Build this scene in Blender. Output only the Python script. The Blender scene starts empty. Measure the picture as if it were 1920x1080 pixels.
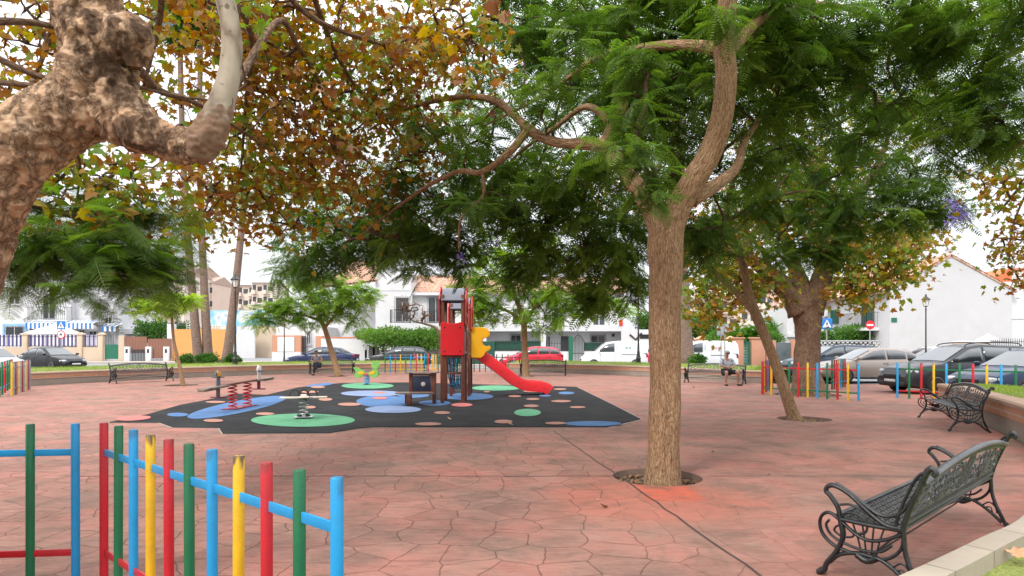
import bpy, bmesh, math, random
import numpy as np
from mathutils import Vector, Matrix, noise
from mathutils.geometry import delaunay_2d_cdt
R = math.radians
random.seed(7); rng = np.random.default_rng(11)

# ---------------------------------------------------------------- camera, sky, sun, exposure
SC = bpy.context.scene
COL = SC.collection
EYE, FOC, HY = 1.5, 1200.0, 648.0          # eye height (m), focal length and horizon row for a 1920 px wide frame
cam_data = bpy.data.cameras.new('camera')
cam = bpy.data.objects.new('camera', cam_data); COL.objects.link(cam)
cam.location = (0, 0, EYE); cam.rotation_euler = (R(90), 0, 0)
cam_data.sensor_width = 36; cam_data.lens = 36*FOC/1920
cam_data.shift_y = (HY-540)/1920
cam_data.clip_start = 0.05; cam_data.clip_end = 3000
SC.camera = cam

SUN_EL, SUN_AZ = 48, 215                    # the veiled sun stands high behind the camera's left shoulder
world = bpy.data.worlds.new('World'); SC.world = world; world.use_nodes = True
wn, wl = world.node_tree.nodes, world.node_tree.links
wn.clear()
wo = wn.new('ShaderNodeOutputWorld'); bg = wn.new('ShaderNodeBackground'); bg.inputs[1].default_value = 0.15
sky = wn.new('ShaderNodeTexSky'); sky.sky_type = 'NISHITA'; sky.sun_disc = False
sky.sun_elevation = R(SUN_EL); sky.sun_rotation = R(SUN_AZ); sky.dust_density = 4; sky.air_density = 1.2
wtc = wn.new('ShaderNodeTexCoord'); wns = wn.new('ShaderNodeTexNoise'); wns.inputs['Scale'].default_value = 2.2; wns.inputs['Detail'].default_value = 6
wmap = wn.new('ShaderNodeMapping'); wmap.inputs['Scale'].default_value = (1, 1, 3)
wr = wn.new('ShaderNodeValToRGB'); wr.color_ramp.elements[0].position = .3; wr.color_ramp.elements[1].position = .7
wr.color_ramp.elements[0].color = (4.55, 4.7, 5.0, 1); wr.color_ramp.elements[1].color = (5.2, 5.25, 5.4, 1)
wmix = wn.new('ShaderNodeMix'); wmix.data_type = 'RGBA'; wmix.inputs[0].default_value = 0.90
# overcast sky: the zenith is about three times as bright as the horizon
wsx = wn.new('ShaderNodeSeparateXYZ'); wl.new(wtc.outputs['Generated'], wsx.inputs[0])
wmr = wn.new('ShaderNodeMapRange'); wmr.inputs[1].default_value = 0.0; wmr.inputs[2].default_value = 1.0; wmr.inputs[3].default_value = 1.0; wmr.inputs[4].default_value = 3.0; wl.new(wsx.outputs[2], wmr.inputs[0])
wml = wn.new('ShaderNodeVectorMath'); wml.operation = 'SCALE'; wl.new(wr.outputs[0], wml.inputs[0]); wl.new(wmr.outputs[0], wml.inputs['Scale'])
wl.new(wtc.outputs['Generated'], wmap.inputs[0]); wl.new(wmap.outputs[0], wns.inputs['Vector'])
wl.new(wns.outputs['Fac'], wr.inputs[0]); wl.new(sky.outputs[0], wmix.inputs[6]); wl.new(wml.outputs[0], wmix.inputs[7])
wl.new(wmix.outputs[2], bg.inputs[0]); wl.new(bg.outputs[0], wo.inputs[0])

sun_data = bpy.data.lights.new('sun', 'SUN'); sun_data.energy = 2.0; sun_data.angle = R(14); sun_data.color = (1, .95, .88)
sun = bpy.data.objects.new('sun', sun_data); COL.objects.link(sun)
saz = R(SUN_AZ)
sdir = Vector((math.sin(saz)*math.cos(R(SUN_EL)), math.cos(saz)*math.cos(R(SUN_EL)), math.sin(R(SUN_EL))))
sun.rotation_euler = sdir.to_track_quat('Z', 'Y').to_euler()
SC.view_settings.view_transform = 'Standard'; SC.view_settings.look = 'None'
SC.view_settings.gamma = 1; SC.view_settings.exposure = 0.45
SC.cycles.max_bounces = 8; SC.cycles.transparent_max_bounces = 8; SC.cycles.use_denoising = True
SC.render.film_transparent = False

# ---------------------------------------------------------------- helpers
def G(px, py, z=0.0):
    """ground (or height z) point seen at a pixel of the photograph"""
    Y = (EYE-z)*FOC/(py-HY)
    return Vector(((px-960)*Y/FOC, Y, z))
def W(px, py, Y):
    return Vector(((px-960)*Y/FOC, Y, EYE-(py-HY)*Y/FOC))
def zat(py, Y): return EYE-(py-HY)*Y/FOC
def xat(px, Y): return (px-960)*Y/FOC

def tag(o, label=None, cat=None, group=None, kind=None):
    if label: o['label'] = label
    if cat: o['category'] = cat
    if group: o['group'] = group
    if kind: o['kind'] = kind
    return o
def empty(name, loc=(0, 0, 0), rz=0, label=None, cat=None, group=None):
    o = bpy.data.objects.new(name, None); COL.objects.link(o)
    o.location = loc; o.rotation_euler = (0, 0, rz); o.empty_display_size = .2
    return tag(o, label, cat, group)
def copy_tree(o, parent=None):
    c = o.copy(); COL.objects.link(c); c.parent = parent
    for ch in o.children: copy_tree(ch, c)
    return c

class MB:
    """collects shapes; build() links them as ONE mesh object"""
    def __init__(s): s.v=[]; s.f=[]; s.m=[]; s.s=[]; s.a=[]; s.T=None
    def add(s, vs, fs, mat=0, smooth=False, attr=None):
        n = len(s.v)
        if s.T is not None: vs = [s.T @ Vector(v) for v in vs]
        s.v.extend(tuple(v) for v in vs)
        s.f.extend(tuple(i+n for i in f) for f in fs)
        s.m.extend([mat]*len(fs)); s.s.extend([smooth]*len(fs))
        s.a.extend(attr if attr is not None else [tuple(v) for v in vs])
        return s
    def box(s, c, d, rz=0, mat=0, rot=None):
        x, y, z = d[0]/2, d[1]/2, d[2]/2
        vs = [Vector(p) for p in ((-x,-y,-z),(x,-y,-z),(x,y,-z),(-x,y,-z),(-x,-y,z),(x,-y,z),(x,y,z),(-x,y,z))]
        M_ = rot if rot is not None else Matrix.Rotation(rz, 3, 'Z')
        c = Vector(c)
        return s.add([M_ @ v + c for v in vs], [(3,2,1,0),(4,5,6,7),(0,1,5,4),(1,2,6,5),(2,3,7,6),(3,0,4,7)], mat)
    def bbox(s, c, d, b=.01, rz=0, mat=0, seg=2, rot=None, smooth=True):
        bm = bmesh.new(); bmesh.ops.create_cube(bm, size=1)
        for v in bm.verts: v.co = Vector((v.co.x*d[0], v.co.y*d[1], v.co.z*d[2]))
        bmesh.ops.bevel(bm, geom=bm.edges[:], offset=min(b, min(d)*.45), segments=seg, affect='EDGES', profile=.5)
        M_ = rot if rot is not None else Matrix.Rotation(rz, 3, 'Z'); c = Vector(c)
        bm.verts.index_update()
        vs = [M_ @ v.co + c for v in bm.verts]; fs = [tuple(v.index for v in f.verts) for f in bm.faces]; bm.free()
        return s.add(vs, fs, mat, smooth)
    def tube(s, pts, rad, n=8, mat=0, cap=True, closed=False, flat=None, disp=None, smooth=True):
        pts = [Vector(p) for p in pts]; k = len(pts)
        if not hasattr(rad, '__len__'): rad = [rad]*k
        vs, at, fs = [], [], []
        up = None; L = 0
        for i, p in enumerate(pts):
            if closed: t = pts[(i+1) % k]-pts[i-1]
            else: t = pts[min(i+1, k-1)]-pts[max(i-1, 0)]
            if t.length < 1e-9: t = Vector((0, 0, 1))
            t.normalize()
            if up is None:
                up = Vector((0, 0, 1)) if abs(t.z) < .9 else Vector((1, 0, 0))
                if flat is not None: up = Vector(flat[0])
            up = up - t*up.dot(t)
            if up.length < 1e-6: up = t.orthogonal()
            up.normalize(); w = t.cross(up)
            if i: L += (pts[i]-pts[i-1]).length
            for j in range(n):
                a = 2*math.pi*j/n + (math.pi/n if n == 4 else 0)
                ca, sa = math.cos(a), math.sin(a)
                ru = rad[i]; rw = rad[i]
                if flat is not None: rw = rad[i]*flat[1]
                q = p + up*ca*ru + w*sa*rw
                if disp is not None: q = disp(q, p, ca, sa, L, rad[i])
                vs.append(q); at.append((ca*rad[0], sa*rad[0], L))
        rg = k if closed else k-1
        for i in range(rg):
            for j in range(n):
                a, b = i*n+j, i*n+(j+1) % n
                c, d = ((i+1) % k)*n+(j+1) % n, ((i+1) % k)*n+j
                fs.append((a, b, c, d))
        if cap and not closed:
            fs.append(tuple(range(n-1, -1, -1))); fs.append(tuple(range((k-1)*n, k*n)))
        return s.add(vs, fs, mat, smooth, at)
    def lathe(s, prof, c=(0, 0, 0), n=16, mat=0, smooth=True):
        c = Vector(c); vs = []; fs = []
        for r, z in prof:
            for j in range(n):
                a = 2*math.pi*j/n; vs.append(c+Vector((r*math.cos(a), r*math.sin(a), z)))
        k = len(prof)
        for i in range(k-1):
            for j in range(n):
                fs.append((i*n+j, i*n+(j+1) % n, (i+1)*n+(j+1) % n, (i+1)*n+j))
        fs.append(tuple(range(n-1, -1, -1))); fs.append(tuple(range((k-1)*n, k*n)))
        return s.add(vs, fs, mat, smooth)
    def prism(s, poly, o, u, w, d, mat=0, smooth=False):
        """2D polygon (a,b) -> o + a*u + b*w, extruded by vector d"""
        o, u, w, d = Vector(o), Vector(u), Vector(w), Vector(d); n = len(poly)
        vs = [o+u*a+w*b for a, b in poly]; vs += [v+d for v in vs]
        fs = [tuple(range(n-1, -1, -1)), tuple(range(n, 2*n))]+[(i, (i+1) % n, n+(i+1) % n, n+i) for i in range(n)]
        return s.add(vs, fs, mat, smooth)
    def sheet(s, poly, z, mat=0):
        return s.add([(p[0], p[1], z) for p in poly], [tuple(range(len(poly)))], mat)
    def loft(s, rings, mat=0, smooth=True, cap=True):
        n = len(rings[0]); vs = [p for r in rings for p in r]; fs = []
        for i in range(len(rings)-1):
            for j in range(n):
                fs.append((i*n+j, i*n+(j+1) % n, (i+1)*n+(j+1) % n, (i+1)*n+j))
        if cap: fs.append(tuple(range(n-1, -1, -1))); fs.append(tuple(range((len(rings)-1)*n, len(rings)*n)))
        return s.add(vs, fs, mat, smooth)
    def build(s, name, mats, parent=None, sharp=40, attr=False):
        me = bpy.data.meshes.new(name); me.from_pydata(s.v, [], s.f)
        if not isinstance(mats, (list, tuple)): mats = [mats]
        for m in mats: me.materials.append(m)
        me.polygons.foreach_set('material_index', s.m); me.polygons.foreach_set('use_smooth', s.s)
        if attr:
            a = me.attributes.new('bark', 'FLOAT_VECTOR', 'POINT'); a.data.foreach_set('vector', np.array(s.a, dtype=np.float32).ravel())
        me.validate(); me.update()
        if sharp: me.set_sharp_from_angle(angle=R(sharp))
        bm = bmesh.new(); bm.from_mesh(me); bmesh.ops.recalc_face_normals(bm, faces=bm.faces[:]); bm.to_mesh(me); bm.free()
        o = bpy.data.objects.new(name, me); COL.objects.link(o)
        if parent is not None: o.parent = parent
        return o

def spline(pts, k=6):
    """Catmull-Rom through the points"""
    pts = [Vector(p) for p in pts]; out = []
    P_ = [pts[0]*2-pts[1]]+pts+[pts[-1]*2-pts[-2]]
    for i in range(1, len(P_)-2):
        a, b, c, d = P_[i-1:i+3]
        for j in range(k):
            t = j/k
            out.append(.5*((2*b)+(c-a)*t+(2*a-5*b+4*c-d)*t*t+(3*b-a-3*c+d)*t**3))
    out.append(pts[-1]); return out
def lerp_list(v, n):
    k = len(v); return [v[min(int(i/(n-1)*(k-1)), k-2)]*(1-(i/(n-1)*(k-1)-min(int(i/(n-1)*(k-1)), k-2)))+v[min(int(i/(n-1)*(k-1)), k-2)+1]*(i/(n-1)*(k-1)-min(int(i/(n-1)*(k-1)), k-2)) for i in range(n)]

# ---------------------------------------------------------------- materials
def new_mat(name):
    m = bpy.data.materials.new(name); m.use_nodes = True
    nt = m.node_tree; b = nt.nodes['Principled BSDF']; return m, nt, b
def N(nt, t, **kw):
    n = nt.nodes.new(t)
    for k, v in kw.items():
        if k in n.inputs: n.inputs[k].default_value = v
        else: setattr(n, k, v)
    return n
def ramp(nt, fac, stops):
    r = nt.nodes.new('ShaderNodeValToRGB'); e = r.color_ramp.elements
    while len(e) < len(stops): e.new(.5)
    for x, (p, c) in zip(e, stops):
        x.position = p; x.color = (*c, 1) if len(c) == 3 else c
    nt.links.new(fac, r.inputs[0]); return r
def mixc(nt, fac, a, b, mode='MIX'):
    m = nt.nodes.new('ShaderNodeMix'); m.data_type = 'RGBA'; m.blend_type = mode
    for i, x in ((0, fac), (6, a), (7, b)):
        if hasattr(x, 'links'): nt.links.new(x, m.inputs[i])
        elif i == 0: m.inputs[0].default_value = x
        else: m.inputs[i].default_value = (*x, 1)
    return m.outputs[2]
def bump(nt, b, h, strength=.3, dist=.01):
    n = nt.nodes.new('ShaderNodeBump'); n.inputs['Strength'].default_value = strength; n.inputs['Distance'].default_value = dist
    nt.links.new(h, n.inputs['Height']); nt.links.new(n.outputs[0], b.inputs['Normal']); return n
def M(name, col, rough=.6, metal=0, var=.12, scale=6, bmp=0, bscale=60, spec=None, coat=0, dirt=None, dirt_amt=.35, topdirt=0):
    """plain surface with gentle colour variation, optional grime and surface grain"""
    m, nt, b = new_mat(name)
    tc = N(nt, 'ShaderNodeTexCoord')
    ns = N(nt, 'ShaderNodeTexNoise', Scale=scale, Detail=5.0, Roughness=.6); nt.links.new(tc.outputs['Object'], ns.inputs['Vector'])
    lo = tuple(c*(1-var) for c in col); hi = tuple(min(1, c*(1+var)) for c in col)
    c = ramp(nt, ns.outputs['Fac'], [(.3, lo), (.7, hi)]).outputs[0]
    if dirt:
        n2 = N(nt, 'ShaderNodeTexNoise', Scale=scale*.35, Detail=8.0, Roughness=.7); nt.links.new(tc.outputs['Object'], n2.inputs['Vector'])
        f = ramp(nt, n2.outputs['Fac'], [(.45, (0, 0, 0)), (.75, (dirt_amt,)*3)]).outputs[0]
        c = mixc(nt, f, c, dirt)
    if topdirt:                                     # grime that has run down from the top ends of the bars
        sz_ = N(nt, 'ShaderNodeSeparateXYZ'); nt.links.new(tc.outputs['Object'], sz_.inputs[0]); ng = N(nt, 'ShaderNodeTexNoise', Scale=34.0, Detail=4.0)
        mg = N(nt, 'ShaderNodeMapping'); mg.inputs['Scale'].default_value = (1, 1, .25); nt.links.new(tc.outputs['Object'], mg.inputs[0]); nt.links.new(mg.outputs[0], ng.inputs['Vector'])
        mr_ = N(nt, 'ShaderNodeMapRange'); mr_.inputs[1].default_value = .86; mr_.inputs[2].default_value = 1.03; mr_.inputs[3].default_value = -.25; mr_.inputs[4].default_value = .22; nt.links.new(sz_.outputs[2], mr_.inputs[0])
        ag = N(nt, 'ShaderNodeMath', operation='ADD'); nt.links.new(ng.outputs['Fac'], ag.inputs[0]); nt.links.new(mr_.outputs[0], ag.inputs[1])
        c = mixc(nt, ramp(nt, ag.outputs[0], [(.56, (0, 0, 0)), (.70, (topdirt,)*3)]).outputs[0], c, (.05, .045, .035))
    nt.links.new(c, b.inputs['Base Color'])
    b.inputs['Roughness'].default_value = rough; b.inputs['Metallic'].default_value = metal
    if spec is not None: b.inputs['Specular IOR Level'].default_value = spec
    b.inputs['Coat Weight'].default_value = coat; b.inputs['Coat Roughness'].default_value = .08
    if bmp:
        n3 = N(nt, 'ShaderNodeTexNoise', Scale=bscale, Detail=3.0); nt.links.new(tc.outputs['Object'], n3.inputs['Vector'])
        bump(nt, b, n3.outputs['Fac'], bmp, .01)
    return m

def leaf_mat(name, stops, trans=.45, rough=.5):
    """leaves: face attribute 'tint' picks the colour of every single leaf or frond"""
    m, nt, b = new_mat(name)
    at = N(nt, 'ShaderNodeAttribute', attribute_name='tint', attribute_type='GEOMETRY')
    c = ramp(nt, at.outputs['Fac'], stops).outputs[0]
    nt.links.new(c, b.inputs['Base Color']); b.inputs['Roughness'].default_value = rough
    b.inputs['Specular IOR Level'].default_value = .3
    tr = N(nt, 'ShaderNodeBsdfTranslucent')
    hs = N(nt, 'ShaderNodeHueSaturation', Saturation=1.15, Value=1.6); nt.links.new(c, hs.inputs['Color']); nt.links.new(hs.outputs[0], tr.inputs[0])
    mx = N(nt, 'ShaderNodeMixShader'); mx.inputs[0].default_value = trans
    nt.links.new(b.outputs[0], mx.inputs[1]); nt.links.new(tr.outputs[0], mx.inputs[2])
    nt.links.new(mx.outputs[0], nt.nodes['Material Output'].inputs[0]); return m

def bark_mat(name, cols, sx=30, sz=6, strength=.6, patch=None, dist=.02, big=3, basecol=None):
    """bark running along the limb (attribute 'bark' = round the limb and along it)"""
    m, nt, b = new_mat(name)
    at = N(nt, 'ShaderNodeAttribute', attribute_name='bark', attribute_type='GEOMETRY')
    mp = N(nt, 'ShaderNodeMapping'); mp.inputs['Scale'].default_value = (sx, sx, sz); nt.links.new(at.outputs['Vector'], mp.inputs[0])
    n1 = N(nt, 'ShaderNodeTexNoise', Scale=1.0, Detail=8.0, Roughness=.7, Distortion=.6); nt.links.new(mp.outputs[0], n1.inputs['Vector'])
    v1 = N(nt, 'ShaderNodeTexVoronoi', Scale=1.2); v1.feature = 'DISTANCE_TO_EDGE'; nt.links.new(mp.outputs[0], v1.inputs['Vector'])
    n2 = N(nt, 'ShaderNodeTexNoise', Scale=big, Detail=4.0); nt.links.new(at.outputs['Vector'], n2.inputs['Vector'])
    c1 = ramp(nt, n1.outputs['Fac'], [(.32, cols[0]), (.5, cols[1]), (.68, cols[2])]).outputs[0]
    c2 = mixc(nt, ramp(nt, n2.outputs['Fac'], [(.35, (0, 0, 0)), (.7, (.5, .5, .5))]).outputs[0], c1, cols[3])
    crack = ramp(nt, v1.outputs['Distance'], [(0, (.55, .5, .48)), (.12, (1, 1, 1))]).outputs[0]
    c3 = mixc(nt, 1.0, c2, crack, 'MULTIPLY')
    if patch:
        v2 = N(nt, 'ShaderNodeTexVoronoi', Scale=patch[2]); nt.links.new(at.outputs['Vector'], v2.inputs['Vector'])
        n4 = N(nt, 'ShaderNodeTexNoise', Scale=patch[2]*.8, Detail=6.0); nt.links.new(at.outputs['Vector'], n4.inputs['Vector'])
        f = ramp(nt, n4.outputs['Fac'], [(patch[3], (0, 0, 0)), (patch[3]+.03, (1, 1, 1))]).outputs[0]
        pc = mixc(nt, v2.outputs['Color'], patch[0], patch[1])
        c3 = mixc(nt, f, c3, pc)
    if basecol:                                     # shaggy brown bark that gives way to the pale skin farther along the limb
        sb = N(nt, 'ShaderNodeSeparateXYZ'); nt.links.new(at.outputs['Vector'], sb.inputs[0]); nb = N(nt, 'ShaderNodeTexNoise', Scale=7.0, Detail=7.0, Roughness=.7); nt.links.new(at.outputs['Vector'], nb.inputs['Vector'])
        ab = N(nt, 'ShaderNodeMath', operation='MULTIPLY_ADD'); nt.links.new(nb.outputs['Fac'], ab.inputs[0]); ab.inputs[1].default_value = -.55; nt.links.new(sb.outputs[2], ab.inputs[2])
        c3 = mixc(nt, ramp(nt, ab.outputs[0], [(-.0, (1, 1, 1)), (.06, (0, 0, 0))]).outputs[0], c3, mixc(nt, n1.outputs['Fac'], basecol[0], basecol[1]))
    nt.links.new(c3, b.inputs['Base Color']); b.inputs['Roughness'].default_value = .9; b.inputs['Specular IOR Level'].default_value = .2
    h = N(nt, 'ShaderNodeMath', operation='ADD'); nt.links.new(n1.outputs['Fac'], h.inputs[0])
    cl = N(nt, 'ShaderNodeMath', operation='MINIMUM'); nt.links.new(v1.outputs['Distance'], cl.inputs[0]); cl.inputs[1].default_value = .25
    nt.links.new(cl.outputs[0], h.inputs[1]); bump(nt, b, h.outputs[0], strength, dist)
    return m
# ---------------------------------------------------------------- ground materials
def N_half(nt, s):
    h = N(nt, 'ShaderNodeMath', operation='MULTIPLY'); nt.links.new(s, h.inputs[0]); h.inputs[1].default_value = .5; return h.outputs[0]
def plaza_mat():
    m, nt, b = new_mat('stamped_concrete')
    tc = N(nt, 'ShaderNodeTexCoord'); P = tc.outputs['Object']
    d = N(nt, 'ShaderNodeTexNoise', Scale=1.6, Detail=3.0); nt.links.new(P, d.inputs['Vector'])
    ad = N(nt, 'ShaderNodeMix', data_type='VECTOR'); ad.inputs[0].default_value = .12
    nt.links.new(P, ad.inputs[4]); nt.links.new(d.outputs['Color'], ad.inputs[5])
    d2 = N(nt, 'ShaderNodeTexNoise', Scale=9.0, Detail=2.0); nt.links.new(P, d2.inputs['Vector'])
    ad2 = N(nt, 'ShaderNodeMix', data_type='VECTOR'); ad2.inputs[0].default_value = .03
    nt.links.new(ad.outputs[1], ad2.inputs[4]); nt.links.new(d2.outputs['Color'], ad2.inputs[5])
    v = N(nt, 'ShaderNodeTexVoronoi', Scale=3.3, Randomness=.72); v.feature = 'DISTANCE_TO_EDGE'; v.voronoi_dimensions = '2D'
    nt.links.new(ad2.outputs[1], v.inputs['Vector'])
    vc = N(nt, 'ShaderNodeTexVoronoi', Scale=3.3, Randomness=.72); vc.voronoi_dimensions = '2D'; nt.links.new(ad2.outputs[1], vc.inputs['Vector'])
    # worn zones: the stamped joints fade and a slate grain shows instead
    wz = N(nt, 'ShaderNodeTexNoise', Scale=.35, Detail=4.0, Roughness=.6); nt.links.new(P, wz.inputs['Vector'])
    sx = N(nt, 'ShaderNodeSeparateXYZ'); nt.links.new(P, sx.inputs[0])
    mr = N(nt, 'ShaderNodeMapRange'); mr.inputs[1].default_value = .5; mr.inputs[2].default_value = 3.5; mr.inputs[3].default_value = .28; mr.inputs[4].default_value = -.12
    nt.links.new(sx.outputs[0], mr.inputs[0])
    wa = N(nt, 'ShaderNodeMath', operation='ADD'); nt.links.new(wz.outputs['Fac'], wa.inputs[0]); nt.links.new(mr.outputs[0], wa.inputs[1])
    keep = ramp(nt, wa.outputs[0], [(.46, (.06, .06, .06)), (.72, (.9, .9, .9))]).outputs[0]
    line = ramp(nt, v.outputs['Distance'], [(.0, (.85, .85, .85)), (.009, (.5, .5, .5)), (.024, (0, 0, 0))]).outputs[0]
    lk = N(nt, 'ShaderNodeMath', operation='MULTIPLY'); nt.links.new(line, lk.inputs[0]); nt.links.new(keep, lk.inputs[1])
    # slate grain: noise drawn out along x
    mp = N(nt, 'ShaderNodeMapping'); mp.inputs['Scale'].default_value = (1.4, 6.5, 1); mp.inputs['Rotation'].default_value = (0, 0, R(-8)); nt.links.new(P, mp.inputs[0])
    g = N(nt, 'ShaderNodeTexNoise', Scale=3.0, Detail=10.0, Roughness=.72, Distortion=.8); nt.links.new(mp.outputs[0], g.inputs['Vector'])
    big = N(nt, 'ShaderNodeTexNoise', Scale=.9, Detail=5.0, Roughness=.65); nt.links.new(P, big.inputs['Vector'])
    fine = N(nt, 'ShaderNodeTexNoise', Scale=70.0, Detail=3.0); nt.links.new(P, fine.inputs['Vector'])
    c = ramp(nt, big.outputs['Fac'], [(.30, (.20, .13, .105)), (.46, (.30, .155, .122)), (.60, (.365, .155, .122)), (.74, (.425, .148, .11))]).outputs[0]
    c = mixc(nt, ramp(nt, g.outputs['Fac'], [(.48, (0, 0, 0)), (.66, (.7, .7, .7))]).outputs[0], c, (.37, .215, .17))
    c = mixc(nt, ramp(nt, g.outputs['Fac'], [(.30, (.8, .8, .8)), (.45, (0, 0, 0))]).outputs[0], c, (.15, .08, .065))
    sp = N(nt, 'ShaderNodeSeparateColor'); nt.links.new(vc.outputs['Color'], sp.inputs[0])
    hv = N(nt, 'ShaderNodeHueSaturation'); nt.links.new(c, hv.inputs['Color'])
    m2 = N(nt, 'ShaderNodeMapRange'); m2.inputs[3].default_value = .9; m2.inputs[4].default_value = 1.09; nt.links.new(sp.outputs[0], m2.inputs[0]); nt.links.new(m2.outputs[0], hv.inputs['Value'])
    c = hv.outputs[0]
    c = mixc(nt, ramp(nt, fine.outputs['Fac'], [(.35, (.25, .25, .25)), (.5, (0, 0, 0))]).outputs[0], c, (.2, .12, .1))
    # grey weathered zone by the worn joints
    gz = N(nt, 'ShaderNodeTexNoise', Scale=.5, Detail=6.0, Roughness=.7); gm = N(nt, 'ShaderNodeMapping'); gm.inputs['Location'].default_value = (4, 9, 0)
    nt.links.new(P, gm.inputs[0]); nt.links.new(gm.outputs[0], gz.inputs['Vector'])
    c = mixc(nt, ramp(nt, gz.outputs['Fac'], [(.5, (0, 0, 0)), (.78, (.7, .7, .7))]).outputs[0], c, (.27, .195, .15))
    # red screed that spread from the patch by the big tree, and darker damp stains, enlarged to paint in canopy shade as well
    ds = N(nt, 'ShaderNodeVectorMath', operation='DISTANCE'); ds.inputs[1].default_value = (1.35, 6.25, 0); nt.links.new(P, ds.inputs[0])
    am = N(nt, 'ShaderNodeMath', operation='MULTIPLY_ADD'); nt.links.new(wz.outputs['Fac'], am.inputs[0]); am.inputs[1].default_value = -1.6; nt.links.new(ds.outputs['Value'], am.inputs[2])
    c = mixc(nt, ramp(nt, am.outputs[0], [(-.1, (.55, .55, .55)), (.5, (0, 0, 0))]).outputs[0], c, (.42, .13, .085))
    # the brighter red repair below the pit, worn soft at its edges
    rs = N(nt, 'ShaderNodeVectorMath', operation='SUBTRACT'); rs.inputs[1].default_value = (1.60, 6.56, 0); nt.links.new(P, rs.inputs[0])
    rd_ = N(nt, 'ShaderNodeVectorMath', operation='MULTIPLY'); rd_.inputs[1].default_value = (1/.30, 1/.40, 0); nt.links.new(rs.outputs[0], rd_.inputs[0])
    ra = N(nt, 'ShaderNodeVectorMath', operation='ABSOLUTE'); nt.links.new(rd_.outputs[0], ra.inputs[0]); rx_ = N(nt, 'ShaderNodeSeparateXYZ'); nt.links.new(ra.outputs[0], rx_.inputs[0])
    rm = N(nt, 'ShaderNodeMath', operation='MAXIMUM'); nt.links.new(rx_.outputs[0], rm.inputs[0]); nt.links.new(rx_.outputs[1], rm.inputs[1])
    rn = N(nt, 'ShaderNodeTexNoise', Scale=6.0, Detail=8.0, Roughness=.7); nt.links.new(P, rn.inputs['Vector'])
    rq = N(nt, 'ShaderNodeMath', operation='MULTIPLY_ADD'); nt.links.new(rn.outputs['Fac'], rq.inputs[0]); rq.inputs[1].default_value = .7; nt.links.new(rm.outputs[0], rq.inputs[2])
    c = mixc(nt, ramp(nt, N_half(nt, rq.outputs[0]), [(.60, (.85, .85, .85)), (.70, (0, 0, 0))]).outputs[0], c, (.52, .115, .07))
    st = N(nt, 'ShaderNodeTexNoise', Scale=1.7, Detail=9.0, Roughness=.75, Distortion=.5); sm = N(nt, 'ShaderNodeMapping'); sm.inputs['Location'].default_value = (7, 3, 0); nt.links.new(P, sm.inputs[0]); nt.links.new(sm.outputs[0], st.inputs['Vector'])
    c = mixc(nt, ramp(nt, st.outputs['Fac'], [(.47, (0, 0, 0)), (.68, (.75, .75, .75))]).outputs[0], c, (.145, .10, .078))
    c = mixc(nt, lk.outputs[0], c, (.085, .05, .04))
    nt.links.new(c, b.inputs['Base Color']); b.inputs['Roughness'].default_value = .85; b.inputs['Specular IOR Level'].default_value = .12
    # relief
    inv = N(nt, 'ShaderNodeMath', operation='MULTIPLY'); nt.links.new(lk.outputs[0], inv.inputs[0]); inv.inputs[1].default_value = -1.2
    ad3 = N(nt, 'ShaderNodeMath', operation='ADD'); nt.links.new(inv.outputs[0], ad3.inputs[0]); nt.links.new(g.outputs['Fac'], ad3.inputs[1])
    bump(nt, b, ad3.outputs[0], .55, .012); return m
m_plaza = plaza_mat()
m_joint = M('joint_dark', (.055, .035, .03), .9, var=.3, scale=8)
m_fresh = M('fresh_red_screed', (.56, .11, .06), .75, var=.25, scale=4, bmp=.3, dirt=(.38, .16, .12), dirt_amt=.95)
def asphalt_mat():
    m, nt, b = new_mat('asphalt'); tc = N(nt, 'ShaderNodeTexCoord')
    n = N(nt, 'ShaderNodeTexNoise', Scale=.6, Detail=8.0, Roughness=.7); nt.links.new(tc.outputs['Object'], n.inputs['Vector'])
    n2 = N(nt, 'ShaderNodeTexNoise', Scale=60.0, Detail=2.0); nt.links.new(tc.outputs['Object'], n2.inputs['Vector'])
    c = ramp(nt, n.outputs['Fac'], [(.3, (.17, .17, .172)), (.7, (.27, .265, .26))]).outputs[0]
    c = mixc(nt, .3, c, n2.outputs['Color'], 'OVERLAY'); hs = N(nt, 'ShaderNodeHueSaturation', Saturation=.15); nt.links.new(c, hs.inputs['Color'])
    nt.links.new(hs.outputs[0], b.inputs['Base Color']); b.inputs['Roughness'].default_value = .9; return m
m_asphalt = asphalt_mat()
m_pave = M('pavement_slabs', (.42, .36, .31), .85, var=.1, scale=3, dirt=(.25, .2, .17))
m_earth = M('earth', (.14, .10, .07), .95, var=.3, scale=4, bmp=.6, bscale=30)
m_soil = M('pit_soil', (.065, .045, .034), .95, var=.5, scale=20, bmp=1, bscale=60)
def grass_mat():
    m, nt, b = new_mat('lawn'); tc = N(nt, 'ShaderNodeTexCoord'); P = tc.outputs['Object']
    n = N(nt, 'ShaderNodeTexNoise', Scale=1.2, Detail=7.0, Roughness=.65); nt.links.new(P, n.inputs['Vector'])
    n2 = N(nt, 'ShaderNodeTexNoise', Scale=45.0, Detail=4.0); nt.links.new(P, n2.inputs['Vector'])
    c = ramp(nt, n.outputs['Fac'], [(.3, (.15, .20, .04)), (.5, (.23, .29, .055)), (.7, (.33, .34, .10))]).outputs[0]
    c = mixc(nt, ramp(nt, n2.outputs['Fac'], [(.35, (.5, .5, .5)), (.55, (0, 0, 0))]).outputs[0], c, (.05, .07, .02))
    nt.links.new(c, b.inputs['Base Color']); b.inputs['Roughness'].default_value = .95; bump(nt, b, n2.outputs['Fac'], .8, .03); return m
m_lawn = grass_mat()
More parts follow.
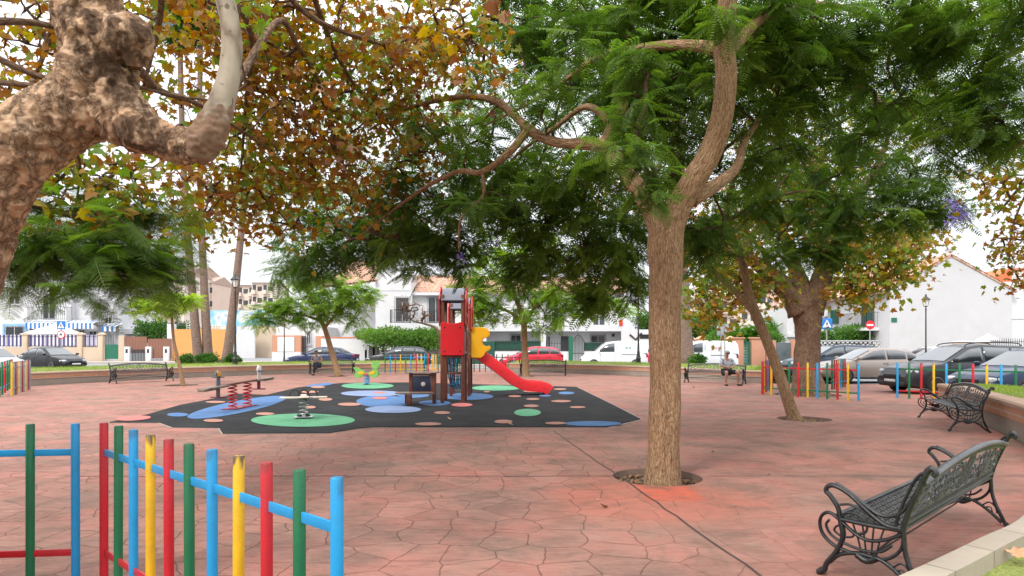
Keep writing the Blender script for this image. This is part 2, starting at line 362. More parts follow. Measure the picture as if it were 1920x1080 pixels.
m_blade = leaf_mat('grass_blade', [(0, (.10, .17, .03)), (.5, (.22, .31, .05)), (.85, (.36, .38, .10)), (1, (.45, .38, .18))], .35)

# ---------------------------------------------------------------- ground shapes
PITS = [(1.66, 7.32, .50), (5.98, 13.1, .52), (xat(985, 31.4), 31.4, .5), (xat(632, 31.4), 31.4, .5), (xat(340, 24.3), 24.3, .6), (9.05, 19.6, .95)]
# plaza edge, from the right entrance round the front, left and back
right_edge = [(10.6, 16.4), (10.25, 15.4), (9.75, 14.1), (9.2, 12.8), (8.5, 11.2), (7.72, 9.6), (6.85, 8.3), (5.5, 6.55), (4.02, 5.03), (3.2, 4.4), (2.31, 3.75), (1.5, 3.2), (.6, 2.7)]
CX, CY = -3.4, 20.6
def ring(a0, a1, r0, r1=None, n=24):
    r1 = r0 if r1 is None else r1
    return [(CX+(r0+(r1-r0)*i/n)*math.cos(R(a0+(a1-a0)*i/n)), CY+(r0+(r1-r0)*i/n)*math.sin(R(a0+(a1-a0)*i/n))) for i in range(n+1)]
back_right = [(10.1, 25.4), (9.3, 25.9), (8.0, 28.6), (6.6, 30.9), (5.2, 32.7), (3.2, 34.4), (1.5, 35.6), (-.3, 36.4)]
back_left = [(-5.1, 36.9), (-7.4, 36.5), (-9.8, 35.2), (-11.6, 34.0), (-13.1, 32.5), (-14.9, 30.2), (-16.2, 27.9), (-17.2, 25.7), (-17.9, 23.6)]
plaza_poly = right_edge + [(-1, 1.6), (-6, 1.2), (-12, 5), (-17, 12), (-21, 17), (-21, 22.9), (-18.2, 23.2)] + back_left[::-1] + [(-5.4, 41), (-.2, 41)] + back_right[::-1] + [(10.6, 25.2), (15.5, 24.6), (15.5, 15.0)]
def cdt(polys_outer, holes, z, name, mats, mi=0):
    vs, es = [], []
    for poly in polys_outer+holes:
        n = len(vs); vs += [Vector((p[0], p[1])) for p in poly]; es += [(n+i, n+(i+1) % len(poly)) for i in range(len(poly))]
    ov, oe, of, *_ = delaunay_2d_cdt(vs, es, [], 1, 1e-5)
    def inside(p, poly):
        c = False; j = len(poly)-1
        for i in range(len(poly)):
            if (poly[i][1] > p[1]) != (poly[j][1] > p[1]) and p[0] < (poly[j][0]-poly[i][0])*(p[1]-poly[i][1])/(poly[j][1]-poly[i][1])+poly[i][0]: c = not c
            j = i
        return c
    fs = []
    for f in of:
        c = sum((ov[i] for i in f), Vector((0, 0)))/len(f)
        if inside(c, polys_outer[0]) and not any(inside(c, h) for h in holes): fs.append(tuple(f))
    return [(v.x, v.y, z) for v in ov], fs
def circ(x, y, r, n=40, wob=.0): return [(x+r*math.cos(2*math.pi*i/n), y+r*math.sin(2*math.pi*i/n)) for i in range(n)]
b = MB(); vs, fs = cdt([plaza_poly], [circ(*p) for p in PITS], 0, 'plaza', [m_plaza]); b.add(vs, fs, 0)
for p in PITS:                                      # the pit walls
    c = circ(*p); n = len(c); b.add([(q[0], q[1], 0) for q in c]+[(q[0], q[1], -.12) for q in c], [(i, (i+1) % n, n+(i+1) % n, n+i) for i in range(n)], 3)
def strip(pts, w, z, mat):
    pts = [Vector((p[0], p[1])) for p in pts]; L_, R_ = [], []
    for i, p in enumerate(pts):
        t = (pts[min(i+1, len(pts)-1)]-pts[max(i-1, 0)]).normalized(); nn = Vector((-t.y, t.x))*w/2
        L_.append((*(p+nn), z)); R_.append((*(p-nn), z))
    k = len(pts); b.add(L_+R_, [(i, i+1, k+i+1, k+i) for i in range(k-1)], mat)
def wob(a, c, n=14, amp=.012):
    a, c = Vector(a[:2]), Vector(c[:2]); t = (c-a).normalized(); nn = Vector((-t.y, t.x))
    return [a+(c-a)*i/n+nn*random.uniform(-amp, amp) for i in range(n+1)]
strip(wob(G(1038, 808), G(1160, 893)), .018, .004, 1)
strip(wob(G(1160, 893), G(1470, 1110)), .02, .004, 1)
strip(wob(G(120, 893), G(1160, 893), 30), .014, .0045, 1)
strip(wob(G(1330, 893), G(1990, 893), 30), .010, .0045, 1)
strip(wob(G(1040, 802), G(985, 727), 20), .012, .0045, 1)
pt = [G(1186, 905), G(1204, 909.5), G(1226, 911.5), G(1262, 910.5), G(1284, 909), G(1293, 915), G(1299, 926), G(1310, 938), G(1296, 942), G(1288, 941), G(1270, 946), G(1258, 944), G(1244, 947), G(1232, 943), G(1222, 936), G(1210, 926), G(1200, 918)]
m_pitwall = M('pit_concrete', (.2, .13, .1), .9, var=.2)
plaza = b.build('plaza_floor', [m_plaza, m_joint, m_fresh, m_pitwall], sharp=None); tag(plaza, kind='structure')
# the low ground under everything, out to the horizon
b = MB(); b.sheet([(-1500, -300), (1500, -300), (1500, 2500), (-1500, 2500)], -.13); tag(b.build('ground', m_earth, sharp=None), kind='structure')
b = MB()
for p in PITS: b.sheet(circ(p[0], p[1], p[2]+.1), -.075)
tag(b.build('pit_ground', m_soil, sharp=None), kind='structure')
# street around the square
b = MB(); outer = [(-400, 14), (16.5, 14), (16.5, -20), (400, -20), (400, 500), (-400, 500)]
hole = [(15.4, 15.0), (15.4, 24.6), (13.2, 26.2), (11.2, 30.5), (8.2, 34.6), (4.2, 38.0), (0, 39.9), (-5.6, 40.1), (-10, 38.9), (-14.6, 36.3), (-18.6, 31.6), (-20.6, 26.5), (-20.9, 20.0), (-20.9, 16.0), (0, 15.0)]
vs, fs = cdt([outer], [hole], -.03, 'road', []); b.add(vs, fs, 0)
m_white_line = M('road_paint', (.72, .72, .70), .7, var=.1, scale=4, dirt=(.4, .4, .4), dirt_amt=.6)
for i in range(6):                                  # zebra by the left corner and parking ticks
    b.box((-21+i*1.0, 47.5, -.024), (.5, 3.6, .004), 0, 1)
for i in range(9): b.box((14.4+.75*i, 29.5-2.2*i+2.2, -.024), (.12, 2.2, .004), R(20), 1)
tag(b.build('road', [m_asphalt, m_white_line], sharp=None), kind='structure')
# pavement in front of the houses
b = MB(); b.box((-26, 56.6, .02), (60, 3.2, .14)); b.box((-.5, 47.8, .02), (34, 2.4, .14)); b.box((31, 38.5, .02), (26, 3.0, .14)); b.box((19, 44.3, .02), (12, 1.8, .14))
tag(b.build('pavement', m_pave, sharp=None), kind='structure')

# play surface: black rubber with coloured ellipses
def rubber(name, col, var=.12):
    return M(name, col, .9, var=var, scale=2.5, bmp=.5, bscale=220, spec=.15, dirt=tuple(c*.6+.035 for c in col), dirt_amt=.6)
m_black = rubber('black_rubber', (.019, .019, .020), .3)
m_green = rubber('green_rubber', (.11, .31, .175)); m_blue = rubber('blue_rubber', (.085, .17, .33)); m_lav = rubber('lavender_rubber', (.20, .255, .39)); m_peach = rubber('peach_rubber', (.40, .205, .155)); m_pink = rubber('pink_rubber', (.55, .17, .15))
m_lip = M('mat_edge_mortar', (.34, .27, .24), .9)
mat_px = [(637, 719), (560, 726.7), (500, 741), (473, 740), (445, 739), (401, 748), (338, 760), (276, 778), (205, 793), (299, 793), (324, 802), (411, 803), (418, 814), (616, 813), (673, 804), (700, 801.6), (1139, 801.5), (1201, 786.5), (1150, 760), (1081, 726), (1046, 725), (890, 721), (760, 717.5)]
b = MB(); gp = [G(*p) for p in mat_px]
cen = sum(gp, Vector())/len(gp)
b.sheet([cen+(p-cen)*1.007 for p in gp], .004, 6)
b.add([(p.x, p.y, .004) for p in gp]+[(p.x, p.y, .016) for p in gp], [tuple(range(len(gp), 2*len(gp)))]+[(i, (i+1) % len(gp), len(gp)+(i+1) % len(gp), len(gp)+i) for i in range(len(gp))], 0)
def spot(cx, cy, w, h, mat, z, tilt=0, n=36):
    pts = []
    for i in range(n):
        a = 2*math.pi*i/n; x, y = w/2*math.cos(a), h/2*math.sin(a)
        t = math.tan(R(tilt)); q = G(cx+x, cy+y-x*t); pts.append(q)
    b.sheet(pts, z, mat)
spot(444, 765, 186, 24, 2, .020, 11); spot(333, 779, 40, 7, 2, .0202)
spot(600, 722.5, 50, 5, 2, .020, 6); spot(720, 754, 104, 22, 2, .020); spot(775, 742, 60, 10, 2, .0203); spot(876, 744.5, 98, 13, 2, .020); spot(815, 757, 60, 10, 2, .0206); spot(1112, 796, 106, 9.5, 2, .020); spot(1022, 743, 22, 3.5, 2, .020); spot(1062, 738, 30, 5, 2, .020)
spot(568, 790, 195, 25, 1, .024); spot(689, 724.5, 98, 11, 1, .024); spot(930, 728.7, 92, 10, 1, .024); spot(989, 775.5, 50, 14, 1, .024)
spot(697, 739, 116, 11, 3, .024); spot(737, 769.5, 105, 13.5, 3, .024)
for s in [(596, 727, 27, 4), (580, 736, 35, 4.5), (610, 750.5, 26, 5.5), (582, 765.5, 20, 5), (655, 760, 43, 6), (497, 778, 35, 5), (400, 791, 37, 6), (829, 776, 30, 5.5), (803, 797.5, 50, 6), (944, 793, 34, 7), (999, 750, 25, 4), (965, 744.5, 24, 4), (913, 736, 12, 2.2), (996, 763, 28, 5), (1052, 754, 38, 4.5), (404, 755.5, 38, 4), (1083, 765.5, 30, 4), (1000, 735, 38, 3.5), (1050, 731, 24, 3), (1042, 796, 40, 5)]: spot(*s, 4, .028)
for s in [(711, 737.5, 22, 3), (712, 748, 28, 4.5), (866, 761, 40, 7), (250, 786.5, 66, 9)]: spot(*s, 5, .028, 3 if s[0] < 300 else 0)
tag(b.build('rubber_play_floor', [m_black, m_green, m_blue, m_lav, m_peach, m_pink, m_lip], sharp=None), kind='structure')

# ---------------------------------------------------------------- planter walls round the square and their lawns
def wall_mat(name, cols, mortar, bw, bh, ms=.012, bmp=.5):
    m, nt, b_ = new_mat(name); at = N(nt, 'ShaderNodeAttribute', attribute_name='bark', attribute_type='GEOMETRY')
    br = N(nt, 'ShaderNodeTexBrick'); br.inputs['Scale'].default_value = 1; br.inputs['Mortar Size'].default_value = ms; br.inputs['Brick Width'].default_value = bw; br.inputs['Row Height'].default_value = bh
    br.inputs['Color1'].default_value = (*cols[0], 1); br.inputs['Color2'].default_value = (*cols[1], 1); br.inputs['Mortar'].default_value = (*mortar, 1)
    nt.links.new(at.outputs['Vector'], br.inputs['Vector'])
    tc = N(nt, 'ShaderNodeTexCoord'); n = N(nt, 'ShaderNodeTexNoise', Scale=2.5, Detail=8.0, Roughness=.7); nt.links.new(tc.outputs['Object'], n.inputs['Vector'])
    c = mixc(nt, ramp(nt, n.outputs['Fac'], [(.4, (0, 0, 0)), (.75, (.6, .6, .6))]).outputs[0], br.outputs['Color'], cols[2])
    nt.links.new(c, b_.inputs['Base Color']); b_.inputs['Roughness'].default_value = .9; bump(nt, b_, br.outputs['Fac'], -bmp, .01); return m
m_brick = wall_mat('terracotta_brick', [(.42, .17, .09), (.50, .23, .13), (.38, .28, .2)], (.42, .36, .3), .5, .13)
m_base = wall_mat('grey_render_base', [(.30, .25, .205), (.335, .28, .235), (.22, .18, .15)], (.26, .22, .18), 1.4, .5, .006, .2)
m_cap = wall_mat('clay_coping', [(.36, .22, .15), (.42, .27, .19), (.30, .22, .17)], (.3, .25, .2), .28, .5, .012, .4)
m_kerbstone = wall_mat('pale_kerb_blocks', [(.40, .335, .26), (.45, .385, .30), (.30, .26, .21)], (.22, .18, .14), .62, .9, .010, .8)
def offset(path, d):
    P = [Vector((p[0], p[1])) for p in path]; out = []
    for i, p in enumerate(P):
        t = (P[min(i+1, len(P)-1)]-P[max(i-1, 0)]).normalized(); out.append(p+Vector((-t.y, t.x))*d)
    return out
def smooth_path(path, k=5): return [(p.x, p.y) for p in spline([(p[0], p[1], 0) for p in path], k)]
def band(mb, path, d0, d1, z0, z1, mat, rnd=0):
    """a band following the path, from offset d0 to d1"""
    A, B = offset(path, d0), offset(path, d1); k = len(path); vs, at = [], []
    L = 0
    for i in range(k):
        if i: L += (A[i]-A[i-1]).length
        zt = z1
        for (q, z, vv) in ((A[i], z0, z0), (A[i], zt-rnd, zt-rnd), (A[i]+(B[i]-A[i])*(rnd/max(1e-6, abs(d1-d0))), zt, zt), (B[i], zt, zt+abs(d1-d0)), (B[i], z0, z0)):
            vs.append((q.x, q.y, z)); at.append((L, vv, 0))
    fs = []
    for i in range(k-1):
        for j in range(5):
            a, c = i*5+j, i*5+(j+1) % 5; fs.append((a, c, c+5, a+5))
    fs += [tuple(range(5)), tuple(range((k-1)*5, k*5))[::-1]]
    mb.add(vs, fs, mat, True, at)
def planter(path, label, z=.5, kerb=False, side=1):
    path = smooth_path(path)
    root = empty('planter_wall' if not kerb else 'garden_kerb', (0, 0, 0), 0, label, 'low wall' if not kerb else 'kerb')
    if kerb:
        b = MB(); band(b, path, 0, side*.17, -.03, .18, 0, .012); b.build('kerb_blocks', m_kerbstone, root, 30, True); return
    b = MB(); band(b, path, side*.03, side*.30, -.03, z*.5, 0, .0); b.build('rendered_base', m_base, root, 30, True)
    b = MB(); band(b, path, side*.005, side*.30, z*.5, z*.86, 0, .0); b.build('brick_course', m_brick, root, 30, True)
    b = MB(); band(b, path, -side*.025, side*.33, z*.86, z, 0, .03); b.build('coping', m_cap, root, 30, True)
# every path runs so that the lawn lies on its left-hand side
planter(back_left[::-1], 'long curved brick planter wall behind the left benches and seesaw')
planter(back_right[::-1], 'curved brick planter wall between the red car fence gap and the right entrance', side=1)
planter(right_edge[1:7], 'curved brick planter wall beside the bench at the right edge', .59, side=1)
planter(right_edge[7:], 'low pale block kerb in the near right corner', kerb=True, side=1)
def lawn(path, widths, z0, z1, name, hump=.16):
    path = smooth_path(path, 3); b = MB(); rows = 5; k = len(path); vs = []
    for r in range(rows+1):
        t = r/rows
        for i, q in enumerate(offset(path, 0)):
            w = widths[0]+(widths[1]-widths[0])*i/(k-1)
            qq = offset(path, .25+(w-.25)*t)[i]
            z = z0+(z1-z0)*t+math.sin(t*math.pi)*hump
            vs.append((qq.x, qq.y, z+.02*noise.noise(Vector((qq.x, qq.y, 0)))))
    for i, q in enumerate(offset(path, widths[0]+.1)):
        w = widths[0]+(widths[1]-widths[0])*i/(k-1); qq = offset(path, w+.25)[i]; vs.append((qq.x, qq.y, -.1))
    fs = [(r*k+i, r*k+i+1, (r+1)*k+i+1, (r+1)*k+i) for r in range(rows+1) for i in range(k-1)]
    b.add(vs, fs, 0, True); o = b.build(name, m_lawn, sharp=None); tag(o, kind='structure'); return vs[:(rows+1)*k]
LAWNS = []
LAWNS.append((lawn(back_left[::-1], (2.6, 2.6), .45, .42, 'lawn'), 'bl'))
LAWNS.append((lawn(back_right[::-1], (3.2, 3.2), .45, .42, 'lawn'), 'br'))
LAWNS.append((lawn(right_edge[1:7], (1.3, 9.0), .55, .50, 'lawn', .04), 'r'))
bb = MB(); q = [(p[0], p[1]) for p in offset(right_edge[6:], .14)]
bb.sheet([(p[0], p[1]) for p in q]+[(3, -3), (16, -3), (16, 6)], .07); tag(bb.build('lawn', m_lawn, sharp=None), kind='structure')
# ---------------------------------------------------------------- paints and metals
def paint(name, col, rough=.4, chip=None, top=.45):
    return M(name, col, rough, var=.10, scale=9, spec=.45, dirt=chip or tuple(c*.45+.04 for c in col), dirt_amt=.3, bmp=.12, bscale=70, topdirt=top)
P_RED = paint('red_paint', (.50, .012, .022)); P_GREEN = paint('green_paint', (.008, .14, .055)); P_BLUE = paint('blue_paint', (.012, .28, .58)); P_YEL = paint('yellow_paint', (.70, .41, .012), top=.9)
P_DARK = paint('charcoal_paint', (.03, .032, .035)); P_GREY = paint('grey_paint', (.25, .26, .27)); P_WHITE = M('white_paint', (.78, .78, .77), .5, var=.03)
IRON = M('cast_iron_black', (.012, .013, .014), .36, .15, var=.35, scale=14, spec=.6, bmp=.25, bscale=120, dirt=(.10, .10, .095), dirt_amt=.3)
IRON_SEAT = M('cast_iron_sky_toned', (.06, .061, .065), .38, .2, var=.3, scale=12, spec=.6, bmp=.2, bscale=120, dirt=(.16, .16, .155), dirt_amt=.4)  # seat and back iron, lightened to paint in the sky's reflection
STEEL = M('galvanised_steel', (.42, .43, .44), .4, .7, var=.1)
RUB = M('black_plastic', (.015, .015, .016), .5)

# ---------------------------------------------------------------- coloured railings
def railing(p0, p1, n, cols, label, top=P_BLUE, bot=P_RED, group=None, h=1.017, r=.0245, ztop=.834, zbot=.21, z0=0):
    p0, p1 = Vector((p0[0], p0[1], 0)), Vector((p1[0], p1[1], 0))
    if p0.y > 6: r = .030
    root = empty('play_railing', (p0.x, p0.y, z0), 0, label, 'railing', group); d = p1-p0; L = d.length; ang = math.atan2(d.y, d.x)
    b = MB(); b.bbox(d/2+Vector((0, 0, ztop)), (L, .012, .042), .003, ang); b.build('rail', top, root)
    b = MB(); b.bbox(d/2+Vector((0, 0, zbot)), (L, .012, .042), .003, ang); b.build('rail', bot, root)
    for i in range(n):
        q = d*i/(n-1); hh = h+random.uniform(-.004, .004); lean = Vector((random.uniform(-.003, .003), random.uniform(-.003, .003), 0))
        b = MB(); b.lathe([(r, -.06), (r, .5), (r, hh-.006), (r*.86, hh)], (0, 0, 0), 14); b.v = [(x+lean.x*z+q.x, y+lean.y*z+q.y, z) for x, y, z in b.v]
        b.build('post', cols[i % len(cols)], root)
    return root
A, B = W(195, 793, 4.0), W(632, 897, 2.33)
railing(A, B, 11, [P_RED, P_GREEN, P_BLUE, P_YEL], 'nearest coloured railing in the front corner, running towards the viewer')
railing(W(142, 793, 4.0), W(142, 793, 4.0)+Vector((-.262*6, -.03*6, 0)), 7, [P_BLUE, P_GREEN, P_RED, P_YEL], 'near railing cut by the left frame edge, with a green and a blue post')
C4 = [P_BLUE, P_YEL, P_RED, P_GREEN]
g1 = 'coloured railings closing the right entrance'
railing((9.37, 17.3), (7.68, 19.6), 11, [P_BLUE, P_YEL, P_RED, P_GREEN], 'coloured railing in front of the thick plane tree trunk', P_RED, P_GREEN, g1)
railing((7.76, 19.85), (9.15, 22.5), 7, [P_RED, P_YEL, P_RED, P_BLUE], 'coloured railing seen end-on left of the thick plane trunk', P_RED, P_GREEN, g1)
railing((10.9, 21.8), (12.1, 23.25), 7, [P_GREEN, P_RED, P_RED, P_YEL, P_BLUE], 'bunched coloured railing seen end-on before the beige saloon', P_RED, P_BLUE, g1)
railing((11.05, 18.35), (13.55, 15.3), 14, [P_BLUE, P_GREEN, P_RED, P_YEL], 'coloured railing before the dark estate car, green top rail', P_GREEN, P_RED, g1)
g2 = 'coloured railings closing the rear entrance'
railing((-7.0, 35.3), (-4.6, 34.6), 9, [P_GREEN, P_BLUE, P_RED, P_YEL], 'rear entrance railing with yellow bottom rail before the dark grey hatchback', P_BLUE, P_YEL, g2)
railing((-5.9, 38.6), (-4.3, 36.2), 7, [P_RED, P_YEL, P_YEL, P_BLUE], 'railing of mostly yellow and red bars seen obliquely behind the first rear railing', P_BLUE, P_YEL, g2)
railing((-4.45, 36.3), (-2.6, 36.3), 8, [P_YEL, P_GREEN, P_DARK, P_BLUE], 'rear railing with dark bars just left of the play tower', P_DARK, P_YEL, g2)
railing((-2.5, 36.8), (.75, 36.2), 11, [P_BLUE, P_DARK, P_DARK, P_GREEN], 'rear railing of dark bars between tower and red hatchback', P_DARK, P_GREY, g2)
g3 = 'coloured railings at the left entrance'
P_MAR = paint('maroon_paint', (.25, .02, .05))
railing((-14.85, 19.0), (-16.5, 21.9), 12, [P_YEL, P_GREY, P_MAR, P_GREY], 'left entrance railing of yellow, grey and maroon bars seen edge-on', P_GREY, P_GREY, g3)
railing((-14.9, 18.6), (-17.9, 22.9), 6, [P_GREEN, P_GREEN, P_RED], 'green-posted railing at the left frame edge before the silver car', P_GREEN, P_BLUE, g3)

# ---------------------------------------------------------------- cast iron benches
def bez(pts, k=5): return spline(pts, k)
def bench_end(mb, x):
    """scrolled side frame in the plane x; u forward, z up"""
    def T(pts, r, k=5, closed=False):
        pts = [(x, -u, z) for u, z in pts]; q = spline(pts, k) if not closed else pts
        mb.tube(q, r*1.28, 8, 0, True, closed, flat=((1, 0, 0), .75))
    T([(-.36, 0.02), (-.31, .12), (-.25, .27), (-.235, .43)], .018)                            # rear leg
    T([(-.235, .43), (-.27, .55), (-.335, .70), (-.39, .82), (-.42, .85), (-.445, .825), (-.43, .80)], .021)   # back post and scroll
    T([(-.235, .43), (-.19, .46), (-.225, .58), (-.30, .74), (-.345, .80), (-.39, .82)], .012)
    T([(-.235, .43), (-.12, .435), (.0, .50), (.14, .60), (.25, .645), (.31, .635), (.325, .60), (.29, .57), (.235, .50), (.215, .42)], .018)  # arm
    T([(-.34, .72), (-.27, .60), (-.19, .515), (-.08, .495), (.03, .545), (.15, .62), (.25, .665)], .013)
    T([(.215, .52), (.13, .53), (.02, .49), (-.08, .44)], .009)
    T([(.215, .42), (.17, .47), (.08, .47), (.02, .42), (.03, .36), (.10, .335)], .010)
    T([(.215, .42), (.195, .30), (.25, .18), (.32, .09), (.335, .04)], .021)                   # front leg
    T([(.335, .04), (.36, .03), (.385, .012)], .026, 3); T([(-.36, .03), (-.375, .012), (-.40, .01)], .024, 3)
    T([(.30, .10), (.22, .17), (.10, .205), (.0, .205), (-.10, .19), (-.22, .12), (-.33, .03)], .016)  # arch
    T([(-.235, .40), (-.12, .34), (.0, .31), (.10, .335), (.2, .40), (.29, .45), (.35, .43), (.375, .37), (.35, .29), (.26, .225), (.12, .20), (-.02, .19), (-.14, .22), (-.22, .30), (-.235, .40)], .013)
    T([(.30, .40), (.325, .36), (.29, .30), (.20, .26), (.05, .235), (-.08, .25), (-.16, .31)], .010)
    T([(.25, .36), (.26, .33), (.2, .30), (.12, .315), (.13, .36), (.2, .385), (.25, .36)], .008, 3)
    T([(-.235, .42), (.0, .415), (.225, .42)], .017, 3)
    for a in (-.10, -.03, .05, .12): T([(a, .40), (a*.7, .31), (a*.5, .22)], .007, 3)
    T([(-.05, .20), (.02, .17), (.09, .20)], .026, 3)                                          # medallion
    T([(-.17, .17), (-.22, .2), (-.27, .17), (-.29, .11)], .007, 3); T([(-.19, .15), (-.235, .155), (-.25, .11)], .006, 3); T([(-.25, .20), (-.29, .19)], .006, 2)
def make_bench():
    root = empty('iron_bench', (0, 0, 0))
    HL = 1.13; root.scale = (1, .8, .92)
    for s in (-1, 1):
        b = MB(); bench_end(b, s*HL); b.build('side_frame', IRON, root, 60)
    # seat: frame bars and rows of linked ovals
    b = MB(); r0, r1 = -.22, .24
    def bar(pts, w, t, mat=0):
        for p, q in zip(pts[:-1], pts[1:]):
            p, q = Vector(p), Vector(q); d = q-p; L = d.length
            rot = d.to_track_quat('X', 'Z').to_matrix(); b.bbox((p+q)/2, (L, w, t), .002, rot=rot, seg=1)
    zs = lambda u: .425+.012*math.cos((u-.02)*9)*-1+.02
    bar([(-HL, -r1, .44), (HL, -r1, .44)], .035, .02); bar([(-HL, -r0, .43), (HL, -r0, .43)], .055, .016)
    for u in (-.11, .01, .13): bar([(-HL, -u, .428), (HL, -u, .428)], .009, .010)
    nx = 40; rows = 8
    for i in range(nx+1):
        x = -HL+.03+i*(2*HL-.06)/nx
        for j in range(rows):
            u = -.185+j*.058; rr = .031
            if (i+j) % 2: rr = .024
            pts = [(x+rr*math.cos(a), -u+rr*.9*math.sin(a), .43) for a in [2*math.pi*k/8 for k in range(8)]]
            b.tube(pts, .0082, 4, 0, False, True)
    for i in range(0, nx+1, 5): x = -HL+.03+i*(2*HL-.06)/nx; bar([(x, -r0, .425), (x, -r1, .432)], .012, .008)
    b.build('seat', IRON_SEAT, root, 50)
    # stretcher below
    b = MB(); b.tube(spline([(-HL, .0, .2), (-.45, 0, .25), (0, 0, .30), (.45, 0, .25), (HL, 0, .2)]), .009, 6); b.tube([(-HL, .0, .2), (HL, 0, .2)], .007, 6); b.build('stretcher', IRON, root)
    # back: arched top rail, lower rail, two fans of rays and little rings
    b = MB()
    def bp(x, t):                                  # t 0 at the lower rail, 1 at the arch
        top = .745+.105*(1-(x/HL)**2); z = .475+(top-.475)*t; return (x, .245+.155*(z-.475)/.36, z)
    N_ = 24; xs = [-HL+2*HL*i/N_ for i in range(N_+1)]
    b.tube([bp(x, 1) for x in xs], .020, 8, 0, flat=((0, 0, 1), 1.5)); b.tube([bp(x, 0) for x in xs], .018, 6, 0, flat=((0, 0, 1), 1.4)); b.tube([bp(x, .86) for x in xs], .007, 5)
    for i in range(56):
        x = -HL+.02+i*(2*HL-.04)/55; p = Vector(bp(x, .93)); e = (Vector(bp(x, 1))-Vector(bp(x, 0))).normalized()
        b.tube([p+Vector((.017*math.cos(a), 0, 0))+e*.017*math.sin(a) for a in [2*math.pi*k/7 for k in range(7)]], .0075, 4, 0, False, True)
        p = Vector(bp(x, .07)); b.tube([p+Vector((.017*math.cos(a), 0, 0))+e*.017*math.sin(a) for a in [2*math.pi*k/7 for k in range(7)]], .0075, 4, 0, False, True)
    for cx in (-.565, .565):
        for k in range(13):
            a = math.pi*(k+.0)/12; ex = cx+.55*math.cos(a); te = .84*math.sin(a)
            if te < .1: te = .12
            b.tube([bp(cx, .12), bp((cx+ex)/2, .12+(te-.12)*.5), bp(max(-HL, min(HL, ex)), te)], .006, 4)
        for rr in (.19, .37, .54): b.tube([bp(cx+rr*math.cos(math.pi*k/14), .12+(rr/.55)*.74*math.sin(math.pi*k/14)) for k in range(15)], .0065, 4)
    for k in range(7):
        x = -.13+.26*k/6; b.tube([bp(x, .2), bp(x*.5, .85)], .006, 4)
    for s in (-1, 1):
        for k in range(4): b.tube([bp(s*(HL-.02), .2+.2*k), bp(s*(HL-.2), .35+.17*k)], .006, 4)
    for i in range(34):                                # scrollwork between the fans
        x = -HL+.05+i*(2*HL-.1)/33
        for t in (.28, .50, .70):
            if (i+int(t*10)) % 2: continue
            p = Vector(bp(x, t)); e = (Vector(bp(x, 1))-Vector(bp(x, 0))).normalized(); rr = .024
            b.tube([p+Vector((rr*math.cos(a), 0, 0))+e*rr*math.sin(a) for a in [2*math.pi*k/7 for k in range(7)]], .0075, 4, 0, False, True)
    b.build('backrest', IRON_SEAT, root, 50)
    return root
bench0 = make_bench()
used_bench = [0]
BG = 'black cast iron benches round the square'
def place_bench(x, y, ang, label, z=0):
    o = bench0 if not used_bench[0] else copy_tree(bench0); used_bench[0] = 1
    o.location = (x, y, z); o.rotation_euler = (0, 0, ang); tag(o, label, 'bench', BG); return o
# front of a bench looks along its local -y
def bench_at(pL, pR, label):
    """pL, pR: ground points under the left and right end as seen from the front"""
    c = (pL+pR)/2; d = pR-pL; return place_bench(c.x, c.y, math.atan2(d.y, d.x), label)
place_bench(3.06, 4.75, R(42.5)+math.pi, 'nearest black iron bench, seen from behind beside the pale kerb')
place_bench(8.34, 12.17, math.atan2(.932, .356)+math.pi, 'black iron bench against the curved wall at right, seen from its end')
bench_at(G(211, 719), G(319, 714), 'empty black iron bench before the left wall by the small sapling')
bench_at(G(583, 701.5), G(661, 700), 'black iron bench on which a person in dark trousers sits')
bench_at(G(983, 703.5), G(1054, 704), 'empty black iron bench right behind the end of the red slide')
bench_at(G(1291, 717), G(1391, 720), 'black iron bench with the man in a pale shirt and shorts')

# ---------------------------------------------------------------- street lamps
GLASS_L = M('lamp_glass', (.75, .73, .68), .25, var=.05)
def make_lamp():
    root = empty('street_lamp'); b = MB()
    b.lathe([(.17, 0), (.17, .06), (.13, .10), (.12, .30), (.14, .34), (.11, .40), (.075, .62), (.085, .66), (.06, .72), (.045, 1.6), (.055, 1.63), (.042, 1.68), (.034, 3.75), (.05, 3.78), (.034, 3.84), (.03, 3.95)], n=14)
    b.build('post', P_DARK, root)
    b = MB(); b.lathe([(.03, 3.93), (.10, 3.98), (.12, 4.0)], n=8); 
    for k in range(6):
        a = 2*math.pi*k/6; b.tube([(.11*math.cos(a), .11*math.sin(a), 3.99), (.20*math.cos(a), .20*math.sin(a), 4.36)], .009, 4)
    b.lathe([(.235, 4.36), (.24, 4.385), (.13, 4.50), (.07, 4.55), (.05, 4.60), (.06, 4.62), (.015, 4.70), (.004, 4.74)], n=12); o = b.build('lantern_frame', P_DARK, root)
    b = MB(); b.lathe([(.10, 4.0), (.185, 4.355)], n=6, smooth=False); b.build('lantern_glass', GLASS_L, o)
    return root
lamp0 = make_lamp(); LG = 'black lantern street lamps'
for i, (px, Y, z, s, lab) in enumerate([
    (441, 32.6, .48, 1.0, 'street lamp with pale lantern beside the three palm trunks'), (1197, 33.8, .48, 1.02, 'street lamp before the white vans, its head lost in leaves'),
    (1736, 33.5, -.03, .90, 'street lamp in front of the white gable wall'), (533, 46.5, -.03, .95, 'thin distant street lamp before the brown and white garage'), (1221, 46.0, -.03, .9, 'thin distant street lamp just left of the big trunk')]):
    o = lamp0 if i == 0 else copy_tree(lamp0); o.location = (xat(px, Y), Y, z); o.scale = (s, s, s); tag(o, lab, 'street lamp', LG)

